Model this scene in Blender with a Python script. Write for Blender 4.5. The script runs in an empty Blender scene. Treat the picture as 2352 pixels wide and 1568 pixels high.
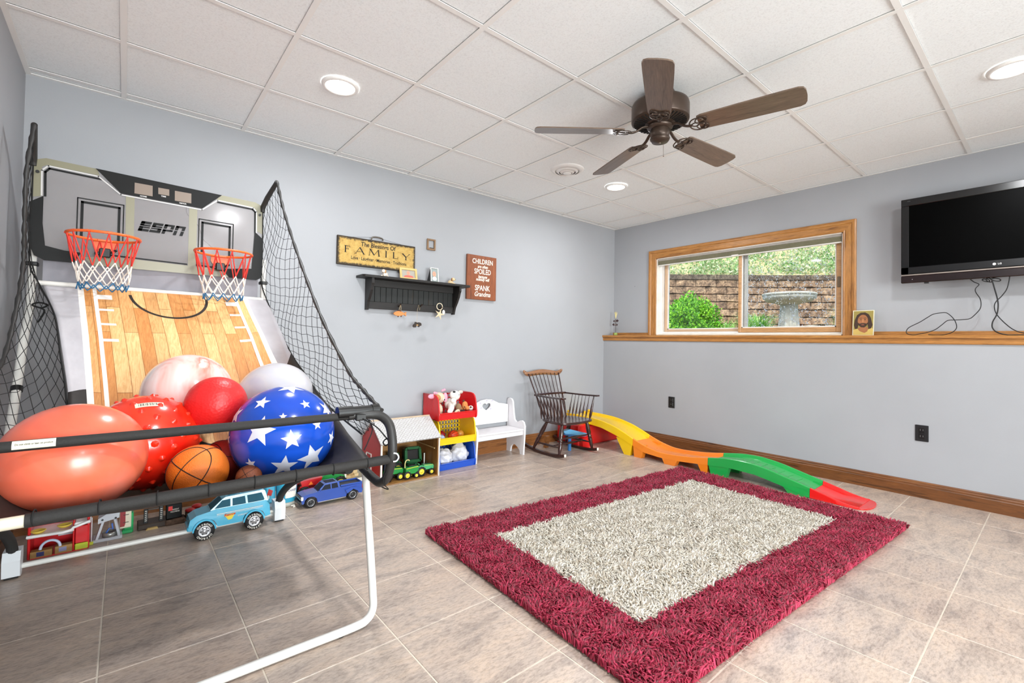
import bpy, math, random
import numpy as np
from mathutils import Vector, Matrix

rnd = random.Random(7)
PI = math.pi
S = bpy.context.scene
COL = S.collection

# ---------------------------------------------------------------- camera
cam_d = bpy.data.cameras.new('camera')
cam = bpy.data.objects.new('camera', cam_d)
COL.objects.link(cam)
S.camera = cam
cam_d.sensor_width = 36.0
cam_d.sensor_fit = 'HORIZONTAL'
cam_d.lens = 36.0 * 1066.5294 / 2352
cam_d.shift_x = -0.003938
cam_d.shift_y = -0.00814
cam_d.clip_start = 0.02
cam_d.clip_end = 200
_yaw, _pit, _rol = 0.6998, 0.0181, 0.0163
_F = Vector((math.sin(_yaw) * math.cos(_pit), math.cos(_yaw) * math.cos(_pit), math.sin(_pit)))
_r = Vector((math.cos(_yaw), -math.sin(_yaw), 0))
_u = _r.cross(_F)
_R = _r * math.cos(_rol) + _u * math.sin(_rol)
_U = -_r * math.sin(_rol) + _u * math.cos(_rol)
cm = Matrix.Identity(4)
for _i in range(3):
    cm[_i][0], cm[_i][1], cm[_i][2] = _R[_i], _U[_i], -_F[_i]
cm[0][3], cm[1][3], cm[2][3] = 0.0378, -3.4876, 1.0661
cam.matrix_world = cm

# ---------------------------------------------------------------- light and exposure
H = 2.4507           # ceiling height
LAMPS = [(0.909, -0.922), (3.333, -0.917), (3.35, -3.32), (0.91, -3.32), (3.35, -5.72), (0.91, -5.72)]
LAMP_W = 23.0        # watts per ceiling lamp
SKY_STRENGTH = 0.72
SUN_STRENGTH = 3.6
S.view_settings.view_transform = 'Standard'
S.view_settings.look = 'None'
S.view_settings.gamma = 1
S.view_settings.use_curve_mapping = False
S.view_settings.exposure = 0.0
try:
    S.cycles.max_bounces = 12
    S.cycles.diffuse_bounces = 6
    S.cycles.transparent_max_bounces = 24
    S.cycles.use_denoising = True
    S.cycles.sample_clamp_indirect = 8.0
except Exception:
    pass
wd = bpy.data.worlds.new('sky')
S.world = wd
wd.use_nodes = True
_n = wd.node_tree.nodes
_sky = _n.new('ShaderNodeTexSky')
_sky.sky_type = 'NISHITA'
_sky.sun_disc = False
_sky.sun_elevation = math.radians(52)
_sky.sun_rotation = math.radians(250)
_sky.air_density = 1.0
_sky.dust_density = 2.0
_bg = [x for x in _n if x.type == 'BACKGROUND'][0]
_bg.inputs['Strength'].default_value = SKY_STRENGTH
wd.node_tree.links.new(_sky.outputs[0], _bg.inputs['Color'])
sun_d = bpy.data.lights.new('sun', 'SUN')
sun = bpy.data.objects.new('sun', sun_d)
COL.objects.link(sun)
sun_d.energy = SUN_STRENGTH
sun_d.angle = math.radians(1.0)
sun_d.color = (1.0, 0.95, 0.86)
sun.rotation_euler = Vector((0.50, 0.35, -1.0)).to_track_quat('-Z', 'Y').to_euler()
for _k, (_x, _y) in enumerate(LAMPS):
    ld = bpy.data.lights.new('ceiling_lamp_light', 'AREA')
    ld.shape = 'DISK'
    ld.size = 0.15
    ld.energy = LAMP_W * {0: 0.88, 1: 0.88, 2: 0.72, 3: 1.7}.get(_k, 1.0)
    ld.color = (0.965, 0.98, 1.0)
    lo = bpy.data.objects.new('ceiling_lamp_light', ld)
    COL.objects.link(lo)
    lo.location = (_x, _y, H - 0.02)

# unseen fill lamp added behind the camera, standing in for daylight through an added door
dl = bpy.data.lights.new('added_rear_fill', 'AREA')
dl.shape = 'RECTANGLE'
dl.size, dl.size_y = 4.2, 2.2
dl.energy = 680
dl.color = (0.93, 0.97, 1.0)
do = bpy.data.objects.new('added_rear_fill', dl)
COL.objects.link(do)
do.location = (0.9, -8.4, 1.0)
do.rotation_euler = (math.radians(90 + 5), 0, 0)
# sampling portal for the sky seen through the basement window (gives no light of its own)
wl_ = bpy.data.lights.new('window_daylight', 'AREA')
wl_.shape = 'RECTANGLE'
wl_.size, wl_.size_y = 1.7, .75
wl_.cycles.is_portal = True
wo = bpy.data.objects.new('window_daylight', wl_)
COL.objects.link(wo)
wo.location = (4.80, -1.40, 1.62)
wo.rotation_euler = Vector((-1, 0, 0)).to_track_quat('-Z', 'Z').to_euler()

# ---------------------------------------------------------------- materials
def srgb(h):
    if isinstance(h, str):
        h = h.lstrip('#')
        h = [int(h[i:i + 2], 16) / 255 for i in (0, 2, 4)]
    return tuple((c / 12.92 if c <= 0.04045 else ((c + 0.055) / 1.055) ** 2.4) for c in h) + (1.0,)

def newmat(name):
    m = bpy.data.materials.new(name)
    m.use_nodes = True
    nt = m.node_tree
    b = [x for x in nt.nodes if x.type == 'BSDF_PRINCIPLED'][0]
    return m, nt, b

def coords(nt, kind='Object', scale=(1, 1, 1), rot=(0, 0, 0)):
    mp = nt.nodes.new('ShaderNodeMapping')
    mp.inputs['Scale'].default_value = scale
    mp.inputs['Rotation'].default_value = rot
    if kind == 'World':
        g = nt.nodes.new('ShaderNodeNewGeometry')
        nt.links.new(g.outputs['Position'], mp.inputs[0])
    else:
        t = nt.nodes.new('ShaderNodeTexCoord')
        nt.links.new(t.outputs[kind], mp.inputs[0])
    return mp.outputs[0]

def noise(nt, vec, scale, detail=4, rough=0.55, dist=0.0):
    n = nt.nodes.new('ShaderNodeTexNoise')
    n.inputs['Scale'].default_value = scale
    n.inputs['Detail'].default_value = detail
    n.inputs['Roughness'].default_value = rough
    n.inputs['Distortion'].default_value = dist
    nt.links.new(vec, n.inputs['Vector'])
    return n.outputs['Fac']

def ramp(nt, fac, stops, interp='LINEAR'):
    r = nt.nodes.new('ShaderNodeValToRGB')
    r.color_ramp.interpolation = interp
    el = r.color_ramp.elements
    while len(el) < len(stops):
        el.new(0.5)
    for e, (p, c) in zip(el, stops):
        e.position = p
        e.color = srgb(c) if isinstance(c, str) else (c if len(c) == 4 else tuple(c) + (1.0,))
    nt.links.new(fac, r.inputs[0])
    return r.outputs[0]

def mix(nt, a, b, fac, mode='MIX'):
    m = nt.nodes.new('ShaderNodeMix')
    m.data_type = 'RGBA'
    m.blend_type = mode
    for sock, val in ((m.inputs[6], a), (m.inputs[7], b), (m.inputs[0], fac)):
        if isinstance(val, (int, float)):
            sock.default_value = val
        elif isinstance(val, (tuple, list)):
            sock.default_value = val
        else:
            nt.links.new(val, sock)
    return m.outputs[2]

def bumpit(nt, b, h, strength=0.3, dist=0.01):
    bp = nt.nodes.new('ShaderNodeBump')
    bp.inputs['Strength'].default_value = strength
    bp.inputs['Distance'].default_value = dist
    nt.links.new(h, bp.inputs['Height'])
    nt.links.new(bp.outputs[0], b.inputs['Normal'])

_mc = {}
def M(name, col, rough=0.5, metal=0.0, spec=0.5, coat=0.0, var=None, bump=None, kind='Object', emit=None, trans=0.0, alpha=1.0, sss=0.0):
    """plain material: colour, gloss, a little procedural colour variation and relief"""
    if name in _mc:
        return _mc[name]
    m, nt, b = newmat(name)
    c = srgb(col)
    b.inputs['Base Color'].default_value = c
    b.inputs['Roughness'].default_value = rough
    b.inputs['Metallic'].default_value = metal
    b.inputs['Specular IOR Level'].default_value = spec
    b.inputs['Coat Weight'].default_value = coat
    if coat:
        b.inputs['Coat Roughness'].default_value = 0.12
    b.inputs['Transmission Weight'].default_value = trans
    b.inputs['Alpha'].default_value = alpha
    if var is None and emit is None:
        var = (9.0, 0.10, (1, 1, 1))
    if var:
        sc, am, st = var
        f = noise(nt, coords(nt, kind, st), sc)
        lo = tuple(x * (1 - am) for x in c[:3]) + (1,)
        hi = tuple(min(1, x * (1 + am)) for x in c[:3]) + (1,)
        nt.links.new(ramp(nt, f, [(0.3, lo), (0.7, hi)]), b.inputs['Base Color'])
    if bump:
        sc, strg = bump[0], bump[1]
        f = noise(nt, coords(nt, kind, bump[2] if len(bump) > 2 else (1, 1, 1)), sc, 3)
        bumpit(nt, b, f, strg, 0.004)
    if emit:
        b.inputs['Emission Color'].default_value = srgb(emit[0])
        b.inputs['Emission Strength'].default_value = emit[1]
    _mc[name] = m
    return m

def wood(name, dark, mid, light, axis='X', rough=0.4, scale=1.0, coat=0.15, kind='World'):
    if name in _mc:
        return _mc[name]
    m, nt, b = newmat(name)
    st = {'X': (0.9, 14, 14), 'Y': (14, 0.9, 14), 'Z': (14, 14, 0.9)}[axis]
    st = tuple(x * scale for x in st)
    v = coords(nt, kind, st)
    f = noise(nt, v, 3.0, 6, 0.6, 0.6)
    c = ramp(nt, f, [(0.30, dark), (0.46, mid), (0.62, mid), (0.78, light)])
    st2 = tuple(x * 4 for x in st)
    g = noise(nt, coords(nt, kind, st2), 4.0, 3, 0.7)
    c = mix(nt, c, ramp(nt, g, [(0.35, '#8a8a8a'), (0.6, '#ffffff')]), 0.45, 'MULTIPLY')
    nt.links.new(c, b.inputs['Base Color'])
    b.inputs['Roughness'].default_value = rough
    b.inputs['Coat Weight'].default_value = coat
    b.inputs['Coat Roughness'].default_value = 0.2
    bumpit(nt, b, g, 0.12, 0.002)
    _mc[name] = m
    return m

# ---------------------------------------------------------------- mesh builder
class MB:
    def __init__(s, mat=None):
        s.v, s.f, s.mi, s.sm, s.mats = [], [], [], [], []
        s.cur = 0
        s.xf = None
        if mat:
            s.mat(mat)
    def mat(s, m):
        if m not in s.mats:
            s.mats.append(m)
        s.cur = s.mats.index(m)
        return s
    def add(s, vs, fs, smooth=False):
        o = len(s.v)
        if s.xf is not None:
            vs = [tuple(s.xf @ Vector(p)) for p in vs]
        s.v.extend([tuple(p) for p in vs])
        for f in fs:
            s.f.append(tuple(i + o for i in f))
            s.mi.append(s.cur)
            s.sm.append(smooth)
        return s
    def box(s, x0, x1, y0, y1, z0, z1, b=0.0):
        if b <= 0:
            vs = [(x, y, z) for z in (z0, z1) for y in (y0, y1) for x in (x0, x1)]
            return s.add(vs, [(0, 2, 3, 1), (4, 5, 7, 6), (0, 1, 5, 4), (2, 6, 7, 3), (0, 4, 6, 2), (1, 3, 7, 5)])
        c = ((x0 + x1) / 2, (y0 + y1) / 2, (z0 + z1) / 2)
        h = (abs(x1 - x0) / 2, abs(y1 - y0) / 2, abs(z1 - z0) / 2)
        b = min(b, min(h) * 0.95)
        vs, ix = [], {}
        for sx in (-1, 1):
            for sy in (-1, 1):
                for sz in (-1, 1):
                    for a in range(3):
                        d = [h[0] - b, h[1] - b, h[2] - b]
                        d[a] = h[a]
                        ix[(sx, sy, sz, a)] = len(vs)
                        vs.append((c[0] + sx * d[0], c[1] + sy * d[1], c[2] + sz * d[2]))
        fs = []
        def quad(k, flip):
            fs.append(tuple(reversed(k)) if flip else tuple(k))
        for sg in (-1, 1):
            quad([ix[(sg, -1, -1, 0)], ix[(sg, 1, -1, 0)], ix[(sg, 1, 1, 0)], ix[(sg, -1, 1, 0)]], sg < 0)
            quad([ix[(-1, sg, -1, 1)], ix[(-1, sg, 1, 1)], ix[(1, sg, 1, 1)], ix[(1, sg, -1, 1)]], sg < 0)
            quad([ix[(-1, -1, sg, 2)], ix[(1, -1, sg, 2)], ix[(1, 1, sg, 2)], ix[(-1, 1, sg, 2)]], sg < 0)
        for a in (-1, 1):
            for d in (-1, 1):
                quad([ix[(a, d, -1, 0)], ix[(a, d, -1, 1)], ix[(a, d, 1, 1)], ix[(a, d, 1, 0)]], a * d < 0)
                quad([ix[(a, -1, d, 2)], ix[(a, -1, d, 0)], ix[(a, 1, d, 0)], ix[(a, 1, d, 2)]], a * d < 0)
                quad([ix[(-1, a, d, 1)], ix[(-1, a, d, 2)], ix[(1, a, d, 2)], ix[(1, a, d, 1)]], a * d < 0)
        for sx in (-1, 1):
            for sy in (-1, 1):
                for sz in (-1, 1):
                    quad([ix[(sx, sy, sz, 0)], ix[(sx, sy, sz, 1)], ix[(sx, sy, sz, 2)]], sx * sy * sz < 0)
        return s.add(vs, fs)
    def bar(s, p0, p1, w, h, up=(0, 0, 1)):
        """rectangular bar from p0 to p1"""
        p0, p1 = Vector(p0), Vector(p1)
        d = (p1 - p0).normalized()
        a = d.cross(Vector(up))
        if a.length < 1e-5:
            a = d.cross(Vector((1, 0, 0)))
        a.normalize()
        c = a.cross(d)
        vs = [p + a * (i * w / 2) + c * (j * h / 2) for p in (p0, p1) for i, j in ((-1, -1), (1, -1), (1, 1), (-1, 1))]
        return s.add(vs, [(0, 3, 2, 1), (4, 5, 6, 7), (0, 1, 5, 4), (1, 2, 6, 5), (2, 3, 7, 6), (3, 0, 4, 7)])
    def tube(s, pts, r, n=8, closed=False, caps=True, flat=1.0):
        pts = [Vector(p) for p in pts]
        k = len(pts)
        if not isinstance(r, (list, tuple)):
            r = [r] * k
        t0 = (pts[1] - pts[0]).normalized()
        ref = Vector((0, 0, 1)) if abs(t0.z) < 0.9 else Vector((1, 0, 0))
        a = t0.cross(ref).normalized()
        vs, fs = [], []
        for i in range(k):
            if closed:
                t = (pts[(i + 1) % k] - pts[i - 1]).normalized()
            else:
                t = (pts[min(i + 1, k - 1)] - pts[max(i - 1, 0)])
                t = t.normalized() if t.length > 1e-9 else t0
            a = (a - t * a.dot(t))
            a = a.normalized() if a.length > 1e-6 else t.orthogonal().normalized()
            b = t.cross(a)
            for j in range(n):
                an = 2 * PI * j / n
                vs.append(pts[i] + a * (math.cos(an) * r[i]) + b * (math.sin(an) * r[i] * flat))
        m = k if closed else k - 1
        for i in range(m):
            for j in range(n):
                p, q = i * n, ((i + 1) % k) * n
                fs.append((p + j, p + (j + 1) % n, q + (j + 1) % n, q + j))
        s.add(vs, fs, n > 4)
        if caps and not closed:
            s.add(vs[:n], [tuple(range(n - 1, -1, -1))])
            s.add(vs[-n:], [tuple(range(n))])
        return s
    def cyl(s, p0, p1, r, r1=None, n=16, caps=True):
        return s.tube([p0, p1], [r, r if r1 is None else r1], n, caps=caps)
    def lathe(s, prof, c=(0, 0, 0), n=24, axis='Z', smooth=True, a0=0.0, a1=2 * PI):
        full = abs(a1 - a0 - 2 * PI) < 1e-6
        vs, fs = [], []
        m = n if full else n + 1
        for (r, z) in prof:
            for j in range(m):
                an = a0 + (a1 - a0) * j / n
                x, y = r * math.cos(an), r * math.sin(an)
                p = {'Z': (x, y, z), 'X': (z, x, y), 'Y': (y, z, x)}[axis]
                vs.append((p[0] + c[0], p[1] + c[1], p[2] + c[2]))
        for i in range(len(prof) - 1):
            for j in range(n):
                k = (j + 1) % m
                fs.append((i * m + j, i * m + k, (i + 1) * m + k, (i + 1) * m + j))
        return s.add(vs, fs, smooth)
    def ball(s, c, r, nu=24, nv=14, fn=None):
        if not isinstance(r, (tuple, list)):
            r = (r, r, r)
        vs, fs = [], []
        for i in range(1, nv):
            ph = PI * i / nv
            for j in range(nu):
                th = 2 * PI * j / nu
                d = Vector((math.sin(ph) * math.cos(th), math.sin(ph) * math.sin(th), math.cos(ph)))
                k = fn(d) if fn else 1.0
                vs.append((c[0] + d.x * r[0] * k, c[1] + d.y * r[1] * k, c[2] + d.z * r[2] * k))
        top, bot = len(vs), len(vs) + 1
        vs.append((c[0], c[1], c[2] + r[2] * (fn(Vector((0, 0, 1))) if fn else 1)))
        vs.append((c[0], c[1], c[2] - r[2] * (fn(Vector((0, 0, -1))) if fn else 1)))
        for i in range(nv - 2):
            for j in range(nu):
                k = (j + 1) % nu
                fs.append((i * nu + j, (i + 1) * nu + j, (i + 1) * nu + k, i * nu + k))
        for j in range(nu):
            k = (j + 1) % nu
            fs.append((top, j, k))
            fs.append((bot, (nv - 2) * nu + k, (nv - 2) * nu + j))
        return s.add(vs, fs, True)
    def prism(s, poly, h0, h1, fn=lambda a, b, h: (a, b, h), smooth=False):
        n = len(poly)
        ar = sum(poly[i][0] * poly[(i + 1) % n][1] - poly[(i + 1) % n][0] * poly[i][1] for i in range(n))
        if ar < 0:
            poly = poly[::-1]
        lo = [fn(a, b, h0) for a, b in poly]
        hi = [fn(a, b, h1) for a, b in poly]
        s.add(lo, [tuple(range(n - 1, -1, -1))])
        s.add(hi, [tuple(range(n))])
        return s.add(lo + hi, [(i, (i + 1) % n, n + (i + 1) % n, n + i) for i in range(n)], smooth)
    def grid(s, fn, nu, nv, wu=False, smooth=True):
        vs = [fn(i / nu, j / nv) for j in range(nv + 1) for i in range(nu + (0 if wu else 1))]
        w = nu + (0 if wu else 1)
        fs = [(j * w + i, j * w + (i + 1) % w, (j + 1) * w + (i + 1) % w, (j + 1) * w + i) for j in range(nv) for i in range(nu)]
        return s.add(vs, fs, smooth)
    def text(s, t, size, fn, depth=0.001, bold=0.0, shear=0.0, spacing=1.0, xs=1.0, align='CENTER'):
        cu = bpy.data.curves.new('t', 'FONT')
        cu.body = t
        cu.size = size
        cu.offset = bold
        cu.shear = shear
        cu.space_character = spacing
        cu.align_x = align
        cu.align_y = 'CENTER'
        cu.resolution_u = 3
        ob = bpy.data.objects.new('t', cu)
        COL.objects.link(ob)
        me = bpy.data.meshes.new_from_object(ob.evaluated_get(bpy.context.evaluated_depsgraph_get()))
        vs = [fn(v.co.x * xs, v.co.y, depth) for v in me.vertices]
        fs = [tuple(p.vertices) for p in me.polygons]
        bpy.data.objects.remove(ob)
        bpy.data.curves.remove(cu)
        bpy.data.meshes.remove(me)
        if fs:
            n = (Vector(vs[fs[0][1]]) - Vector(vs[fs[0][0]])).cross(Vector(vs[fs[0][2]]) - Vector(vs[fs[0][1]]))
            k = Vector(fn(0, 0, 1)) - Vector(fn(0, 0, 0))
            if n.dot(k) < 0:
                fs = [tuple(reversed(f)) for f in fs]
        return s.add(vs, fs)
    def mesh(s, name):
        me = bpy.data.meshes.new(name)
        me.from_pydata(s.v, [], s.f)
        for m in s.mats:
            me.materials.append(m)
        me.polygons.foreach_set('material_index', s.mi)
        me.polygons.foreach_set('use_smooth', s.sm)
        me.update()
        return me

def parent_inv(p):
    m = Matrix.Identity(4)
    while p is not None:
        m = p.matrix_basis @ m
        p = p.parent
    return m.inverted()

def tag(o, label=None, cat=None, group=None, kind=None):
    if label: o['label'] = label
    if cat: o['category'] = cat
    if group: o['group'] = group
    if kind: o['kind'] = kind
    return o

def obj(name, mb, parent=None, world=False, label=None, cat=None, group=None, kind=None):
    """link one mesh object; world=True when its points are given in room coordinates"""
    if world and parent is not None:
        inv = parent_inv(parent)
        mb.v = [tuple(inv @ Vector(p)) for p in mb.v]
    o = bpy.data.objects.new(name, mb.mesh(name))
    COL.objects.link(o)
    o.parent = parent
    return tag(o, label, cat, group, kind)

def thing(name, label, cat, loc=(0, 0, 0), rz=0.0, group=None, kind=None):
    o = bpy.data.objects.new(name, None)
    COL.objects.link(o)
    o.empty_display_size = 0.05
    o.location = loc
    o.rotation_euler = (0, 0, rz)
    return tag(o, label, cat, group, kind)

def kids(o):
    return [c for c in COL.objects if c.parent == o]

def copy_tree(o, parent=None):
    c = o.copy()
    COL.objects.link(c)
    c.parent = parent
    for k in kids(o):
        copy_tree(k, c)
    return c

def catmull(pts, n=6, closed=False):
    P = [Vector(p) for p in pts]
    k = len(P)
    out = []
    for i in range(k if closed else k - 1):
        a = P[(i - 1) % k] if closed or i > 0 else P[0]
        b, c = P[i], P[(i + 1) % k]
        d = P[(i + 2) % k] if closed or i + 2 < k else P[-1]
        for j in range(n):
            t = j / n
            out.append(0.5 * ((2 * b) + (c - a) * t + (2 * a - 5 * b + 4 * c - d) * t * t + (3 * b - a - 3 * c + d) * t ** 3))
    if not closed:
        out.append(P[-1])
    return out

def lerp_tab(tab, x):
    if x <= tab[0][0]: return tab[0][1]
    for (a, va), (b, vb) in zip(tab, tab[1:]):
        if x <= b:
            return va + (vb - va) * (x - a) / (b - a)
    return tab[-1][1]
# ================================================================ ROOM
XL, XR, XW, YB, YF = -0.400, 4.600, 4.415, 0.083, -6.50   # left wall, upper right wall, lower right wall, back wall, wall behind the camera

def wallmat():
    m, nt, b = newmat('wall_paint')
    f = noise(nt, coords(nt, 'World'), 1.3, 3)
    c = ramp(nt, f, [(0.3, '#a2a4a8'), (0.7, '#a8aaae')])
    nt.links.new(c, b.inputs['Base Color'])
    b.inputs['Roughness'].default_value = 0.62
    b.inputs['Specular IOR Level'].default_value = 0.3
    bumpit(nt, b, noise(nt, coords(nt, 'World'), 140, 3), 0.12, 0.002)
    return m
WALL = wallmat()

def tilemat():
    m, nt, b = newmat('floor_tile_stone')
    v = coords(nt, 'World', (1, 1, 1), (0, 0, 0.5))
    big = noise(nt, v, 1.6, 3, 0.6)
    med = noise(nt, coords(nt, 'World', (1, 2.8, 1), (0, 0, 0.6)), 4.2, 9, 0.74, 0.5)
    fine = noise(nt, coords(nt, 'World', (1, 2.6, 1), (0, 0, 0.6)), 38, 6, 0.75)
    c1 = ramp(nt, med, [(0.26, '#807a76'), (0.40, '#a69588'), (0.50, '#c4b1a1'), (0.60, '#cfb8a3'), (0.76, '#dad2ca')])
    c2 = ramp(nt, big, [(0.35, '#cab5a4'), (0.65, '#bab5b2')])
    c = mix(nt, c1, c2, 0.22)
    c = mix(nt, c, ramp(nt, fine, [(0.33, '#a39c96'), (0.55, '#ffffff')]), 0.6, 'MULTIPLY')
    oi = nt.nodes.new('ShaderNodeObjectInfo')
    c = mix(nt, c, ramp(nt, oi.outputs['Random'], [(0.0, '#e6e4e6'), (1.0, '#ffffff')]), 0.7, 'MULTIPLY')
    nt.links.new(c, b.inputs['Base Color'])
    r = ramp(nt, med, [(0.3, (0.40, 0.40, 0.40)), (0.7, (0.28, 0.28, 0.28))])
    nt.links.new(r, b.inputs['Roughness'])
    b.inputs['IOR'].default_value = 1.58
    bumpit(nt, b, noise(nt, coords(nt, 'World'), 34, 6, 0.65), 0.10, 0.005)
    return m
TILE = tilemat()
GROUT = M('grout', '#d6cbbb', 0.8, bump=(90, 0.4))

def ceilmat():
    m, nt, b = newmat('ceiling_panel_fibre')
    f = noise(nt, coords(nt, 'World'), 150, 4, 0.7)
    c = ramp(nt, f, [(0.30, '#e4e7e8'), (0.5, '#f3f7f8'), (0.8, '#f6fafb')])
    nt.links.new(c, b.inputs['Base Color'])
    b.inputs['Roughness'].default_value = 0.9
    bumpit(nt, b, f, 0.35, 0.003)
    return m
CEIL = ceilmat()
TEE = M('white_enamel_steel', '#f1f0ed', 0.35, var=(3, 0.02, (1, 1, 1)))

# floor: slab with the tiles as pieces
fl = obj('floor', MB(GROUT).box(XL, XR + 0.15, YF, YB, -0.08, -0.0014), kind='structure')
SP, OX, OY, TH = 0.4057, -0.003, -0.7256, -0.0048
tile_me = MB(TILE).box(-SP / 2 + .0017, SP / 2 - .0017, -SP / 2 + .0017, SP / 2 - .0017, -0.008, 0.0, 0.0018).mesh('floor_tile')
def clipped_tile(x0, x1, y0, y1):
    return MB(TILE).box(x0, x1, y0, y1, -0.008, 0.0, 0.0018)
for i in range(-1, 11):
    for j in range(-2, 15):
        x0, x1 = OX + SP * i + .0017, OX + SP * (i + 1) - .0017
        y1, y0 = OY - SP * j - .0017, OY - SP * (j + 1) + .0017
        cx0, cx1, cy0, cy1 = max(x0, XL), min(x1, XW), max(y0, YF), min(y1, YB)
        if cx1 - cx0 < 0.01 or cy1 - cy0 < 0.01:
            continue
        if (cx0, cx1, cy0, cy1) == (x0, x1, y0, y1):
            t = bpy.data.objects.new('floor_tile', tile_me)
            COL.objects.link(t)
            t.parent = fl
            t.location = ((x0 + x1) / 2, (y0 + y1) / 2, 0)
        else:
            obj('floor_tile', clipped_tile(cx0, cx1, cy0, cy1), fl)

# ceiling: slab above, lay-in panels and the steel grid
ce = obj('ceiling', MB(M('ceiling_deck', '#8a8884', 0.9)).box(XL - .1, XR + 0.2, YF - .1, YB + .1, H + 0.03, H + 0.13), kind='structure')
G = 0.6096
panel_me = MB(CEIL).box(-G / 2 + .010, G / 2 - .010, -G / 2 + .010, G / 2 - .010, 0.006, 0.022, 0.002).mesh('ceiling_panel')
for i in range(-1, 8):
    for j in range(-1, 11):
        x0, x1, y1, y0 = i * G + .010, (i + 1) * G - .010, -j * G - .010, -(j + 1) * G + .010
        c = (max(x0, XL + .004), min(x1, XR - .004), max(y0, YF), min(y1, YB - .002))
        if c[1] - c[0] < .02 or c[3] - c[2] < .02:
            continue
        if c == (x0, x1, y0, y1):
            t = bpy.data.objects.new('ceiling_panel', panel_me)
            COL.objects.link(t)
            t.parent = ce
            t.location = ((x0 + x1) / 2, (y0 + y1) / 2, H)
        else:
            obj('ceiling_panel', MB(CEIL).box(c[0], c[1], c[2], c[3], H + .006, H + .022, .002), ce)
for i in range(0, 8):
    obj('grid_runner', MB(TEE).box(i * G - .012, i * G + .012, YF, YB, H, H + .0035).box(i * G - .001, i * G + .001, YF, YB, H + .0035, H + .03), ce)
for j in range(0, 11):
    mb = MB(TEE)
    for i in range(-1, 8):
        a, b_ = max(i * G + .012, XL), min((i + 1) * G - .012, XR)
        mb.box(a, b_, -j * G - .012, -j * G + .012, H + .0004, H + .0036)
    obj('grid_cross_runner', mb, ce)
ang = MB(TEE)
ang.box(XL, XR, YB - .020, YB, H - .0006, H + .003)
ang.box(XL, XL + .022, YF, YB, H - .0008, H + .0028)
ang.box(XR - .020, XR, YF, YB, H - .0008, H + .0028)
obj('wall_angle', ang, ce)

# walls
obj('wall_back', MB(WALL).box(XL - .1, XR + .25, YB, YB + .12, 0, H + .05), kind='structure')
obj('wall_left', MB(WALL).box(XL - .12, XL, YF, YB, 0, H + .05), kind='structure')
# wall behind the camera with an opening for an added glazed door
DX0, DX1, DZ = -0.25, 2.75, 2.10
mb = MB(WALL)
mb.box(XL - .1, DX0, YF - .12, YF, 0, H + .05).box(DX1, XR + .25, YF - .12, YF, 0, H + .05).box(DX0, DX1, YF - .12, YF, DZ, H + .05)
obj('wall_front', mb, kind='structure')
WH = M('white_vinyl', '#eceae6', 0.35)
def glassmat(name, spots=False):
    m, nt, b = newmat(name)
    out = [x for x in nt.nodes if x.type == 'OUTPUT_MATERIAL'][0]
    tr = nt.nodes.new('ShaderNodeBsdfTransparent')
    gl = nt.nodes.new('ShaderNodeBsdfGlossy')
    gl.inputs['Roughness'].default_value = 0.02
    fr = nt.nodes.new('ShaderNodeFresnel')
    fr.inputs[0].default_value = 1.35
    mx = nt.nodes.new('ShaderNodeMixShader')
    tr.inputs[0].default_value = (0.97, 0.98, 0.97, 1)
    nt.links.new(fr.outputs[0], mx.inputs[0])
    nt.links.new(tr.outputs[0], mx.inputs[1])
    nt.links.new(gl.outputs[0], mx.inputs[2])
    last = mx.outputs[0]
    if spots:   # dried hard-water spots
        vo = nt.nodes.new('ShaderNodeTexVoronoi')
        vo.inputs['Scale'].default_value = 75
        nt.links.new(coords(nt, 'World'), vo.inputs['Vector'])
        vc = ramp(nt, noise(nt, coords(nt, 'World'), 30, 2), [(0.38, (0, 0, 0)), (0.62, (.36, .36, .36))])
        lt = nt.nodes.new('ShaderNodeMath')
        lt.operation = 'LESS_THAN'
        nt.links.new(vo.outputs['Distance'], lt.inputs[0])
        nt.links.new(vc, lt.inputs[1])
        ml = nt.nodes.new('ShaderNodeMath')
        ml.operation = 'MULTIPLY'
        ml.inputs[1].default_value = 1.0
        nt.links.new(lt.outputs[0], ml.inputs[0])
        tl = nt.nodes.new('ShaderNodeBsdfTranslucent')
        tl.inputs[0].default_value = (0.98, 0.98, 0.97, 1)
        m2 = nt.nodes.new('ShaderNodeMixShader')
        nt.links.new(ml.outputs[0], m2.inputs[0])
        nt.links.new(last, m2.inputs[1])
        nt.links.new(tl.outputs[0], m2.inputs[2])
        last = m2.outputs[0]
    nt.links.new(last, out.inputs[0])
    return m
GLASS = glassmat('clear_glass')
GLASS_S = glassmat('water_spotted_glass', True)
obj('added_bounce_slab', MB(M('bounce_slab_concrete', '#b9b4aa', .9, kind='World')).box(-4, 9, YF - 9, YF - .12, -.15, -.02), kind='structure')  # unseen slab added to bounce sunlight up to the ceiling
d = thing('added_door_1', None, None, (DX0, YF, 0), kind='structure')  # unseen door added as a way in for the fill light
mb = MB(WH)
for a, b_ in ((DX0, DX0 + .06), (DX1 - .06, DX1), ((DX0 + DX1) / 2 - .05, (DX0 + DX1) / 2 + .05)):
    mb.box(a, b_, YF - .09, YF - .02, 0, DZ, .004)
mb.box(DX0, DX1, YF - .09, YF - .02, DZ - .07, DZ, .004).box(DX0, DX1, YF - .09, YF - .02, 0, .09, .004)
obj('added_door_frame', mb, d, True)
for a, b_ in ((DX0 + .06, (DX0 + DX1) / 2 - .05), ((DX0 + DX1) / 2 + .05, DX1 - .06)):
    obj('added_door_pane', MB(GLASS).box(a, b_, YF - .058, YF - .052, .09, DZ - .07), d, True)

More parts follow.
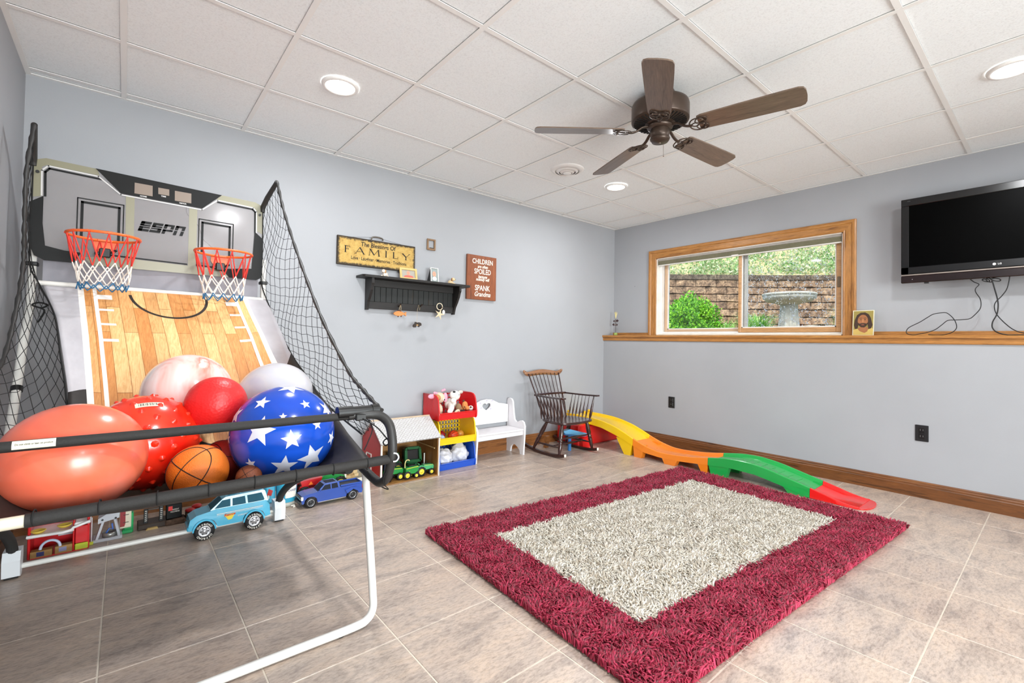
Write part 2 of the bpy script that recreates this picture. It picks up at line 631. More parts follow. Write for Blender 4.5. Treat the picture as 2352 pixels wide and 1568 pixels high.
# right wall: thick lower part, upper part with the window opening
WY0, WY1, WZ0, WZ1 = -2.287, -0.510, 1.168, 2.022
mb = MB(WALL)
mb.box(XW, XR + .25, YF, YB, 0, 1.13)
mb.box(XR, XR + .25, YF, WY0, 1.13, H + .05).box(XR, XR + .25, WY1, YB, 1.13, H + .05)
mb.box(XR, XR + .25, WY0, WY1, WZ1, H + .05).box(XR, XR + .25, WY0, WY1, 1.13, WZ0 - .02)
obj('wall_right', mb, kind='structure')

OAKY = wood('oak_trim_along', '#81501f', '#b97f3f', '#d5a260', 'Y', 0.35)
OAKZ = wood('oak_trim_upright', '#81501f', '#b97f3f', '#d5a260', 'Z', 0.35)
OAKD = wood('dark_oak_baseboard', '#42260f', '#774823', '#976336', 'Y', 0.33)
OAKDX = wood('dark_oak_baseboard_back', '#5c3518', '#9a6234', '#b98048', 'X', 0.33)

# oak ledge capping the thick lower wall
mb = MB(OAKY)
prof = [(XR, 1.134), (XW - .022, 1.134), (XW - .028, 1.139), (XW - .028, 1.153), (XW - .022, 1.158), (XR, 1.158)]
mb.prism(prof, YF, YB, lambda a, b, h: (a, h, b))
ld_ = obj('trim_1', mb, kind='structure')
apr = [(XW, 1.096), (XW - .010, 1.096), (XW - .014, 1.102), (XW - .014, 1.134), (XW, 1.134)]
obj('apron_board', MB(OAKY).prism(apr, YF, YB, lambda a, b, h: (a, h, b)), ld_)
obj('back_strip', MB(OAKY).box(XR - .012, XR, YF, -2.374, 1.158, 1.192, .002), ld_)
obj('back_strip', MB(OAKY).box(XR - .012, XR, -0.420, YB, 1.158, 1.192, .002), ld_)

# baseboards
bp = [(0, 0), (.016, 0), (.016, .078), (.013, .084), (.013, .093), (.008, .101), (.008, .107), (.004, .115), (0, .115)]
bb = obj('baseboard_right', MB(OAKD).prism(bp, YF, YB, lambda a, b, h: (XW - a, h, b)), kind='structure')
obj('baseboard_back', MB(OAKDX).prism(bp, XL, XW - .016, lambda a, b, h: (h, YB - a, b)), kind='structure')
obj('baseboard_left', MB(OAKD).prism(bp, YF, YB - .016, lambda a, b, h: (XL + a, h, b)), kind='structure')

# ---------------------------------------------------------------- window
w = thing('window_1', None, None, (XR, (WY0 + WY1) / 2, WZ0), kind='structure')
def casing(y0, y1, z0, z1, horiz):
    mb = MB(OAKY if horiz else OAKZ)
    t = .1
    prof = [(0, 0), (0, .022), (.012, .024), (.020, .017), (.060, .014), (.082, .010), (.090, .014), (.096, .010), (.096, 0)]  # across width, depth
    return mb, prof
CW = 0.093
def casing_piece(name, p, q, inn):
    """p,q = inner corner ends along the piece; inn = outward direction in the wall plane (y,z); mitred"""
    prof = [(0, .001), (0, .014), (.006, .017), (.014, .013), (.060, .016), (.066, .022), (.084, .024), (CW, .020), (CW, .001)]
    mb = MB(OAKY if inn[0] == 0 else OAKZ)
    n = len(prof)
    vs = []
    for (y, z), sg in ((p, -1), (q, 1)):
        for a, dpt in prof:
            if inn[0] == 0:   # horizontal piece: along y
                vs.append((XR - dpt, y + sg * a * MIT[0 if sg < 0 else 1], z + inn[1] * a))
            else:
                vs.append((XR - dpt, y + inn[0] * a, z + sg * a * MIT[0 if sg < 0 else 1]))
    fs = [(i, (i + 1) % n, n + (i + 1) % n, n + i) for i in range(n)] + [tuple(range(n))[::-1], tuple(range(n, 2 * n))]
    mb.add(vs, fs)
    return obj(name, mb, w, True)
MIT = (1, 1)
casing_piece('casing_board', (WY0, WZ1), (WY1, WZ1), (0, 1))
MIT = (0, 1)
casing_piece('casing_board', (WY0, 1.158), (WY0, WZ1), (-1, 0))
casing_piece('casing_board', (WY1, 1.158), (WY1, WZ1), (1, 0))
JW = M('white_jamb', '#efe9df', 0.4)
TAN = M('tan_sash', '#c9a98a', 0.4, var=(6, 0.04, (1, 1, 1)))
TAN2 = wood('honey_sash', '#b98a58', '#cf9f6c', '#dcb183', 'Y', 0.4)
obj('jamb', MB(JW).box(XR - .002, XR + .14, WY1 - .010, WY1, WZ0, WZ1).box(XR - .002, XR + .14, WY0, WY0 + .010, WZ0, WZ1)
    .box(XR - .002, XR + .14, WY0, WY1, WZ1 - .008, WZ1), w, True)
obj('window_sill', MB(M('pale_sill', '#e3d6c3', 0.4)).box(XR - .012, XR + .14, WY0 + .01, WY1 - .01, WZ0 - .012, WZ0 + .006, .003), w, True)
mb = MB(WH)
fx0, fx1 = XR + .035, XR + .125
mb.box(fx0, fx1, WY1 - .045, WY1 - .010, WZ0 + .006, WZ1 - .008, .004).box(fx0, fx1, WY0 + .010, WY0 + .022, WZ0 + .006, WZ1 - .008, .003)
mb.box(fx0, fx1, WY0 + .01, WY1 - .01, WZ1 - .04, WZ1 - .008, .004).box(fx0 + .02, fx1, WY0 + .01, WY1 - .01, WZ0 + .006, WZ0 + .034, .004)
mb.box(fx0 - .004, fx0 + .016, WY0 + .01, WY1 - .01, WZ0 + .006, WZ0 + .020, .003)
obj('window_frame', mb, w, True)
def sash(x0, x1, y0, y1, z0, z1, wl, wr, wb, wt, mat, gmat, lab):
    mb = MB(mat)
    mb.box(x0, x1, y0, y0 + wr, z0, z1, .004).box(x0, x1, y1 - wl, y1, z0, z1, .004)
    mb.box(x0, x1, y0 + wr, y1 - wl, z0, z0 + wb, .004).box(x0, x1, y0 + wr, y1 - wl, z1 - wt, z1, .004)
    mb.mat(WH)
    e = .010
    xm = (x0 + x1) / 2
    mb.box(xm - .006, xm + .012, y0 + wr, y0 + wr + e, z0 + wb, z1 - wt).box(xm - .006, xm + .012, y1 - wl - e, y1 - wl, z0 + wb, z1 - wt)
    mb.box(xm - .006, xm + .012, y0 + wr, y1 - wl, z0 + wb, z0 + wb + e)
    s_ = obj('sash', mb, w, True, label=lab)
    obj('pane', MB(gmat).box(xm + .001, xm + .005, y0 + wr, y1 - wl, z0 + wb, z1 - wt), s_, True)
    return s_
sash(XR + .082, XR + .112, -1.44, WY1 - .052, WZ0 + .034, WZ1 - .03, .035, .03, .028, .03, TAN, GLASS, 'tan framed fixed sash')
rs_ = sash(XR + .042, XR + .074, WY0 + .024, -1.402, WZ0 + .022, WZ1 - .03, .030, .038, .045, .03, TAN2, GLASS_S, 'honey coloured sliding sash with spotted glass')
obj('sash_track', MB(WH).box(XR + .074, XR + .088, -1.480, -1.436, WZ0 + .03, WZ1 - .03, .003), w, True)
obj('latch', MB(M('bronze_latch', '#75624a', 0.5)).box(XR + .036, XR + .043, WY0 + .030, WY0 + .054, 1.57, 1.66, .003), w, True, label='bronze latch plate')

# roller blind, almost fully raised
bl = thing('roller_blind', 'olive green cellular blind raised to the top of the window', 'blind', (XR + .02, (WY0 + WY1) / 2, WZ1))
obj('head_rail', MB(M('blind_rail', '#a09a92', 0.4)).box(XR + .002, XR + .036, WY0 + .014, WY1 - .014, WZ1 - .030, WZ1 - .008, .003), bl, True, label='pale grey head rail')
mb = MB(M('olive_fabric', '#79765f', 0.8, bump=(200, 0.3)))
for k in range(5):
    z = WZ1 - .030 - k * .0085
    mb.prism([(XR + .006, z), (XR + .003, z - .0042), (XR + .006, z - .0085), (XR + .032, z - .0085), (XR + .035, z - .0042), (XR + .032, z)], WY0 + .016, WY1 - .016, lambda a, b, h: (a, h, b))
obj('shade_cell', mb, bl, True, kind='stuff')
obj('bottom_rail', MB(WH).box(XR + .004, XR + .034, WY0 + .016, WY1 - .016, WZ1 - .083, WZ1 - .0725, .003), bl, True, label='white bottom rail')
obj('pull_handle', MB(WH).box(XR - .004, XR + .004, -1.42, -1.35, WZ1 - .077, WZ1 - .067, .003), bl, True)

# ---------------------------------------------------------------- outside the window
GZ = 1.02
lawn = M('dry_soil', '#8f7f62', 0.95, var=(6, 0.3, (1, 1, 1)), kind='World')
obj('ground', MB(lawn).box(XR + .25, 16, -9, 10, GZ - .3, GZ), kind='structure')
# curved retaining wall of split-face blocks
arc = []
def wallpt(t):  # t metres along; start behind the bush
    return None
C0 = Vector((8.06, 2.35))
dir0 = math.radians(-47)
pts2 = [Vector((6.55, 3.60)), Vector((8.09, 1.46 + .55)), Vector((9.30, 0.86)), Vector((10.1, .10)), Vector((11.0, -1.0)), Vector((11.9, -2.3)), Vector((12.5, -3.9)), Vector((12.8, -6.0))]
arc = [Vector((p.x, p.y)) for p in catmull([(p.x, p.y, 0) for p in pts2], 24)]
cum = [0.0]
for a, b_ in zip(arc, arc[1:]):
    cum.append(cum[-1] + (b_ - a).length)
def along(s_):
    s_ = max(0, min(cum[-1] - 1e-4, s_))
    for i in range(len(cum) - 1):
        if s_ <= cum[i + 1]:
            t = (s_ - cum[i]) / (cum[i + 1] - cum[i])
            p = arc[i].lerp(arc[i + 1], t)
            d = (arc[i + 1] - arc[i]).normalized()
            return p, d
def blockmat(name, stops):
    m, nt, b = newmat(name)
    f = noise(nt, coords(nt, 'World'), 9, 6, 0.7)
    c = ramp(nt, f, stops)
    g = noise(nt, coords(nt, 'World'), 24, 5, 0.8)
    c = mix(nt, c, ramp(nt, g, [(0.40, '#4a4038'), (0.58, '#ffffff')]), 0.75, 'MULTIPLY')
    oi = nt.nodes.new('ShaderNodeObjectInfo')
    c = mix(nt, c, ramp(nt, oi.outputs['Random'], [(0.0, '#d8cfc8'), (1.0, '#ffffff')]), 0.8, 'MULTIPLY')
    nt.links.new(c, b.inputs['Base Color'])
    b.inputs['Roughness'].default_value = 0.95
    bumpit(nt, b, g, 0.9, 0.03)
    return m
BLK = blockmat('tan_split_face_block', [(0.32, '#5f4c3b'), (0.5, '#a1866a'), (0.68, '#c9ae8b')])
CAPM = blockmat('dark_cap_stone', [(0.3, '#3f382f'), (0.5, '#6e6252'), (0.7, '#8e8068')])
rw = thing('retaining_wall', 'curved tan split-face block retaining wall beyond the window', 'wall', (arc[60].x, arc[60].y, GZ))
bh, bw = .148, .40
ZT = 2.47
ncr = 9
nblk = 0
for r in range(ncr):
    z1 = ZT - .10 - r * bh
    z0 = z1 - bh + .009
    s0 = (r % 2) * bw / 2
    while s0 < cum[-1] - bw:
        (p, d), (q, _) = along(s0 + .005), along(s0 + bw - .005)
        nrm = Vector((-d.y, d.x))
        if nrm.dot(Vector((-1, -.3))) < 0:
            nrm = -nrm
        back = -nrm * .2
        
        mid = p.lerp(q, rnd.uniform(.3, .7)) + nrm * (.035 + rnd.uniform(-.015, .015))
        sb = .012 * r
        p2, q2, m2 = p + nrm * sb, q + nrm * sb, mid + nrm * sb
        vs = [(p2.x, p2.y, z0), (m2.x, m2.y, z0 + .01), (q2.x, q2.y, z0), (p2.x, p2.y, z1), (m2.x, m2.y, z1 - .01), (q2.x, q2.y, z1),
              (p.x + back.x, p.y + back.y, z0), (q.x + back.x, q.y + back.y, z0), (p.x + back.x, p.y + back.y, z1), (q.x + back.x, q.y + back.y, z1)]
        fs = [(0, 1, 4, 3), (1, 2, 5, 4), (3, 4, 5, 9, 8), (0, 6, 7, 2, 1), (0, 3, 8, 6), (2, 7, 9, 5)]
        if nblk < 290:
            obj('wall_block', MB(BLK).add(vs, fs), rw, True)
            nblk += 1
        s0 += bw
s0 = 0
while s0 < cum[-1] - .45:
    (p, d), (q, _) = along(s0 + .003), along(s0 + .447)
    nrm = Vector((-d.y, d.x))
    if nrm.dot(Vector((-1, -.3))) < 0: nrm = -nrm
    f1, b1 = nrm * .035, -nrm * .25
    vs = [((p + f1).x, (p + f1).y), ((q + f1).x, (q + f1).y), ((q + b1).x, (q + b1).y), ((p + b1).x, (p + b1).y)]
    if nblk < 330:
        obj('cap_stone', MB(CAPM).prism(vs, ZT - .095, ZT), rw, True)
        nblk += 1
    s0 += .45

# foliage: leaf cards as real small blades, one mesh per plant
def leafmat(name, a, b_, c_):
    m, nt, b = newmat(name)
    g = nt.nodes.new('ShaderNodeNewGeometry')
    rnd_ = g.outputs['Random Per Island']
    col = ramp(nt, rnd_, [(0.0, a), (0.5, b_), (1.0, c_)])
    nt.links.new(col, b.inputs['Base Color'])
    b.inputs['Roughness'].default_value = 0.55
    out = [x for x in nt.nodes if x.type == 'OUTPUT_MATERIAL'][0]
    tl = nt.nodes.new('ShaderNodeBsdfTranslucent')
    nt.links.new(col, tl.inputs[0])
    mx = nt.nodes.new('ShaderNodeMixShader')
    mx.inputs[0].default_value = 0.35
    nt.links.new(b.outputs[0], mx.inputs[1])
    nt.links.new(tl.outputs[0], mx.inputs[2])
    nt.links.new(mx.outputs[0], out.inputs[0])
    return m
def np_mesh(name, V, F, mats, mi=None):
    me = bpy.data.meshes.new(name)
    nv, nf, k = len(V), len(F), F.shape[1]
    me.vertices.add(nv)
    me.vertices.foreach_set('co', V.astype('f').ravel())
    me.loops.add(nf * k)
    me.loops.foreach_set('vertex_index', F.astype('i').ravel())
    me.polygons.add(nf)
    me.polygons.foreach_set('loop_start', np.arange(0, nf * k, k, dtype='i'))
    try:
        me.polygons.foreach_set('loop_total', np.full(nf, k, dtype='i'))
    except Exception:
        pass
    for m in mats: me.materials.append(m)
    if mi is not None: me.polygons.foreach_set('material_index', mi.astype('i'))
    me.update(calc_edges=True)
    return me
rg = np.random.default_rng(5)
def leaves(P, L, W, spread=1.0, up=0.3):
    """diamond leaves at points P with random directions"""
    n = len(P)
    d = rg.normal(size=(n, 3)) * spread
    d[:, 2] += up
    d /= np.linalg.norm(d, axis=1)[:, None]
    e = np.cross(d, rg.normal(size=(n, 3)))
    e /= np.linalg.norm(e, axis=1)[:, None]
    l = (L * rg.uniform(.7, 1.3, n))[:, None]
    wv = (W * rg.uniform(.7, 1.3, n))[:, None]
    V = np.stack([P, P + d * l * .5 + e * wv, P + d * l, P + d * l * .5 - e * wv], 1).reshape(-1, 3)
    F = np.arange(4 * n).reshape(n, 4)
    return V, F
def npobj(name, me, parent=None, **k):
    o = bpy.data.objects.new(name, me)
    COL.objects.link(o)
    o.parent = parent
    if parent is not None:
        inv = parent_inv(parent)
        me.transform(inv)
    return tag(o, **k)
# bush
BX, BY = 6.82, .36
bush = thing('garden_bush', 'bright green rounded bush outside the left window pane', 'bush', (BX, BY, GZ))
n = 14000
d = rg.normal(size=(n, 3)); d /= np.linalg.norm(d, axis=1)[:, None]; d[:, 2] = np.abs(d[:, 2]) * 1.0
lump = 1 + .16 * np.sin(d[:, 0] * 7 + 1) * np.sin(d[:, 1] * 6) + .08 * np.sin(d[:, 2] * 11 + d[:, 0] * 9)
rr = lump * rg.uniform(.72, 1.02, n)
P_ = np.stack([BX + d[:, 0] * .50 * rr, BY + d[:, 1] * .50 * rr, GZ + .02 + d[:, 2] * .74 * rr], 1)
V, F = leaves(P_, .040, .013, 1.0, .5)
npobj('foliage', np_mesh('foliage', V, F, [leafmat('bush_leaf', '#1f5c0c', '#62ad1c', '#a6de3c')]), bush, kind='stuff')
mb = MB(M('bark', '#4f3d2c', 0.9))
for k in range(7):
    a = k * .9
    mb.tube([(BX, BY, GZ), (BX + .12 * math.cos(a), BY + .12 * math.sin(a), GZ + .2), (BX + .3 * math.cos(a), BY + .3 * math.sin(a), GZ + .38)], [.018, .012, .006], 6)
obj('stem', mb, bush, True)
# planted bank above the wall
bank = MB(M('bank_soil', '#9a9168', 0.95, var=(5, 0.3, (1, 1, 1)), kind='World'))
def bankz(u):
    return ZT - .06 + u * .62
bank.grid(lambda a, b_: (lambda p, d: (lambda nn: (p.x + nn.x * (.2 + b_ * 6), p.y + nn.y * (.2 + b_ * 6), bankz(b_ * 6)))(Vector((d.y, -d.x)) if Vector((d.y, -d.x)).dot(Vector((1, .3))) > 0 else Vector((-d.y, d.x))))(*along(a * cum[-1])), 40, 8)
obj('bank', bank, kind='structure')
def bankpts(n, u0, u1, s0, s1):
    out = []
    for _ in range(n):
        a, u = rg.uniform(s0, s1) * cum[-1], u0 + (u1 - u0) * rg.random() ** 1.4
        p, d = along(a)
        nn = Vector((d.y, -d.x))
        if nn.dot(Vector((1, .3))) < 0: nn = -nn
        out.append((p.x + nn.x * (.34 + u), p.y + nn.y * (.34 + u), bankz(u)))
    return np.array(out)
base = bankpts(420, 0, 3.6, .08, .82)
Ps = []
for b_ in base:
    k = 110
    q = rg.normal(size=(k, 3)) * np.array([.17, .17, .10]) + b_ + np.array([0, 0, .06])
    Ps.append(q)
V, F = leaves(np.concatenate(Ps), .07, .016, 1.0, .6)
o = npobj('ground_cover', np_mesh('ground_cover', V, F, [leafmat('bank_leaf', '#457a30', '#8aa968', '#cfd0b0')]), None, kind='stuff')
tag(o, 'mottled green and straw ground cover on the bank above the retaining wall', 'plants')
# grass clumps beside the birdbath
def clump(cx_, cy_, n, h, sp, mat, label):
    t = thing('ornamental_grass', label, 'grass', (cx_, cy_, GZ))
    V, F = [], []
    for _ in range(n):
        a, l, hh = rnd.uniform(0, 2 * PI), rnd.uniform(.4, 1) * sp, h * rnd.uniform(.6, 1.1)
        x0, y0 = cx_ + rnd.gauss(0, sp * .18), cy_ + rnd.gauss(0, sp * .18)
        wv = rnd.uniform(.006, .012)
        px, py = -math.sin(a) * wv, math.cos(a) * wv
        o0 = len(V)
        for q in (0, .35, .7, 1):
            x = x0 + math.cos(a) * l * q ** 1.7
            y = y0 + math.sin(a) * l * q ** 1.7
            z = GZ + hh * (1.6 * q - .75 * q * q)
            k = 1 - q * .9
            V += [(x - px * k, y - py * k, z), (x + px * k, y + py * k, z)]
        for q in range(3):
            F.append((o0 + q * 2, o0 + q * 2 + 1, o0 + q * 2 + 3, o0 + q * 2 + 2))
    npobj('blades', np_mesh('blades', np.array(V), np.array(F), [mat]), t, kind='stuff')
GR = leafmat('grass_blade', '#3f8f28', '#74b944', '#c3d68a')
clump(7.45, -.42, 420, .60, .40, GR, 'arching green grass clump left of the birdbath')
clump(7.75, -1.62, 460, .66, .42, GR, 'arching green grass clump right of the birdbath')
clump(8.3, .45, 200, .55, .30, GR, 'thin grass tuft between the bush and the birdbath')
clump(8.4, -2.45, 200, .55, .36, GR, 'pale grass tuft at the far right beyond the window')
# birdbath
CO = M('weathered_concrete', '#9b9c90', 0.9, var=(14, 0.25, (1, 1, 1)), bump=(60, 0.6))
bx, by = 7.13, -.98
bb_ = thing('birdbath', 'grey concrete birdbath on a fluted pedestal outside the window', 'birdbath', (bx, by, GZ))
ZB = 1.80
obj('basin', MB(CO).lathe([(0, ZB - .055), (.20, ZB - .045), (.30, ZB - .012), (.322, ZB), (.336, ZB - .006), (.338, ZB - .03), (.325, ZB - .036), (.33, ZB - .05), (.322, ZB - .075), (.27, ZB - .115), (.17, ZB - .138), (.125, ZB - .155), (0, ZB - .155)], (bx, by, 0), 40), bb_, True)
def ped(u, v):
    a = 2 * PI * u
    z = GZ + v * (ZB - .15 - GZ)
    r = .160 - .050 * min(1, v * 1.25)
    if v < .93 and v > .05:
        r *= 1 + .06 * math.cos(a * 12)
    return (bx + r * math.cos(a), by + r * math.sin(a), z)
obj('pedestal', MB(CO).grid(ped, 96, 16, True), bb_, True)
obj('plinth', MB(CO).box(bx - .19, bx + .19, by - .19, by + .19, GZ, GZ + .05, .01), bb_, True)
# ================================================================ ARCADE BASKETBALL GAME
FOAM = M('black_foam', '#23211f', 0.75, bump=(160, 0.25))
FOAMG = M('black_padding', '#2b2a29', 0.5, bump=(60, 0.2))
PWH = M('white_tube', '#dedcd6', 0.32, var=(4, 0.03, (1, 1, 1)))
PLW = M('white_plastic', '#e6e9ec', 0.35, var=(4, 0.03, (1, 1, 1)))
BLK_P = M('black_plastic', '#151515', 0.4, var=(4, 0.05, (1, 1, 1)))
BLK_G = M('black_print', '#090909', 0.5, spec=.25, var=(4, 0.03, (1, 1, 1)))
CORD = M('black_cord', '#101010', 0.8, var=(4, 0.03, (1, 1, 1)))
game = thing('arcade_basketball_game', 'two hoop folding arcade basketball game with net sides, heaped with balls', 'basketball game', (.22, -1.0, 0))
def G_(name, mb, **k):
    return obj(name, mb, game, True, **k)
XA, XB = -.335, .78      # left and right side planes

# front floor frame: one bent white tube
fr = catmull([(XB, -1.690, .552), (XB, -1.722, .40), (XB, -1.757, .25), (XB, -1.785, .115), (XB - .004, -1.80, .055), (XB - .03, -1.81, .027), (XB - .085, -1.815, .020), (.5, -1.815, .020), (0, -1.815, .020), (XA + .085, -1.815, .020),
      (XA + .03, -1.81, .027), (XA + .004, -1.80, .055), (XA, -1.785, .115), (XA, -1.757, .25), (XA, -1.722, .40), (XA, -1.690, .552)], 5)
fu = G_('front_leg', MB(PWH).tube(fr, .0145, 14), label='bent white tube front leg')
for x in (.655, -.21):
    obj('rubber_pad', MB(BLK_P).cyl((x, -1.806, 0), (x, -1.806, .018), .012, .010, 12), fu, True)

# rear legs with white feet, and the white cross tube between them
for x in (XA + .02, XB - .03):
    foot = MB(PLW)
    foot.prism([(-.545, .012), (-.525, .004), (-.50, .004), (-.475, .02), (-.465, .085), (-.468, .118), (-.535, .118), (-.55, .08)], x - .028, x + .028, lambda a, b, h: (h, a, b))
    f_ = G_('foot', foot, label='white plastic foot')
    obj('foot_pad', MB(BLK_P).box(x - .022, x + .022, -.535, -.49, 0, .008, .002), f_, True)
    leg = catmull([(x, -.50, .09), (x, -.56, .16), (x, -.72, .255), (x, -1.0, .37), (x, -1.35, .475), (x, -1.60, .535)], 6)
    G_('rear_leg', MB(FOAM).tube(leg, .019, 12), label='black sleeved rear leg')
    xu = x if x < 0 else .69
    G_('upright', MB(PWH).tube(catmull([(x, -1.05, .385), (x, -.80, .50 if x > 0 else .53), (xu, -.67, .68), (xu, -.53, .868), (xu, -.42, 1.04), (xu, -.275, 1.204), (xu, -.25, 1.40), (xu, -.25, 1.55)], 5), .016, 12), label='white rear upright')
    G_('clamp', MB(BLK_P).cyl((xu, -.565, .815), (xu, -.552, .835), .020, n=14))
    mb = MB(BLK_P)
    mb.box(xu - .022, xu + .022, -.272, -.228, 1.395, 1.415, .004)
    G_('clamp', mb)
G_('cross_tube', MB(PWH).cyl((XA + .02, -.487, .034), (XB - .03, -.487, .034), .0115, n=14), label='white tube along the floor between the feet')
G_('cross_tube', MB(PWH).cyl((XA + .04, -.30, 1.312), (XB - .10, -.30, 1.298), .012, n=14), label='white tube holding the court mat')

# padded front hoops at both ends, joined by the two front bars
for x, sg in ((XA, -1), (XB, 1)):
    hp = catmull([(x - sg * .13, -1.842, .793), (x - sg * .09, -1.846, .794), (x - sg * .03, -1.862, .790), (x - sg * .002, -1.892, .765), (x, -1.922, .722), (x, -1.930, .66), (x, -1.915, .61), (x, -1.885, .560), (x, -1.835, .532), (x, -1.78, .532), (x, -1.66, .550)], 6)
    G_('end_hoop', MB(FOAMG).tube(hp, .0165, 14), label='padded black end hoop')
    G_('hinge_sleeve', MB(BLK_P).cyl((x - sg * .02, -1.842, .806), (x - sg * (.165 if sg > 0 else .13), -1.842, .806), .019, n=20).cyl((x - sg * .02, -1.842, .806), (x - sg * .045, -1.842, .806), .0215, n=20)
       .cyl((x - sg * .115, -1.842, .806), (x - sg * (.168 if sg > 0 else .133), -1.842, .806), .0215, n=20).box(x - sg * .09 - .02, x - sg * .09 + .02, -1.866, -1.85, .775, .80, .004))
G_('top_bar', MB(FOAM).cyl((XA + .10, -1.842, .792), (XB - .10, -1.842, .792), .0135, n=16), label='black foam covered top bar')
STK = M('sticker_paper', '#ddd8c4', 0.6)
mb = MB(STK)
mb.lathe([(.0139, -.164), (.0139, -.088)], (0, -1.842, .792), 10, 'X', a0=1.9, a1=3.6)
mb.mat(BLK_P)
mb.text('Do not climb or lean on product', .0062, lambda a, b, h: (-.126 + a, -1.842 + (.0141 + h * .3) * math.cos(2.75 - b / .0139), .792 + (.0141 + h * .3) * math.sin(2.75 - b / .0139)), xs=.80, bold=.0001)
G_('warning_sticker', mb, label='cream sticker printed Do not climb or lean on product')
lb = G_('lower_bar', MB(FOAM).cyl((XA + .205, -1.922, .630), (XB, -1.922, .638), .0165, n=16), label='black foam covered lower bar')
obj('bar_end', MB(M('cream_tube', '#ddd6c0', 0.4)).cyl((XA, -1.922, .628), (XA + .206, -1.922, .630), .0145, n=16), lb, True, label='bare cream end of the lower bar')
for k in range(9):
    mb = MB(CORD)
    x = XA + .22 + k * .115
    mb.tube([(x + .002 * math.cos(t), -1.922 + .019 * math.cos(t), .634 + .019 * math.sin(t)) for t in [2 * PI * q / 12 for q in range(12)]], .0016, 5, True)
    G_('elastic_tie', mb)
mb = MB(CORD)
mb.tube(catmull([(XB - .09, -1.86, .785), (XB - .05, -1.90, .755), (XB - .02, -1.905, .72), (XB + .0, -1.90, .695), (XB - .012, -1.90, .683), (XB - .022, -1.90, .695), (XB - .01, -1.90, .707), (XB + .01, -1.905, .70)], 5), .0024, 6)
mb.tube(catmull([(XB - .06, -1.80, .79), (XB - .03, -1.82, .74), (XB - .06, -1.86, .70), (XB - .08, -1.87, .67)], 5), .002, 6)
mb.tube(catmull([(XB + .004, -1.93, .64), (XB - .02, -1.90, .56), (XB + .02, -1.86, .51), (XB, -1.80, .52), (XB - .02, -1.76, .56)], 5), .002, 6)
G_('cable', mb)
mb = MB(PLW)
mb.tube(catmull([(XB - .004, -1.948, .664), (XB + .006, -1.954, .661), (XB + .012, -1.955, .648), (XB + .006, -1.952, .636), (XB - .004, -1.947, .634)], 4), .0028, 6)
G_('hook', mb, label='white plastic hook')

# court mat: sags into a pocket that holds the balls
edge = [(-1.92, .645), (-1.70, .70), (-1.43, .785), (-1.14, .885), (-.815, 1.005), (-.30, 1.300)]
mid = [(-1.92, .622), (-1.80, .578), (-1.65, .534), (-1.50, .505), (-1.36, .492), (-1.20, .520), (-1.05, .592), (-.95, .68), (-.80, .86), (-.60, 1.06), (-.45, 1.18), (-.30, 1.306)]
MXL = [(-1.92, -.24), (-1.6, -.20), (-1.2, -.17), (-.95, -.125), (-.85, -.135), (-.7, -.165), (-.5, -.205), (-.30, -.272)]
MX1 = .705
def matz(x, y):
    x0 = lerp_tab(MXL, y)
    u = (x - (x0 + MX1) / 2) / ((MX1 - x0) / 2)
    k = min(1, abs(u)) ** 5
    if u < 0: k *= .18 if y > -1.2 else .18 + .8 * min(1, (-1.2 - y) / .3)
    z = lerp_tab(mid, y) * (1 - k) + lerp_tab(edge, y) * k
    z += .010 * math.sin(x * 26 + y * 7) * k ** .5 * (1 - abs(2 * ((y + 1.92) / 1.62) - 1))
    return z
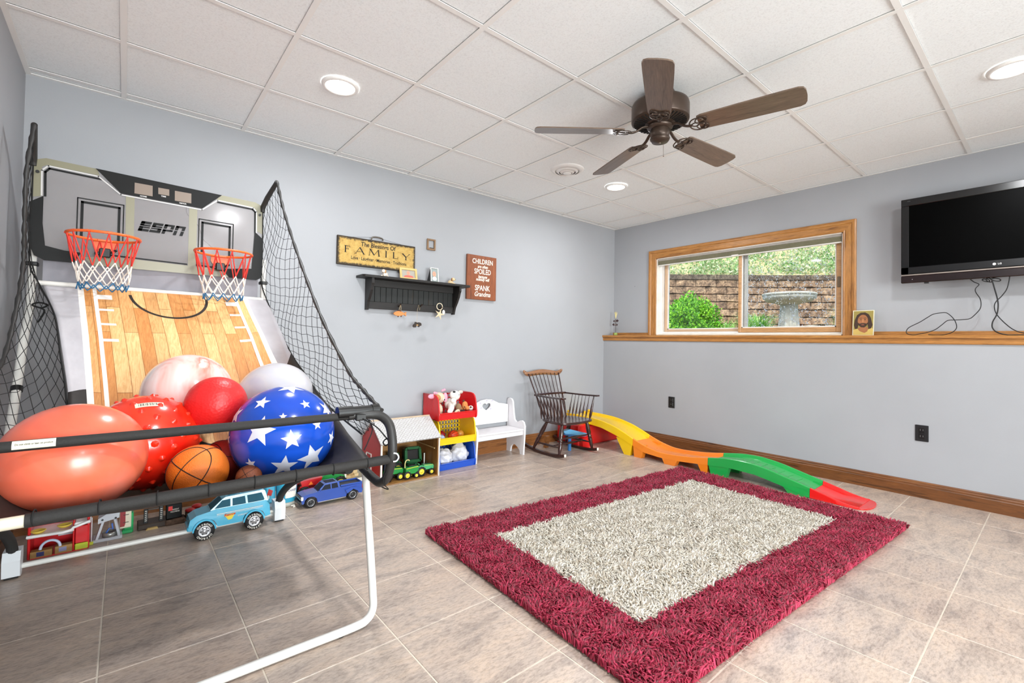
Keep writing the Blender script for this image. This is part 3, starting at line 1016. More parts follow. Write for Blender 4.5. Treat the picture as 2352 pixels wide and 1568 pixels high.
def courtmat():
    m, nt, b = newmat('court_mat_print')
    g = nt.nodes.new('ShaderNodeNewGeometry')
    sx = nt.nodes.new('ShaderNodeSeparateXYZ')
    nt.links.new(g.outputs['Position'], sx.inputs[0])
    X, Y = sx.outputs[0], sx.outputs[1]
    def mth(op, a, c, clamp=False):
        n = nt.nodes.new('ShaderNodeMath')
        n.operation = op
        n.use_clamp = clamp
        for k, v in enumerate((a, c)):
            if isinstance(v, (int, float)): n.inputs[k].default_value = v
            elif v is not None: nt.links.new(v, n.inputs[k])
        return n.outputs[0]
    # court axis skews slightly: u = x - 0.07*(y+.3)
    U = mth('ADD', X, mth('MULTIPLY', mth('ADD', Y, .30), .13))
    def band(v, lo, hi):
        return mth('MULTIPLY', mth('GREATER_THAN', v, lo), mth('LESS_THAN', v, hi))
    # planks running down the mat
    cb = nt.nodes.new('ShaderNodeCombineXYZ')
    nt.links.new(Y, cb.inputs[0]); nt.links.new(U, cb.inputs[1])
    br = nt.nodes.new('ShaderNodeTexBrick')
    br.inputs['Scale'].default_value = 1.0
    br.inputs['Brick Width'].default_value = .42
    br.inputs['Row Height'].default_value = .052
    br.inputs['Mortar Size'].default_value = .0012
    br.inputs['Bias'].default_value = 0.0
    br.inputs['Color1'].default_value = srgb('#f0c88c')
    br.inputs['Color2'].default_value = srgb('#cf8a48')
    br.inputs['Mortar'].default_value = srgb('#a86e36')
    br.offset = .37
    nt.links.new(cb.outputs[0], br.inputs['Vector'])
    gr = noise(nt, coords(nt, 'World', (26, 3.0, 3.0)), 4, 4, .6, 1.5)
    planks = mix(nt, br.outputs[0], ramp(nt, gr, [(0.4, '#d9b48c'), (0.6, '#ffffff')]), .5, 'MULTIPLY')
    grey = ramp(nt, noise(nt, coords(nt, 'World', (1, .6, 1)), 5, 3), [(0.35, '#b0adb2'), (0.65, '#c3c0c4')])
    col = mix(nt, grey, planks, band(U, -.130, .575))
    lines = None
    for lo, hi in ((-.150, -.128), (-.095, -.080), (.522, .537), (.570, .590)):
        l = band(U, lo, hi)
        lines = l if lines is None else mth('MAXIMUM', lines, l)
    for (yc, hw) in ((-.36, .014), (-.44, .006), (-.53, .006), (-.62, .006)):
        yb = band(Y, yc - hw, yc + hw)
        for lo, hi in ((-.080, -.025), (.470, .522)):
            lines = mth('MAXIMUM', lines, mth('MULTIPLY', yb, band(U, lo, hi)))
    lines = mth('MAXIMUM', lines, mth('MULTIPLY', band(Y, -.905, -.893), band(U, -.080, .522)))
    col = mix(nt, col, srgb('#f4efe8'), lines)
    # black arc
    dx, dy = mth('SUBTRACT', U, .215), mth('MULTIPLY', mth('ADD', Y, .33), 1.15)
    rr = mth('SQRT', mth('ADD', mth('MULTIPLY', dx, dx), mth('MULTIPLY', dy, dy)), None)
    arcm = mth('MULTIPLY', band(rr, .160, .173), mth('LESS_THAN', Y, -.335))
    col = mix(nt, col, srgb('#2a221c'), arcm)
    # black lower panels
    yl = mth('ADD', Y, mth('MULTIPLY', mth('SINE', mth('MULTIPLY', X, 22), None), .03))
    low = mth('MAXIMUM', mth('LESS_THAN', yl, -1.02), mth('MULTIPLY', mth('LESS_THAN', yl, -.86), mth('MAXIMUM', mth('LESS_THAN', U, -.150), mth('GREATER_THAN', U, .592))))
    col = mix(nt, col, srgb('#26211f'), low)
    wv = mth('ADD', yl, mth('MULTIPLY', mth('SINE', mth('MULTIPLY', X, 15), None), .07))
    stripe = mth('MULTIPLY', band(wv, -1.60, -1.575), mth('GREATER_THAN', X, .40))
    col = mix(nt, col, srgb('#b3a5ac'), stripe)
    nt.links.new(col, b.inputs['Base Color'])
    b.inputs['Roughness'].default_value = 0.6
    bumpit(nt, b, noise(nt, coords(nt, 'World', (1, .4, 1)), 9, 3), 0.35, 0.02)
    return m
cm_ = MB(courtmat())
def matpt(u, v):
    y = -1.92 + 1.62 * v
    x0 = lerp_tab(MXL, y)
    x = x0 + (MX1 - x0) * u
    return (x, y, matz(x, y))
cm_.grid(matpt, 60, 80)
mo = G_('court_mat', cm_, label='printed wood court mat with black lower edge')
md = mo.modifiers.new('thickness', 'SOLIDIFY')
md.thickness = .003
md.offset = -1
# grey cloth strip behind and above the mat, below the backboard
G_('cloth_strip', MB(M('grey_cloth', '#8b8a91', 0.8)).grid(lambda u, v: (-.275 + .93 * u, -.285 + .004 * math.sin(u * 20), 1.312 + .115 * v), 30, 3), label='grey cloth strip under the backboard')

# backboard
def tintglass():
    m, nt, b = newmat('clear_polycarbonate')
    out = [x for x in nt.nodes if x.type == 'OUTPUT_MATERIAL'][0]
    tr = nt.nodes.new('ShaderNodeBsdfTransparent')
    tr.inputs[0].default_value = (.88, .87, .87, 1)
    b.inputs['Base Color'].default_value = srgb('#b0adad')
    b.inputs['Roughness'].default_value = 0.12
    mx = nt.nodes.new('ShaderNodeMixShader')
    mx.inputs[0].default_value = 0.30
    nt.links.new(tr.outputs[0], mx.inputs[1])
    nt.links.new(b.outputs[0], mx.inputs[2])
    nt.links.new(mx.outputs[0], out.inputs[0])
    return m
def bp_(x, z, h):   # board plane; h>0 towards the room. Slight fall to the right
    return (x, -.300 - h, z)
def fall(x): return -.030 * (x + .31) / .98
outl = [(-.322, 1.50), (-.322, 1.88), (-.305, 1.905), (-.275, 1.918), (.625, 1.888), (.655, 1.875), (.668, 1.845), (.670, 1.455), (.660, 1.430), (.638, 1.416), (-.270, 1.424), (-.300, 1.440)]
bo = G_('backboard', MB(tintglass()).prism(outl, -.004, 0, bp_), label='clear backboard with two square targets')
def layer(name, polys, mat, h, par=None, th=.0006, label=None):
    mb = MB(mat)
    for p in polys:
        mb.prism(p, h, h + th, bp_)
    return obj(name, mb, par or bo, True, label=label)
def strip(pts, w):
    """polyline of given width as separate quads with joins"""
    out = []
    for (a, b_) in zip(pts, pts[1:]):
        A, B = Vector(a), Vector(b_)
        d = (B - A).normalized()
        n = Vector((-d.y, d.x)) * w / 2
        e = d * w * .45
        out.append([tuple(A + n - e), tuple(B + n + e), tuple(B - n + e), tuple(A - n - e)])
    return out
OLV = M('olive_print', '#85826c', 0.3, var=(4, 0.03, (1, 1, 1)))
GWH = M('pale_print', '#c9c8c6', 0.3, var=(4, 0.03, (1, 1, 1)))
layer('border_print', [
    [(-.322, 1.72), (-.322, 1.88), (-.305, 1.905), (-.275, 1.918), (-.091, 1.912), (-.080, 1.880), (-.270, 1.886), (-.288, 1.872), (-.288, 1.73)],
    [(.448, 1.894), (.625, 1.888), (.655, 1.875), (.668, 1.845), (.668, 1.70), (.634, 1.715), (.634, 1.835), (.618, 1.855), (.425, 1.862)],
    [(.024, 1.797), (.060, 1.796), (.062, 1.470), (.029, 1.472)], [(.298, 1.788), (.336, 1.787), (.336, 1.462), (.299, 1.463)],
    [(-.10, 1.419), (.53, 1.417), (.50, 1.462), (.34, 1.462), (-.04, 1.472), (-.13, 1.455)]], OLV, .0002)
for st_ in (strip([(-.274, 1.735), (-.276, 1.850), (-.262, 1.870), (-.075, 1.862)], .009), strip([(.434, 1.849), (.612, 1.842), (.626, 1.828), (.628, 1.705)], .009),
      strip([(-.03, 1.478), (.293, 1.470)], .007), strip([(.339, 1.471), (.46, 1.466)], .007)):
    layer('border_line', st_, BLK_G, .001)
layer('border_highlight', strip([(-.286, 1.735), (-.288, 1.856), (-.266, 1.882), (-.085, 1.874), (.004, 1.800), (.358, 1.790), (.432, 1.860), (.616, 1.852), (.634, 1.832), (.636, 1.705)], .006), GWH, .0016)
sc_ = layer('score_panel', [[(-.096, 1.912), (.452, 1.893), (.358, 1.797), (.004, 1.806)]], BLK_G, .0022, th=.004, label='black score panel')
DSP = M('grey_display', '#8a7d72', 0.15, var=(4, 0.03, (1, 1, 1)))
for p, lab_, sz in (([(.058, 1.875), (.133, 1.875), (.134, 1.818), (.058, 1.818)], 'HOME', .010), ([(.157, 1.871), (.205, 1.871), (.206, 1.836), (.158, 1.836)], 'TIME', .010), ([(.230, 1.870), (.305, 1.870), (.306, 1.815), (.231, 1.815)], 'VISITOR', .009)):
    layer('display', [p], DSP, .0064, sc_)
    cx = (p[0][0] + p[1][0]) / 2
    obj('display_caption', MB(GWH).text(lab_, sz, lambda a, b, h: bp_(cx + a, p[2][1] - .0085 + b, .0064), bold=.0004), sc_, True)
def target(x0, x1, z0, z1):
    return strip([(x0, z0), (x0, z1), (x1, z1 - .003), (x1, z0)], .005) , strip([(x0 + .017, z0), (x0 + .017, z1 - .018), (x1 - .017, z1 - .021), (x1 - .017, z0)], .011)
for a in ((-.159, .017, 1.560, 1.750), (.345, .514, 1.545, 1.736)):
    p, q = target(*a)
    layer('target_square', p + q, BLK_G, .001)
blk1 = [(-.325, 1.50), (-.325, 1.695), (-.279, 1.732), (-.279, 1.60), (-.268, 1.493), (-.20, 1.478), (-.14, 1.476), (-.165, 1.422), (-.270, 1.422), (-.305, 1.442)]
blk2 = [(.626, 1.709), (.672, 1.668), (.672, 1.445), (.660, 1.425), (.640, 1.414), (.50, 1.416), (.462, 1.463), (.614, 1.481), (.620, 1.581)]
layer('corner_panel', [blk1], BLK_G, .0028, th=.003, label='black left corner panel')
layer('corner_panel', [blk2], BLK_G, .0028, th=.003, label='black right corner panel')
for x, z in ((-.302, 1.845), (.652, 1.815)):
    mb = MB(BLK_P)
    mb.lathe([(0, .008), (.006, .006), (.008, 0)], (x, -.300, z), 10, 'Y').cyl((x, -.300, z), (x, -.309, z), .007, n=10)
    obj('bolt', mb, bo, True)
# slanted logo with a horizontal cut
def logo():
    mb = MB(BLK_G)
    zb, zt, sh = 1.6245, 1.6785, .30
    hh = zt - zb
    def q(x0, x1, a, b_):   # letter bar, a..b fraction of height
        f = lambda x, t: (x + (zb + hh * t - zb) * sh, zb + hh * t)
        mb.prism([f(x0, a), f(x1, a), f(x1, b_), f(x0, b_)], .001, .0016, bp_)
    L = .044; g = .006; x = .076
    cut = [(.44, .54)]
    # E
    q(x, x + .016, 0, .47); q(x, x + .016, .54, 1); q(x, x + L, .76, 1); q(x, x + L, .54, .68); q(x, x + L, .34, .47); q(x, x + L, 0, .24)
    x += L + g
    # S
    q(x, x + L, .76, 1); q(x, x + .016, .54, .82); q(x, x + L, .54, .68); q(x, x + L, .34, .47); q(x + L - .016, x + L, .18, .47); q(x - .003, x + L, 0, .24)
    x += L + g
    # P
    q(x, x + .014, 0, .46); q(x, x + .014, .54, 1); q(x, x + L, .80, 1); q(x + L - .014, x + L, .54, .82); q(x + L - .014, x + L, .36, .46); q(x, x + L, .28, .46)
    x += L + g
    # N
    q(x, x + .014, 0, .46); q(x, x + .014, .54, 1); q(x, x + L, .80, 1); q(x + L - .014, x + L, .54, .82); q(x + L - .014, x + L, 0, .46)
    return mb
obj('logo', logo(), bo, True)
# thin wires of the scoreboard behind the board
mb = MB(CORD)
mb.tube(catmull([(.285, -.28, 1.80), (.29, -.275, 1.76), (.31, -.27, 1.74), (.345, -.27, 1.70), (.37, -.27, 1.63), (.40, -.27, 1.60), (.44, -.27, 1.56)], 5), .0016, 5)
obj('wire', mb, bo, True)

# rims with nets
ORG = M('orange_rim', '#f0692a', 0.35, var=(4, 0.05, (1, 1, 1)))
NR, NW, NB = M('red_net', '#e0362a', 0.6), M('white_net', '#efe6dc', 0.6), M('blue_net', '#1d6490', 0.6)
for cx, zr in ((-.050, 1.545), (.450, 1.532)):
    cy, R_ = -.458, .136
    rim = G_('rim', MB(ORG).tube([(cx + R_ * math.cos(t), cy + R_ * math.sin(t), zr) for t in [2 * PI * q / 48 for q in range(48)]], .0062, 10, True), label='orange hoop rim')
    mb = MB(ORG)
    mb.prism([(-.045, .004), (.045, .004), (.045, -.03), (.030, -.055), (-.030, -.055), (-.045, -.03)], 0, .006, lambda a, b, h: (cx + a, -.312 - h, zr + b))
    mb.prism([(cx - .04, -.316), (cx + .04, -.316), (cx + .028, -.335), (cx - .028, -.335)], zr - .004, zr + .004)
    obj('bracket', mb, rim, True)
    mb = MB(BLK_P)
    mb.box(cx - .022, cx + .022, -.345, -.318, zr - .085, zr - .040, .004).cyl((cx + .02, -.33, zr - .06), (cx + .045, -.34, zr - .045), .006, n=8).box(cx - .04, cx - .02, -.335, -.318, zr - .075, zr - .06, .003)
    obj('sensor', mb, rim, True, label='black score sensor')
    N, rows = 12, [(.004, 1.0), (.135, .80), (.182, .74), (.230, .69), (.262, .67)]
    def kp(r, k):
        dz, s_ = rows[r]
        a = 2 * PI * (k + .5 * (r % 2)) / N + .15
        w_ = .004 * math.sin(k * 2.7 + r)
        return (cx + (R_ * s_ + w_) * math.cos(a), cy + (R_ * s_ + w_) * math.sin(a), zr - dz)
    for r, mt in ((0, NR), (1, NR), (2, NW), (3, NB)):
        pass
    segs = {'net_red': (NR, [(0, 1)]), 'net_white': (NW, [(1, 2), (2, 3)]), 'net_blue': (NB, [(3, 4)])}
    for nm, (mt, prs) in segs.items():
        mb = MB(mt)
        for r, r2 in prs:
            for k in range(N):
                for dk in ((0, -1) if r % 2 == 0 else (0, 1)):
                    p, q = Vector(kp(r, k)), Vector(kp(r2, k + dk))
                    m_ = (p + q) / 2 + Vector((0, 0, -.003))
                    mb.tube([p, m_, q], [.0026, .0032, .0026] if nm != 'net_blue' else [.0026, .0026, .0030], 5)
        if nm == 'net_red':
            for k in range(N):
                a = 2 * PI * k / N + .15
                for da in (-.05, .05):
                    mb.tube([(cx + R_ * math.cos(a + da), cy + R_ * math.sin(a + da), zr + .007), (cx + (R_ + .006) * math.cos(a + da), cy + (R_ + .006) * math.sin(a + da), zr - .004), kp(0, k)], .0018, 4)
        obj('net', mb, rim, True, label={'net_red': 'red upper net', 'net_white': 'white middle net', 'net_blue': 'blue net tips'}[nm])

# side nets: border sleeves from the backboard arms to the front hoops
tipL, tipR = Vector((-.300, -.47, 2.015)), Vector((.706, -.47, 1.990))
for sg, tip, bx_, be in ((-1, tipL, -.305, [(-.318, -.30, 1.90), (-.318, -.30, 1.60), (-.318, -.30, 1.40), (-.285, -.31, 1.31), (-.212, -.50, 1.155), (-.172, -.70, .975), (-.142, -.85, .835), (-.132, -.95, .70), (-.17, -1.2, .62), (-.20, -1.5, .68), (-.24, -1.80, .66)]),
                         (1, tipR, .665, [(.668, -.30, 1.865), (.672, -.30, 1.60), (.670, -.30, 1.42), (.700, -.31, 1.30), (.708, -.815, 1.005), (.708, -1.14, .885), (.708, -1.43, .785), (.735, -1.76, .705)])):
    base = Vector(be[0])
    arm = [base + Vector((0, .0, 0)), base.lerp(tip, .3) + Vector((0, -.01, .01)), tip]
    mb = MB(FOAMG).tube([base + Vector((0, 0, -.03))] + arm, [.016, .019, .019, .015], 10, flat=.75)
    if sg < 0:
        front = [tip, (-.315, -.50, 1.80), (-.322, -.45, 1.55), (-.325, -.42, 1.38), (-.33, -.54, 1.15), (-.335, -.75, .95), (-.338, -1.15, .86), (-.338, -1.5, .82), (XA, -1.80, .80)]
    else:
        front = [tip, (.745, -.50, 1.80), (.757, -.80, 1.483), (.766, -1.16, 1.162), (.774, -1.50, .93), (.778, -1.66, .86), (XB, -1.83, .80)]
    G_('net_arm', mb, label='padded black arm at the top of the net')
    fc = catmull(front, 10)
    G_('net_sleeve', MB(FOAMG).tube(fc, [.008 + .0022 * math.sin(i * 1.9) for i in range(len(fc))], 8), label='black cloth sleeve along the net edge')
    bc = catmull(be, 10)
    G_('net_edge_cord', MB(CORD).tube(bc, .0035, 6))
    def samp(c, t):
        L = [0]
        for a, b_ in zip(c, c[1:]): L.append(L[-1] + (b_ - a).length)
        s_ = t * L[-1]
        for i in range(len(c) - 1):
            if s_ <= L[i + 1] + 1e-9:
                return c[i].lerp(c[i + 1], (s_ - L[i]) / max(1e-9, L[i + 1] - L[i]))
        return c[-1]
    NR_, NC = 44, 12
    def npnt(i, j):
        i = max(0, min(NR_, i))
        a, b_ = samp(fc, i / NR_), samp(bc, i / NR_)
        p = b_.lerp(a, j / NC)
        h = math.sin(PI * j / NC)
        return p + Vector((sg * .012 * h * math.sin(i * .5), .004 * math.sin(i * 1.3 + j), -.022 * h + .004 * math.sin(j * 2.1 + i)))
    mb = MB(CORD)
    for i in range(0, NR_ + 1):
        for j in range(NC):
            if (i + j) % 2 == 0:
                if i + 1 <= NR_: mb.tube([npnt(i, j), npnt(i + 1, j + 1)], .0013, 3, caps=False)
                if i - 1 >= 0: mb.tube([npnt(i, j), npnt(i - 1, j + 1)], .0013, 3, caps=False)
    G_('side_net', mb, label='black string side net', kind='stuff')
mb = MB(CORD)
mb.tube(catmull([(-.30, -.33, 1.20), (-.27, -.34, 1.19), (-.25, -.33, 1.205), (-.28, -.33, 1.215), (-.30, -.34, 1.20), (-.26, -.345, 1.18), (-.27, -.35, 1.14), (-.28, -.35, 1.12)], 5), .004, 5)
G_('cable_bundle', mb)

# ================================================================ BALLS
def gloss(name, stops, scale, rough=.22, rot=(0, 0, 0), st=(1, 1, 1), dist=.8):
    m, nt, b = newmat(name)
    f = noise(nt, coords(nt, 'Object', st, rot), scale, 4, .55, dist)
    nt.links.new(ramp(nt, f, stops), b.inputs['Base Color'])
    b.inputs['Roughness'].default_value = rough
    b.inputs['Subsurface Weight'].default_value = 0.15
    b.inputs['Subsurface Radius'].default_value = (.02, .01, .01)
    b.inputs['Coat Weight'].default_value = 0.3
    b.inputs['Coat Roughness'].default_value = 0.15
    return m
def ball_obj(name, c, r, mat, label, nu=48, nv=28, fn=None, sc=(1, 1, 1), post=None, group=None):
    mb = MB(mat).ball((0, 0, 0), (r * sc[0], r * sc[1], r * sc[2]), nu, nv, fn)
    if post: post(mb)
    o = obj(name, mb, label=label, cat='ball', group=group)
    o.location = c
    return o
pc = (-.062, -1.672, .714)
def dent(mb):   # presses against the two front bars
    out = []
    for v in mb.v:
        y = v[1] + pc[1]
        z = v[2] + pc[2]
        if y < -1.824 and z > .75: v = (v[0], -1.824 - pc[1] + (y + 1.824) * .1, v[2])
        out.append(v)
    mb.v = out
ball_obj('play_ball', pc, .160, gloss('coral_vinyl', [(0.35, '#e85f4a'), (0.55, '#ec7152'), (0.8, '#ee8f7c')], 2.0, .25), 'large coral pink vinyl ball at the front left of the game', sc=(1.03, 1, .96), post=dent)
# knobbly ball
kn = [Vector((math.sqrt(max(0, 1 - z * z)) * math.cos(k * 2.399963), math.sqrt(max(0, 1 - z * z)) * math.sin(k * 2.399963), z)) for k, z in enumerate([1 - 2 * (i + .5) / 130 for i in range(130)])]
sb_ = thing('knobbly_ball', 'red orange ball covered in small knobs behind the coral ball', 'ball', (.100, -1.385, .690))
m = gloss('red_orange_vinyl', [(0.4, '#ec3a1e'), (0.6, '#e2200f')], 3, .2)
obj('shell', MB(m).ball((0, 0, 0), .163, 48, 28), sb_)
for d in [Vector((0, 0, 1))]:
    mb = MB(m)
    p = d * .1615
    a = d.orthogonal().normalized()
    b_ = d.cross(a)
    vs, fs = [], []
    for (r, h) in ((.0125, 0), (.0075, .0035), (.0045, .0075), (.0, .009)):
        for k in range(8):
            t = 2 * PI * k / 8
            vs.append(p + d * h + (a * math.cos(t) + b_ * math.sin(t)) * r)
    for i in range(3):
        for k in range(8):
            fs.append((i * 8 + k, i * 8 + (k + 1) % 8, (i + 1) * 8 + (k + 1) % 8, (i + 1) * 8 + k))
    mb.add(vs, fs, True)
knob_me = mb.mesh('knob')
for d in kn:
    o = bpy.data.objects.new('knob', knob_me)
    COL.objects.link(o)
    o.parent = sb_
    o.rotation_mode = 'QUATERNION'
    o.rotation_quaternion = Vector((0, 0, 1)).rotation_difference(d)
mb = MB(STK)
def onball(c_dir, r, up=Vector((0, 0, 1))):
    d = Vector(c_dir).normalized()
    rt = up.cross(d).normalized()
    u = d.cross(rt)
    def f(a, b, h=0):
        v = (d + rt * (a / r) + u * (b / r)).normalized()
        return tuple(v * (r + h))
    return f
f = onball((.05, -.50, .86), .163)
mb.grid(lambda u, v: f(-.040 + .08 * u, -.011 + .022 * v, .0012), 8, 2)
mb.mat(BLK_P)
for k in range(15):
    x = -.030 + k * .0042 + (.001 if k % 3 else 0)
    mb.grid(lambda u, v: f(x + (.001 + .0009 * (k % 2)) * u, -.006 + .013 * v, .0018), 1, 1)
obj('bar_label', mb, sb_, label='white printed sticker')
ball_obj('play_ball', (.248, -1.105, .826), .163, gloss('pink_swirl_vinyl', [(0.40, '#f3e4e1'), (0.52, '#f0c4bb'), (0.60, '#ea8371'), (0.66, '#f0c9c1'), (0.8, '#f3e4e2')], 1.9, .2, st=(3.0, 3.0, 1), rot=(.5, .4, 0)), 'large white and pink swirled vinyl ball against the court mat')
def grip(mb): pass
gm, gnt, gb = newmat('red_rubber')
gb.inputs['Base Color'].default_value = srgb('#dc2222')
gb.inputs['Roughness'].default_value = .42
vo = gnt.nodes.new('ShaderNodeTexVoronoi')
vo.inputs['Scale'].default_value = 110
gnt.links.new(coords(gnt, 'Object'), vo.inputs['Vector'])
bumpit(gnt, gb, vo.outputs['Distance'], .4, .002)
ball_obj('rubber_ball', (.313, -1.385, .808), .104, gm, 'red rubber playground ball resting on top of the heap')
ball_obj('play_ball', (.570, -1.175, .787), .164, gloss('grey_purple_vinyl', [(0.32, '#b9bac6'), (0.5, '#c6c3c6'), (0.60, '#b7b3c4'), (0.70, '#8b78ba'), (0.80, '#9fb4e0')], 1.7, .2, st=(1, 2, 1)), 'large pale grey and purple vinyl ball behind the star ball')
# blue ball with white stars
bs = thing('star_ball', 'large blue vinyl ball printed with white stars', 'ball', (.505, -1.582, .704))
RB = .1785
obj('shell', MB(gloss('blue_vinyl', [(0.3, '#0b3fae'), (0.7, '#1a56c6')], 2, .18)).ball((0, 0, 0), RB, 56, 32), bs)
view = (Vector((.0378, -3.4876, 1.0661)) - Vector((.505, -1.582, .704))).normalized()
def star_at(px, py, r, rot):
    """px,py in ball radii as seen from the front"""
    z2 = max(0, 1 - px * px - py * py)
    rt = Vector((0, 0, 1)).cross(view).normalized()
    u = view.cross(rt)
    d = rt * px + u * py + view * math.sqrt(z2)
    return onball(d, RB), r, rot
mb = MB(M('star_white', '#dcdce6', 0.3))
for (px, py, r, rot) in ((-.40, .63, .030, .1), (.10, .93, .050, .4), (.38, .56, .020, 0), (-.86, .42, .042, .5), (-.42, .08, .056, -.15), (-.97, -.03, .022, .3), (.14, -.12, .036, .1), (.60, .14, .020, 0), (-.55, -.52, .022, .2), (.02, -.62, .046, -.1), (.52, -.50, .056, .35), (.80, .45, .040, .5), (-.86, -.55, .030, .2), (-.02, .33, .014, 0), (.90, -.15, .03, .8)):
    f, r, rot = star_at(px, py, r, rot)
    mb = MB(M('star_white', '#dcdce6', 0.3))
    c = f(0, 0, .0012)
    vs = [c]
    for k in range(10):
        a = PI / 2 + rot + k * PI / 5
        q = r if k % 2 == 0 else r * .42
        vs.append(f(q * math.cos(a), q * math.sin(a), .0012))
        
    vm = [f(.5 * (r if k % 2 == 0 else r * .42) * math.cos(PI / 2 + rot + k * PI / 5), .5 * (r if k % 2 == 0 else r * .42) * math.sin(PI / 2 + rot + k * PI / 5), .0012) for k in range(10)]
    n0 = len(vs)
    vs += vm
    fs = [(0, n0 + k, n0 + (k + 1) % 10) for k in range(10)] + [(n0 + k, 1 + k, 1 + (k + 1) % 10, n0 + (k + 1) % 10) for k in range(10)]
    mb.add(vs, fs, True)
    obj('star', mb, bs)
def basketball(c, r, col, label, rot):
    t = thing('basketball', label, 'ball', c)
    t.rotation_euler = rot
    obj('shell', MB(M('basketball_' + col, col, 0.5, bump=(260, .5))).ball((0, 0, 0), r, 48, 28), t)
    mb = MB(M('seam_black', '#1c1412', 0.6))
    def ring(fn): mb.tube([Vector(fn(2 * PI * k / 48)).normalized() * (r + .0002) for k in range(48)], r * .018, 5, True)
    ring(lambda a: (math.cos(a), math.sin(a), 0))
    ring(lambda a: (math.cos(a), 0, math.sin(a)))
    for sg in (-1, 1):
        mb.tube([Vector((sg * (.62 + .0 * math.cos(a)) + sg * .16 * math.cos(2 * a), .78 * math.cos(a), .78 * math.sin(a))).normalized() * (r + .0002) for a in [2 * PI * k / 48 for k in range(48)]], r * .018, 5, True)
    obj('seam', mb, t)
    return t
basketball((.238, -1.600, .610), .0895, '#e8751f', 'orange basketball in front beside the star ball', (.5, .35, .9))
basketball((.340, -1.405, .588), .082, '#b5281c', 'dark red basketball half hidden behind the orange basketball', (1.2, .3, .2))
basketball((.372, -1.690, .590), .040, '#8a4a2a', 'small brown basketball under the star ball', (.3, 1.0, .2))
# ================================================================ CEILING FIXTURES
LENS = M('lit_lens', '#ffffff', 0.4, emit=('#fffaf2', 6.0))
for k, (x, y) in enumerate(LAMPS):
    lab = ['recessed ceiling light nearest the basketball game', 'recessed ceiling light between the fan and the window corner', 'recessed ceiling light near the television',
           'recessed ceiling light above the front of the basketball game', 'recessed ceiling light by the added glazed door, right side', 'recessed ceiling light by the added glazed door, left side'][k]
    t = thing('recessed_light', lab, 'ceiling light', (x, y, H), group=None)
    obj('trim_ring', MB(TEE).lathe([(.076, -.006), (.080, -.010), (.094, -.006), (.097, .001), (.097, .004)], (x, y, H), 40), t, True)
    obj('lens', MB(LENS).lathe([(0, -.0075), (.05, -.0075), (.077, -.0065), (.077, -.003)], (x, y, H), 40), t, True)
t = thing('air_diffuser', 'round white ceiling air vent beside the fan', 'vent', (2.729, -.898, H))
for k, (r0, r1, z0, z1) in enumerate(((.135, .098, .004, -.014), (.092, .068, -.004, -.022), (.062, .040, -.010, -.028))):
    obj('vent_ring', MB(TEE).lathe([(r0, z0 + .006), (r0, z0), (r0 * .97, z0 - .004), (r1, z1), (r1 - .002, z1 + .004), (r0 - .006, z0 + .004)], (2.729, -.898, H), 40), t, True)
obj('vent_core', MB(TEE).lathe([(0, -.030), (.030, -.030), (.036, -.024), (.030, -.012), (0, -.010)], (2.729, -.898, H), 30), t, True)
obj('vent_throat', MB(M('dark_throat', '#4a4844', .8)).lathe([(0, .001), (.096, .001)], (2.729, -.898, H), 30), t, True)

# ceiling fan
FX, FY, FZ = 2.268, -2.043, 2.232
BRZ = M('oiled_bronze', '#493b32', 0.35, metal=.5, var=(8, .12, (1, 1, 1)))
BRL = M('bronze_light', '#76685c', 0.35, metal=.4)
fan = thing('ceiling_fan', 'five blade bronze ceiling fan with dark walnut blades', 'ceiling fan', (FX, FY, H))
obj('motor_housing', MB(BRZ).lathe([(.0, 0), (.075, 0), (.080, -.012), (.085, -.050), (.130, -.056), (.150, -.066), (.154, -.080), (.154, -.155), (.152, -.160), (.146, -.163), (.130, -.166), (.065, -.178), (.060, -.182), (0, -.182)], (FX, FY, H), 56), fan, True)
mb = MB(M('vent_black', '#0c0b0a', .8))
for k in range(40):
    a = 2 * PI * k / 40
    mb = MB(M('vent_black', '#0c0b0a', .8)) if k == 0 else mb
    c, s_ = math.cos(a), math.sin(a)
    for (r, w_) in ((.080, .0028), (.126, .0044)):
        pass
    p0 = (FX + .082 * c, FY + .082 * s_, H - .1762)
    p1 = (FX + .140 * c, FY + .140 * s_, H - .1655)
    mb.bar(p0, p1, .0052, .004)
obj('vent_slot', mb, fan, True, kind='stuff')
obj('rotor', MB(BRZ).lathe([(.0, -.18), (.066, -.18), (.070, -.190), (.062, -.202), (0, -.202)], (FX, FY, H), 32), fan, True)
obj('switch_housing', MB(BRZ).lathe([(.0, -.200), (.046, -.200), (.050, -.206), (.050, -.245), (.047, -.250), (.052, -.254), (.051, -.262), (.044, -.272), (.0, -.276)], (FX, FY, H), 36).lathe([(.0515, -.252), (.054, -.2545), (.0515, -.257)], (FX, FY, H), 36), fan, True)
obj('pull_chain', MB(BRL).cyl((FX + .016, FY - .012, H - .270), (FX + .017, FY - .013, H - .345), .0011, n=6).ball((FX + .017, FY - .013, H - .350), .0032, 8, 6), fan, True)
obj('finial', MB(BRL).ball((FX, FY, H - .277), .006, 10, 8), fan, True)
WAL = wood('walnut_blade', '#4a392d', '#705c4d', '#8c7868', 'X', .28, kind='Object', coat=.35)
blade_out = [(.205, .050), (.225, .058), (.40, .064), (.60, .068), (.660, .068), (.680, .060), (.689, .040), (.692, 0), (.689, -.040), (.680, -.060), (.660, -.068), (.60, -.068), (.40, -.064), (.225, -.058), (.205, -.050)]
tilt = math.radians(-12)
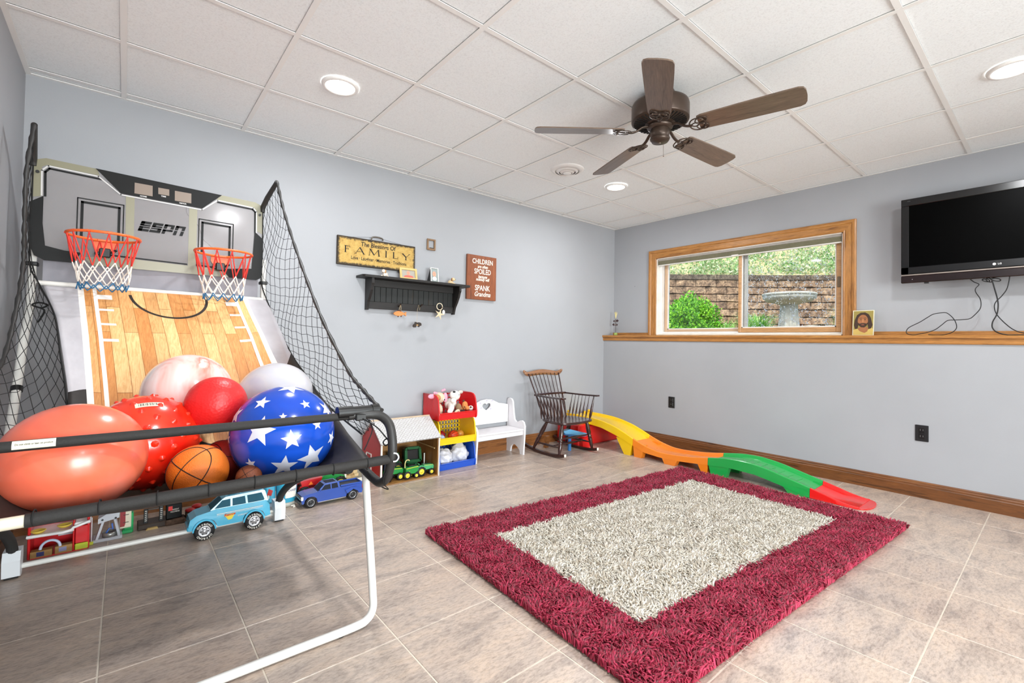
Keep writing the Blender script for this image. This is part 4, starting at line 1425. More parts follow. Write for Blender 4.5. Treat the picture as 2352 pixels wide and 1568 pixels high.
for k in range(5):
    a = .558 + PI + k * 2 * PI / 5
    ir = obj('blade_iron', MB(BRZ), fan)
    ir.data.user_clear if False else None
    ir.location = (0, 0, FZ - H)
    ir.rotation_euler = (0, 0, a)
    mb = MB(BRZ)
    mb.tube(catmull([(.060, 0, .030), (.095, 0, .026), (.125, 0, .006), (.150, 0, -.004), (.175, 0, -.006)], 4), [.010] * 17, 8, flat=.6)
    tl = lambda x, y, z: (x, y * math.cos(tilt), z + y * math.sin(tilt))
    def loop(cx, cy, rx, ry, w_=.004, rot=0):
        pts = []
        for q in range(24):
            t = 2 * PI * q / 24
            u, v = rx * math.cos(t), ry * math.sin(t)
            pts.append(Vector(tl(cx + u * math.cos(rot) - v * math.sin(rot), cy + u * math.sin(rot) + v * math.cos(rot), -.006)))
        mb.tube(pts, w_, 6, True, flat=.8)
    loop(.200, .0, .040, .048)
    loop(.222, .026, .030, .022, .0035, .35)
    loop(.222, -.026, .030, .022, .0035, -.35)
    loop(.190, 0, .018, .014, .0035)
    for yy in (-.034, 0, .034):
        mb.mat(BRL)
        p = tl(.232, yy, -.010)
        mb.ball(p, (.005, .005, .003), 8, 5)
        mb.mat(BRZ)
    ir.data = mb.mesh('blade_iron')
    bld = MB(WAL)
    bld.prism(blade_out, -.001, .006, lambda x, y, h: tl(x, y, h))
    b_ = obj('blade', bld, ir)

# ================================================================ TELEVISION
TVB = M('gloss_black_bezel', '#0b0b0d', 0.22, var=(4, .03, (1, 1, 1)))
tv = thing('television', 'black flat screen television mounted above the oak ledge', 'television', (4.5, -3.2, 1.54))
ty0, ty1, tz0, tz1 = -3.735, -2.690, 1.545, 2.168
mb = MB(TVB)
fx = 4.452
mb.box(fx, fx + .03, ty0, ty1, tz1 - .052, tz1, .003).box(fx, fx + .03, ty0, ty0 + .048, 1.610, tz1 - .05, .003).box(fx, fx + .03, ty1 - .045, ty1, 1.610, tz1 - .05, .003).box(fx, fx + .03, ty0, ty1, 1.610, 1.662, .003)
obj('bezel', mb, tv, True)
obj('screen', MB(M('screen_black', '#000000', 0.35, spec=.05, var=(3, 0, (1, 1, 1)))).box(fx + .006, fx + .02, ty0 + .04, ty1 - .04, 1.655, tz1 - .048), tv, True, label='switched off black screen')
obj('speaker_bar', MB(M('dark_wine_gloss', '#1d0f10', 0.2, var=(2, .5, (1, 1, 1)))).box(fx - .001, fx + .03, ty0, ty1, tz0, 1.598, .004), tv, True, label='dark wine coloured lower bar')
obj('accent_strip', MB(M('silver_strip', '#9a9088', .3, metal=.4)).box(fx - .0015, fx + .02, ty0 + .002, ty1 - .002, 1.5985, 1.6075, .001), tv, True, label='thin silver strip')
obj('back_shell', MB(BLK_P).box(fx + .029, fx + .075, ty0 + .03, ty1 - .03, tz0 + .02, tz1 - .02, .015), tv, True)
obj('wall_bracket', MB(M('steel_bracket', '#3a3a3c', .4, metal=.6)).box(fx + .07, XR - .001, -3.45, -3.0, 1.75, 1.95, .004), tv, True)
obj('sensor_foot', MB(BLK_P).box(fx + .004, fx + .02, -2.845, -2.820, tz0 - .010, tz0 + .002, .001), tv, True)
LG = M('logo_white', '#d8d8d8', .4, var=(3, 0, (1, 1, 1)))
mb = MB(LG)
mb.prism([(.0085 * math.cos(t), .0085 * math.sin(t)) for t in [2 * PI * q / 20 for q in range(20)]], .0, .0005, lambda a, b, h: (fx - .0006 - h, -3.176 - a, 1.634 + b))
mb.text('LG', .015, lambda a, b, h: (fx - .0006 - h * .3, -3.201 - a, 1.634 + b), bold=.0004)
mb.mat(BLK_P)
mb.text('\u00b7)', .010, lambda a, b, h: (fx - .0014 - h * .3, -3.176 - a, 1.634 + b))
obj('logo', mb, tv, True)
obj('model_text', MB(M('dim_print', '#77787a', .5)).text('XCD', .008, lambda a, b, h: (fx - .0006 - h * .3, -2.735 - a, tz1 - .018 + b)), tv, True)
obj('power_light', MB(LG).cyl((fx - .0015, -2.755, 1.57), (fx, -2.755, 1.57), .002, n=8), tv, True)
# cords
CB = M('black_rubber_cord', '#0b0b0b', .45, var=(4, .03, (1, 1, 1)))
def cord(name, pts, r, label, extra=None):
    o = obj(name, MB(CB).tube(catmull(pts, 5), r, 8), label=label, cat='cord')
    return o
c1 = [(-3.046, 1.560), (-3.074, 1.528), (-3.099, 1.509), (-3.083, 1.483), (-3.083, 1.457), (-3.103, 1.414), (-3.109, 1.376), (-3.103, 1.339), (-3.076, 1.298), (-3.052, 1.275), (-3.012, 1.269), (-2.975, 1.268), (-2.94, 1.265), (-2.911, 1.236), (-2.875, 1.201), (-2.832, 1.181),
      (-2.791, 1.17), (-2.755, 1.1635), (-2.721, 1.172), (-2.718, 1.195), (-2.735, 1.22), (-2.794, 1.257), (-2.835, 1.289), (-2.868, 1.312), (-2.91, 1.32), (-2.936, 1.319), (-2.958, 1.299), (-2.977, 1.27), (-2.988, 1.236), (-2.987, 1.206), (-2.965, 1.18), (-2.92, 1.163), (-2.868, 1.162), (-2.84, 1.165)]
cord('power_cord', [(4.50 - .02 * min(1, max(0, (i - 13) / 4)), y, z) for i, (y, z) in enumerate(c1)], .0026, 'thin black cord looped on the ledge left of the television cables')
c2 = [(-3.160, 1.55), (-3.165, 1.526), (-3.176, 1.472), (-3.188, 1.41), (-3.193, 1.357), (-3.187, 1.3), (-3.167, 1.248), (-3.167, 1.207), (-3.19, 1.178), (-3.232, 1.163), (-3.28, 1.162), (-3.36, 1.163), (-3.46, 1.162)]
cord('power_cord', [(4.46 if i < 8 else 4.46 + .0 * i, y, z) for i, (y, z) in enumerate(c2)], .0036, 'thick black cable hanging straight from the middle of the television')
c3 = [(-3.246, 1.56), (-3.233, 1.474), (-3.208, 1.423), (-3.18, 1.384), (-3.173, 1.348), (-3.185, 1.298), (-3.222, 1.24), (-3.266, 1.193), (-3.32, 1.172), (-3.42, 1.162)]
cord('power_cord', [(4.492, y, z) for (y, z) in c3], .0028, 'curved black cable crossing the thick one below the television')
mb = MB(CB)
for cy, ry, rz in ((-3.135, .018, .010), (-3.182, .022, .011), (-3.150, .014, .014)):
    mb.tube([(4.47 + .006 * math.sin(2 * t), cy + ry * math.cos(t), 1.531 + rz * math.sin(t + .5)) for t in [2 * PI * q / 20 for q in range(20)]], .003, 6, True)
obj('tied_cord', mb, label='bundle of tied black cord just under the television', cat='cord')

# wall outlets
def outlet(y, z, label):
    t = thing('wall_outlet', label, 'outlet', (XW, y, z))
    DK = M('outlet_black', '#1b1b1d', .4)
    obj('cover_plate', MB(DK).box(XW - .006, XW, y - .037, y + .037, z - .058, z + .058, .003), t, True)
    for dz in (-.022, .022):
        r = obj('receptacle', MB(M('outlet_face', '#101012', .3)).box(XW - .009, XW - .005, y - .017, y + .017, z + dz - .018, z + dz + .018, .003), t, True)
        SL = M('slot_shine', '#8d8d8d', .3, metal=.6)
        obj('slot', MB(SL).box(XW - .0094, XW - .0088, y - .009, y - .006, z + dz - .004, z + dz + .008), r, True)
        obj('slot', MB(SL).box(XW - .0094, XW - .0088, y + .006, y + .009, z + dz - .004, z + dz + .008), r, True)
outlet(-.828, .460, 'black duplex outlet on the low wall behind the yellow slide section')
outlet(-2.815, .458, 'black duplex outlet on the low wall under the television')

# ================================================================ WALL DECOR
# family sign
def signmat():
    m, nt, b = newmat('antique_cream_board')
    v = coords(nt, 'World')
    f = noise(nt, v, 30, 5, .7)
    c = ramp(nt, f, [(0.28, '#6f5428'), (0.42, '#b8954c'), (0.7, '#c6a862')])
    g = nt.nodes.new('ShaderNodeNewGeometry')
    sx = nt.nodes.new('ShaderNodeSeparateXYZ')
    nt.links.new(g.outputs['Position'], sx.inputs[0])
    def edge(sock, c0, hw):
        a = nt.nodes.new('ShaderNodeMath'); a.operation = 'SUBTRACT'; a.inputs[1].default_value = c0
        nt.links.new(sock, a.inputs[0])
        q = nt.nodes.new('ShaderNodeMath'); q.operation = 'ABSOLUTE'
        nt.links.new(a.outputs[0], q.inputs[0])
        r = nt.nodes.new('ShaderNodeMath'); r.operation = 'SUBTRACT'; r.inputs[1].default_value = hw
        nt.links.new(q.outputs[0], r.inputs[0])
        return r.outputs[0]
    mx = nt.nodes.new('ShaderNodeMath'); mx.operation = 'MAXIMUM'
    nt.links.new(edge(sx.outputs[0], 1.572, .325), mx.inputs[0])
    nt.links.new(edge(sx.outputs[2], 1.742, .108), mx.inputs[1])
    ad = nt.nodes.new('ShaderNodeMath'); ad.operation = 'MULTIPLY_ADD'
    ad.inputs[1].default_value = .05
    nt.links.new(noise(nt, v, 45, 4, .8), ad.inputs[0])
    nt.links.new(mx.outputs[0], ad.inputs[2])
    e = ramp(nt, ad.outputs[0], [(0.003, (0, 0, 0)), (0.016, (1, 1, 1))])
    nt.links.new(mix(nt, c, srgb('#2f2416'), e), b.inputs['Base Color'])
    b.inputs['Roughness'].default_value = .7
    return m
SB = signmat()
DKI = M('black_ink', '#14100c', .7, var=(3, 0, (1, 1, 1)))
sg_ = thing('wall_sign', 'long cream wooden sign reading The Blessings Of Family', 'sign', (1.57, YB, 1.73))
sx0, sx1, sz0, sz1 = 1.247, 1.897, 1.632, 1.852
sy = .060
obj('board', MB(SB).box(sx0, sx1, sy, sy + .018, sz0, sz1, .002), sg_, True)
def onsign(cx, cz):
    return lambda a, b, h: (cx + a, sy - .0002 - h * .3, cz + b)
obj('lettering', MB(DKI).text('The Blessings Of', .048, onsign(1.572, 1.806), xs=.88, shear=.05, bold=.0010), sg_, True)
mb = MB(DKI)
def serif(ch, x, z, w_, h):
    t, th, sf = .009, .0035, .006
    def v(xx, tt=t, z0=0, z1=h):
        mb.prism([(x + xx - tt / 2, z + z0), (x + xx + tt / 2, z + z0), (x + xx + tt / 2, z + z1), (x + xx - tt / 2, z + z1)], 0, .001, lambda a, b, q: (a, sy - .0002 - q, b))
    def ln(x0, z0, x1, z1, tt):
        d = Vector((x1 - x0, z1 - z0)).normalized(); n = Vector((-d.y, d.x)) * tt / 2
        mb.prism([(x + x0 + n.x, z + z0 + n.y), (x + x0 - n.x, z + z0 - n.y), (x + x1 - n.x, z + z1 - n.y), (x + x1 + n.x, z + z1 + n.y)], 0, .001, lambda a, b, q: (a, sy - .0002 - q, b))
    def s_(xx, zz, l=.018): ln(xx - l / 2, zz, xx + l / 2, zz, .0028)
    if ch == 'F': v(.012); ln(.012, h, w_, h, th); ln(.012, h * .52, w_ * .75, h * .52, th); s_(.012, 0); s_(.010, h); v(w_, .003, h - .012, h); v(w_ * .75, .003, h * .42, h * .62)
    if ch == 'A': ln(.006, 0, w_ / 2, h, .0035); ln(w_ / 2, h, w_ - .006, 0, .009); ln(w_ * .25, h * .34, w_ * .75, h * .34, th); s_(.006, 0, .016); s_(w_ - .006, 0, .018)
    if ch == 'M': ln(.006, 0, .012, h, .0035); ln(.012, h, w_ / 2, .004, .009); ln(w_ / 2, .004, w_ - .012, h, .0035); ln(w_ - .012, h, w_ - .004, 0, .009); s_(.006, 0, .014); s_(w_ - .004, 0, .018); s_(.008, h, .012); s_(w_ - .008, h, .014)
    if ch == 'I': v(w_ / 2); s_(w_ / 2, 0); s_(w_ / 2, h)
    if ch == 'L': v(.012); s_(.010, h); ln(.004, 0.001, w_, 0.001, th); v(w_, .003, 0, .016)
    if ch == 'Y': ln(.006, h, w_ / 2, h * .45, .009); ln(w_ - .006, h, w_ / 2, h * .45, .0035); v(w_ / 2, t, 0, h * .48); s_(w_ / 2, 0); s_(.006, h, .018); s_(w_ - .006, h, .016)
for ch, x, w_ in (('F', 1.297, .046), ('A', 1.382, .078), ('M', 1.492, .090), ('I', 1.622, .030), ('L', 1.690, .050), ('Y', 1.775, .074)):
    serif(ch, x, 1.729, w_, .050)
obj('lettering', mb, sg_, True, kind='stuff')
obj('lettering', MB(DKI).text('Love \u00b7 Laughter \u00b7 Memories \u00b7 Traditions', .036, onsign(1.585, 1.693), xs=.80, bold=.0007), sg_, True)
obj('wire', MB(BLK_P).tube([(1.36, sy + .005, sz1), (1.50, sy, sz1 + .018), (1.60, sy, sz1 + .020), (1.78, sy + .005, sz1 - .001)], .0009, 5), sg_, True)
obj('handle', MB(M('aged_iron', '#6d675e', .5, metal=.5)).tube(catmull([(1.512, sy, sz1 - .004), (1.515, sy - .006, sz1 + .016), (1.53, sy - .010, sz1 + .024), (1.57, sy - .010, sz1 + .026), (1.60, sy - .008, sz1 + .020), (1.606, sy, sz1 + .008)], 4), .0055, 8), sg_, True)

# grandma sign
g2 = thing('wall_sign', 'upright brown wooden sign with white hand lettering about grandma', 'sign', (2.59, YB, 1.66))
obj('board', MB(wood('rust_board', '#5e2f16', '#8e4c27', '#a8623a', 'Z', .6)).box(2.424, 2.762, .058, .076, 1.452, 1.866, .002), g2, True)
WT = M('white_paint', '#ece6da', .6, var=(4, .03, (1, 1, 1)))
for t_, z, sz, xs, sh in (('CHILDREN', 1.808, .064, .78, 0), ('are often', 1.762, .040, .8, .3), ('SPOILED', 1.714, .068, .75, 0), ('because', 1.668, .040, .8, .3), ('nobody will', 1.642, .040, .8, .3), ('SPANK', 1.560, .072, .78, 0), ('Grandma', 1.503, .062, .80, .3)):
    obj('lettering', MB(WT).text(t_, sz, lambda a, b, h: (2.600 + a, .0578 - h * .3, z + b), xs=xs, shear=sh, bold=.0009), g2, True)

# small empty frame
g3 = thing('small_frame', 'tiny empty wooden picture frame high on the wall', 'frame', (2.053, YB, 1.893))
fm = M('pale_brown_frame', '#8b6d50', .5)
x0, x1, z0, z1 = 2.013, 2.095, 1.846, 1.944
obj('frame_moulding', MB(fm).box(x0, x0 + .014, .062, .078, z0, z1, .003).box(x1 - .014, x1, .062, .078, z0, z1, .003).box(x0 + .014, x1 - .014, .062, .078, z1 - .014, z1, .003).box(x0 + .014, x1 - .014, .062, .078, z0, z0 + .018, .003), g3, True)
obj('plate', MB(M('tiny_plate', '#3a3028', .5)).box(x0 + .022, x1 - .022, .0605, .063, z0 + .014, z0 + .022), g3, True)

# peg shelf
SHB = wood('worn_black_paint', '#0c0a08', '#191513', '#44341f', 'X', .6, 1.0, .1)
SHZ = wood('worn_black_paint_upright', '#0a0d0c', '#141817', '#5a4222', 'Z', .6, 1.2, .1)
sh = thing('peg_shelf', 'worn black wooden wall shelf with beadboard back and peg hooks', 'shelf', (1.9, YB, 1.43))
STZ = 1.560
obj('shelf_top', MB(SHB).prism([(1.405, .082), (1.405, -.045), (1.42, -.062), (2.375, -.062), (2.392, -.045), (2.392, .082)], STZ - .018, STZ), sh, True)
side = [(.082, STZ - .018), (-.050, STZ - .018), (-.052, STZ - .060), (-.042, STZ - .075), (-.030, STZ - .110), (.000, STZ - .160), (.030, STZ - .200), (.045, STZ - .240), (.050, STZ - .262), (.082, STZ - .262)]
for x in (1.478, 2.275):
    obj('side_bracket', MB(SHB).prism(side, x, x + .020, lambda a, b, h: (h, a, b)), sh, True)
obj('top_rail', MB(SHB).box(1.498, 2.275, .052, .072, STZ - .075, STZ - .018, .002), sh, True)
obj('peg_rail', MB(SHB).box(1.498, 2.275, .050, .072, STZ - .252, STZ - .195, .002), sh, True)
for k in range(16):
    x = 1.500 + k * .0484
    obj('bead_board', MB(SHZ).box(x + .0008, x + .0476, .060, .072, STZ - .196, STZ - .074, .002), sh, True)
for x, dz in ((1.752, -.222), (1.945, -.212), (2.136, -.222)):
    obj('peg_hook', MB(BRZ).tube(catmull([(x, .05, STZ + dz), (x - .006, .02, STZ + dz + .008), (x - .010, 0, STZ + dz + .006), (x - .012, -.010, STZ + dz + .016)], 4), [.008, .007, .006, .006, .006, .006, .006, .006, .006, .006, .006, .007, .008][:13], 8), sh, True)
# items on the shelf
def photo_frame(name, label, cx, cy, zb, w_, h, col, bw_, lean, rz, matcol, skin, shirt):
    t = thing(name, label, 'picture', (cx, cy, zb), rz)
    cl, sl = math.cos(lean), math.sin(lean)
    fn = lambda a, b, hh: (a, -hh * cl + b * sl, b * cl + hh * sl)
    mb = MB(M(name + col, col, .5))
    for p in ([(-w_ / 2, 0), (w_ / 2, 0), (w_ / 2, bw_), (-w_ / 2, bw_)], [(-w_ / 2, h - bw_), (w_ / 2, h - bw_), (w_ / 2, h), (-w_ / 2, h)], [(-w_ / 2, bw_), (-w_ / 2 + bw_, bw_), (-w_ / 2 + bw_, h - bw_), (-w_ / 2, h - bw_)], [(w_ / 2 - bw_, bw_), (w_ / 2, bw_), (w_ / 2, h - bw_), (w_ / 2 - bw_, h - bw_)]):
        mb.prism(p, 0, .012, fn)
    obj('frame_moulding', mb, t)
    e = bw_
    pic = MB(M('photo_' + matcol, matcol, .3)).prism([(-w_ / 2 + e, e), (w_ / 2 - e, e), (w_ / 2 - e, h - e), (-w_ / 2 + e, h - e)], 0, .003, fn)
    def ell(cx_, cz_, rx, rz_, mt, hh):
        pic.mat(mt)
        pic.prism([(cx_ + rx * math.cos(q), cz_ + rz_ * math.sin(q)) for q in [2 * PI * k / 16 for k in range(16)]], hh, hh + .0006, fn)
    SK = M('photo_skin', skin, .4)
    ell(.002, h * .26, w_ * .28, h * .14, M('photo_shirt' + shirt, shirt, .4), .0032)
    ell(0, h * .58, h * .15, h * .19, SK, .0040)
    for dx in (-.3, .3):
        ell(h * .15 * dx, h * .62, h * .012, h * .012, M('photo_dark', '#3a2a22', .5), .0048)
    ell(0, h * .50, h * .03, h * .009, M('photo_dark', '#3a2a22', .5), .0048)
    obj('photograph', pic, t)
    return t
p1_ = photo_frame('photo_frame', 'natural wood photo frame with a baby portrait, on the black shelf', 1.815, .010, STZ, .150, .098, '#d8b878', .016, .22, -.06, '#aaa69c', '#cf9a80', '#cf6a5c')
p2_ = photo_frame('photo_frame', 'white bordered upright photo of a baby, on the black shelf', 2.052, .000, STZ, .080, .125, '#e8e8e6', .005, .12, .10, '#8f9a98', '#c07c66', '#dddddd')
obj('stand', MB(BLK_P).prism([(0, 0), (.05, 0), (.006, .11)], -.004, .002, lambda a, b, h: (h - .040, a, b)), p2_)
def pup(cx, cy, label, rz, c1, c2):
    t = thing('dog_figurine', label, 'figurine', (cx, cy, STZ), rz)
    A, B = M('pup' + c1, c1, .5), M('pup' + c2, c2, .5)
    obj('body', MB(A).ball((.018, 0, .020), (.024, .016, .019), 14, 10).ball((-.008, -.012, .008), (.014, .007, .008), 10, 8).ball((-.008, .012, .008), (.014, .007, .008), 10, 8).ball((.034, 0, .008), (.012, .018, .008), 10, 8), t)
    obj('head', MB(A).ball((-.006, 0, .044), (.017, .015, .015), 14, 10).ball((-.020, 0, .040), (.009, .008, .007), 10, 8), t)
    for s_ in (-1, 1):
        obj('ear', MB(B).ball((.000, s_ * .014, .042), (.007, .005, .014), 10, 8), t, label='brown ear')
    obj('nose', MB(BLK_P).ball((-.029, 0, .042), .0028, 8, 6), t)
    obj('eye', MB(BLK_P).ball((-.019, .006, .049), .0018, 6, 5), t)
    obj('eye', MB(BLK_P).ball((-.019, -.006, .049), .0018, 6, 5), t)
pup(1.590, -.015, 'small white and tan puppy figurine at the left of the shelf', .5, '#eadccd', '#b98c58')
pup(2.232, .0, 'small golden brown puppy figurine at the right of the shelf', 2.2, '#e2c79c', '#8f5f2c')
# hanging keepsakes
fish = thing('fish_ornament', 'carved orange fish hanging from the left peg', 'ornament', (1.737, -.006, 1.275))
OR = M('carved_orange', '#cf8446', .5)
fb = [(-.058, .0), (-.045, .014), (-.02, .022), (.015, .018), (.034, .007), (.050, .018), (.056, .012), (.050, 0), (.056, -.014), (.048, -.016), (.034, -.005), (.01, -.014), (-.02, -.018), (-.045, -.012)]
obj('body', MB(OR).prism(fb, -.006, .006, lambda a, b, h: (a, h, b)), fish)
DBR = M('burnt_brown', '#4b2512', .6)
for f_ in ([(-.025, .020), (-.010, .032), (.004, .030), (.012, .018)], [(-.022, -.016), (-.016, -.028), (-.006, -.015)], [(.004, -.013), (.010, -.026), (.020, -.010)]):
    obj('fin', MB(DBR).prism(f_, -.004, .004, lambda a, b, h: (a, h, b)), fish, label='dark fin')
obj('string', MB(M('twine', '#cbb48e', .8)).tube([(-.010, 0, .026), (-.006, -.010, .06), (.002, -.006, .070), (.006, -.004, .06), (.008, 0, .028)], .0015, 5), fish)
bear = thing('bear_ornament', 'small dark bear charm hanging on a long thread from the middle peg', 'ornament', (1.893, -.006, 1.195))
bb2 = [(-.040, -.018), (-.036, -.004), (-.022, .006), (-.020, .020), (-.008, .018), (.004, .014), (.014, .018), (.032, .014), (.038, .004), (.036, -.010), (.022, -.012), (.018, -.022), (.008, -.020), (.006, -.010), (-.008, -.012), (-.012, -.024), (-.022, -.026), (-.026, -.014), (-.032, -.026)]
obj('body', MB(M('dark_bear', '#2e2219', .5)).prism(bb2, -.006, .006, lambda a, b, h: (a, h, b)), bear)
obj('face_patch', MB(M('bear_tan', '#b58f5c', .6)).ball((-.002, -.006, -.006), (.010, .003, .006), 10, 6), bear)
obj('thread', MB(M('twine', '#cbb48e', .8)).tube([(-.004, 0, .016), (.0, 0, .12), (.012, 0, .165), (.022, 0, .14), (.020, 0, .12)], .0009, 5), bear)
sf = thing('starfish_ornament', 'pale starfish on a ring hanging from the right peg', 'ornament', (2.105, -.006, 1.29))
pts = []
for k in range(10):
    a = -PI / 2 + .3 + k * PI / 5
    r = .050 if k % 2 == 0 else .016
    pts.append((r * math.cos(a), r * math.sin(a)))
mb = MB(M('starfish_sand', '#d8c6a4', .8, bump=(200, .6)))
for k in range(10):
    p, q = pts[k], pts[(k + 1) % 10]
    mb.add([(0, -.008, 0), (p[0], -.001, p[1]), (q[0], -.001, q[1]), (0, .006, 0), (p[0], .001, p[1]), (q[0], .001, q[1])], [(0, 1, 2), (3, 5, 4), (1, 4, 5, 2)])
obj('starfish', mb, sf)
obj('ring', MB(M('rope_ring', '#dccdb2', .8)).tube([(-.002 + .028 * math.cos(t), -.002, .066 + .028 * math.sin(t)) for t in [2 * PI * q / 24 for q in range(24)]], .0036, 6, True), sf)
obj('bow', MB(WT).ball((.040, 0, .020), (.014, .005, .020), 10, 8), sf, label='white ribbon')

# ================================================================ LEDGE ITEMS
pt = thing('portrait_print', 'small portrait print of a bearded man in a yellow robe leaning by the window', 'picture', (4.565, -2.436, 1.158))
lean = .10
def pf(a, b, h): return (4.560 - h - 0 + b * lean - .02, -2.436 - a, 1.1585 + b)
W_, H_ = .070, .203
obj('board', MB(M('cream_border', '#e6dfc4', .5)).prism([(-W_, 0), (W_, 0), (W_, H_), (-W_, H_)], -.006, .0, pf), pt, True)
pic = MB(M('ochre_ground', '#9a8a45', .5)).prism([(-W_ + .005, .005), (W_ - .005, .005), (W_ - .005, H_ - .005), (-W_ + .005, H_ - .005)], 0, .0006, pf)
def blob(pts, mt, h):
    pic.mat(mt)
    pic.prism(pts, h, h + .0004, pf)
def el(cx, cz, rx, rz, n=20): return [(cx + rx * math.cos(2 * PI * k / n), cz + rz * math.sin(2 * PI * k / n)) for k in range(n)]
HAIR, SKN, ROB = M('print_hair', '#3b2618', .5), M('print_skin', '#a2683f', .5), M('print_robe', '#cdb160', .5)
hair = [(-.052, .052), (-.060, .085), (-.056, .125), (-.042, .165), (-.018, .184), (.012, .186), (.036, .170), (.050, .140), (.056, .110), (.062, .085), (.052, .058), (.036, .052), (.030, .09), (-.030, .09), (-.036, .056)]
blob([(-.064, .006), (-.064, .045), (-.040, .062), (-.020, .05), (.010, .022), (.035, .05), (.048, .070), (.064, .055), (.064, .006)], ROB, .0007)
blob([(-.036, .056), (-.020, .070), (.022, .070), (.036, .060), (.028, .034), (.010, .022), (-.022, .036)], SKN, .0012)
blob(hair, HAIR, .0017)
blob(el(-.002, .118, .034, .050), SKN, .0022)
blob([(-.034, .105), (-.028, .082), (-.012, .068), (.008, .066), (.024, .080), (.031, .105), (.022, .096), (.008, .100), (-.010, .100), (-.024, .096)], HAIR, .0027)
blob(el(-.002, .087, .011, .004), M('print_lip', '#8a4a34', .5), .0032)
for x in (-.015, .012):
    blob(el(x, .128, .006, .003), HAIR, .0027)
    blob([(x - .010, .137), (x + .010, .139), (x + .010, .142), (x - .010, .141)], HAIR, .0027)
blob([(-.004, .130), (.001, .130), (.003, .108), (-.007, .108)], M('print_nose', '#bd8254', .5), .0027)
obj('picture', pic, pt, True)
fg = thing('signpost_figurine', 'tiny signpost figurine with yellow feather top on the left end of the ledge', 'figurine', (4.50, -.026, 1.158))
obj('base_stone', MB(M('green_stone', '#9db25c', .6)).ball((0, 0, .014), (.024, .022, .020), 16, 10), fg)
obj('post', MB(BRZ).cyl((0, 0, .02), (0, 0, .20), .0022, n=8), fg)
def arrow(z, s_, rot):
    P = [(-.030 * s_, -.010), (.026 * s_, -.010), (.026 * s_, -.018), (.046 * s_, 0), (.026 * s_, .018), (.026 * s_, .010), (-.030 * s_, .010)]
    c, q = math.cos(rot), math.sin(rot)
    f = lambda a, b, h: (-h - .003, -(a * c - b * q), z + a * q + b * c)
    r = obj('arrow_sign', MB(M('dark_arrow', '#3c2426', .6)).prism(P, 0, .004, f), fg)
    obj('lettering', MB(WT).text('SUN' if s_ > 0 else 'BEACH', .013, lambda a, b, h: f(a - .002 * s_, b, .0045 + h * .2), xs=.9), r)
arrow(.172, 1, .08)
arrow(.128, -1, -.06)
mb = MB(M('straw_yellow', '#e2d59a', .8))
for k in range(14):
    a = rnd.uniform(-.9, .9)
    mb.tube([(0, 0, .195), (rnd.uniform(-.006, .006), a * .010, .235), (rnd.uniform(-.01, .01), a * .022, .285 - abs(a) * .012)], [.0012, .0035, .001], 5)
obj('feather_tuft', mb, fg, kind='stuff')
obj('nail_mark', MB(BLK_P).cyl((XR - .003, -.22, 1.735), (XR, -.22, 1.735), .003, n=8), label='tiny dark nail in the wall left of the window', cat='nail')
# ================================================================ CHILD'S ROCKING CHAIR
MAH = wood('mahogany_gloss', '#170705', '#35120c', '#642a1a', 'Z', .16, 1.5, .7)
MAHL = wood('worn_crest', '#5c3420', '#a0714e', '#d9bb9c', 'X', .3, 1.5, .5)
ch = thing('rocking_chair', "child's dark spindle back rocking chair in the corner", 'chair', (3.335, -.25, 0))
cx0, cx1 = 3.108, 3.562
for x in (cx0, cx1):
    pts = catmull([(x, .040, .066), (x, -.05, .038), (x, -.16, .022), (x, -.28, .014), (x, -.40, .016), (x, -.50, .026), (x, -.555, .040)], 5)
    mb = MB(MAH)
    for a, b_ in zip(pts, pts[1:]):
        mb.bar(a, b_, .026, .027)
    r = obj('rocker', mb, ch, True)
    obj('rocker_tip', MB(WT).box(x - .0115, x + .0115, -.562, -.553, .026, .052, .003), r, True, label='worn pale rocker tip')
def turned(p0, p1, r, prof, n=10):
    p0, p1 = Vector(p0), Vector(p1)
    return ([p0.lerp(p1, t) for t, _ in prof], [r * k for _, k in prof])
LEGP = [(0, .75), (.06, .8), (.25, 1.15), (.42, 1.2), (.52, .8), (.55, 1.2), (.58, .8), (.64, 1.1), (.85, .9), (1, .6)]
seatz = .312
for (xs, ys, xe, ye) in ((3.165, -.46, cx0, -.485), (3.505, -.46, cx1, -.485), (3.175, -.25, cx0, -.135), (3.495, -.25, cx1, -.135)):
    zb = .036
    P_, R_ = turned((xe, ye, zb), (xs, ys, seatz - .01), .0185, [(1 - t, k) for t, k in LEGP][::-1])
    obj('leg', MB(MAH).tube(P_, R_, 12), ch, True)
STP = [(0, .6), (.15, .8), (.5, 1.35), (.85, .8), (1, .6)]
for a, b_ in (((cx0 + .012, -.470, .095), (cx0 + .010, -.160, .095)), ((cx1 - .012, -.470, .095), (cx1 - .010, -.160, .095)), ((cx0 + .018, -.38, .096), (cx1 - .018, -.38, .096)), ((cx0 + .018, -.465, .17), (cx1 - .018, -.465, .17))):
    P_, R_ = turned(a, b_, .009, STP)
    obj('stretcher', MB(MAH).tube(P_, R_, 10), ch, True)
seat = [(3.130, -.50), (3.20, -.53), (3.335, -.545), (3.47, -.53), (3.54, -.50), (3.565, -.42), (3.55, -.28), (3.50, -.195), (3.335, -.175), (3.17, -.195), (3.12, -.28), (3.105, -.42)]
seat = [(p.x, p.y) for p in catmull([(a, b_, 0) for a, b_ in seat], 4, True)]
n = len(seat)
mb = MB(MAH)
def seatring(k, z, f=0):
    return [(3.335 + (x - 3.335) * k, -.36 + (y + .36) * k, z) for x, y in seat]
rings = [seatring(.90, seatz - .014), seatring(.985, seatz - .008), seatring(1, seatz), seatring(.985, seatz + .010), seatring(.90, seatz + .010), seatring(.6, seatz + .003), seatring(.2, seatz)]
vs = sum(rings, [])
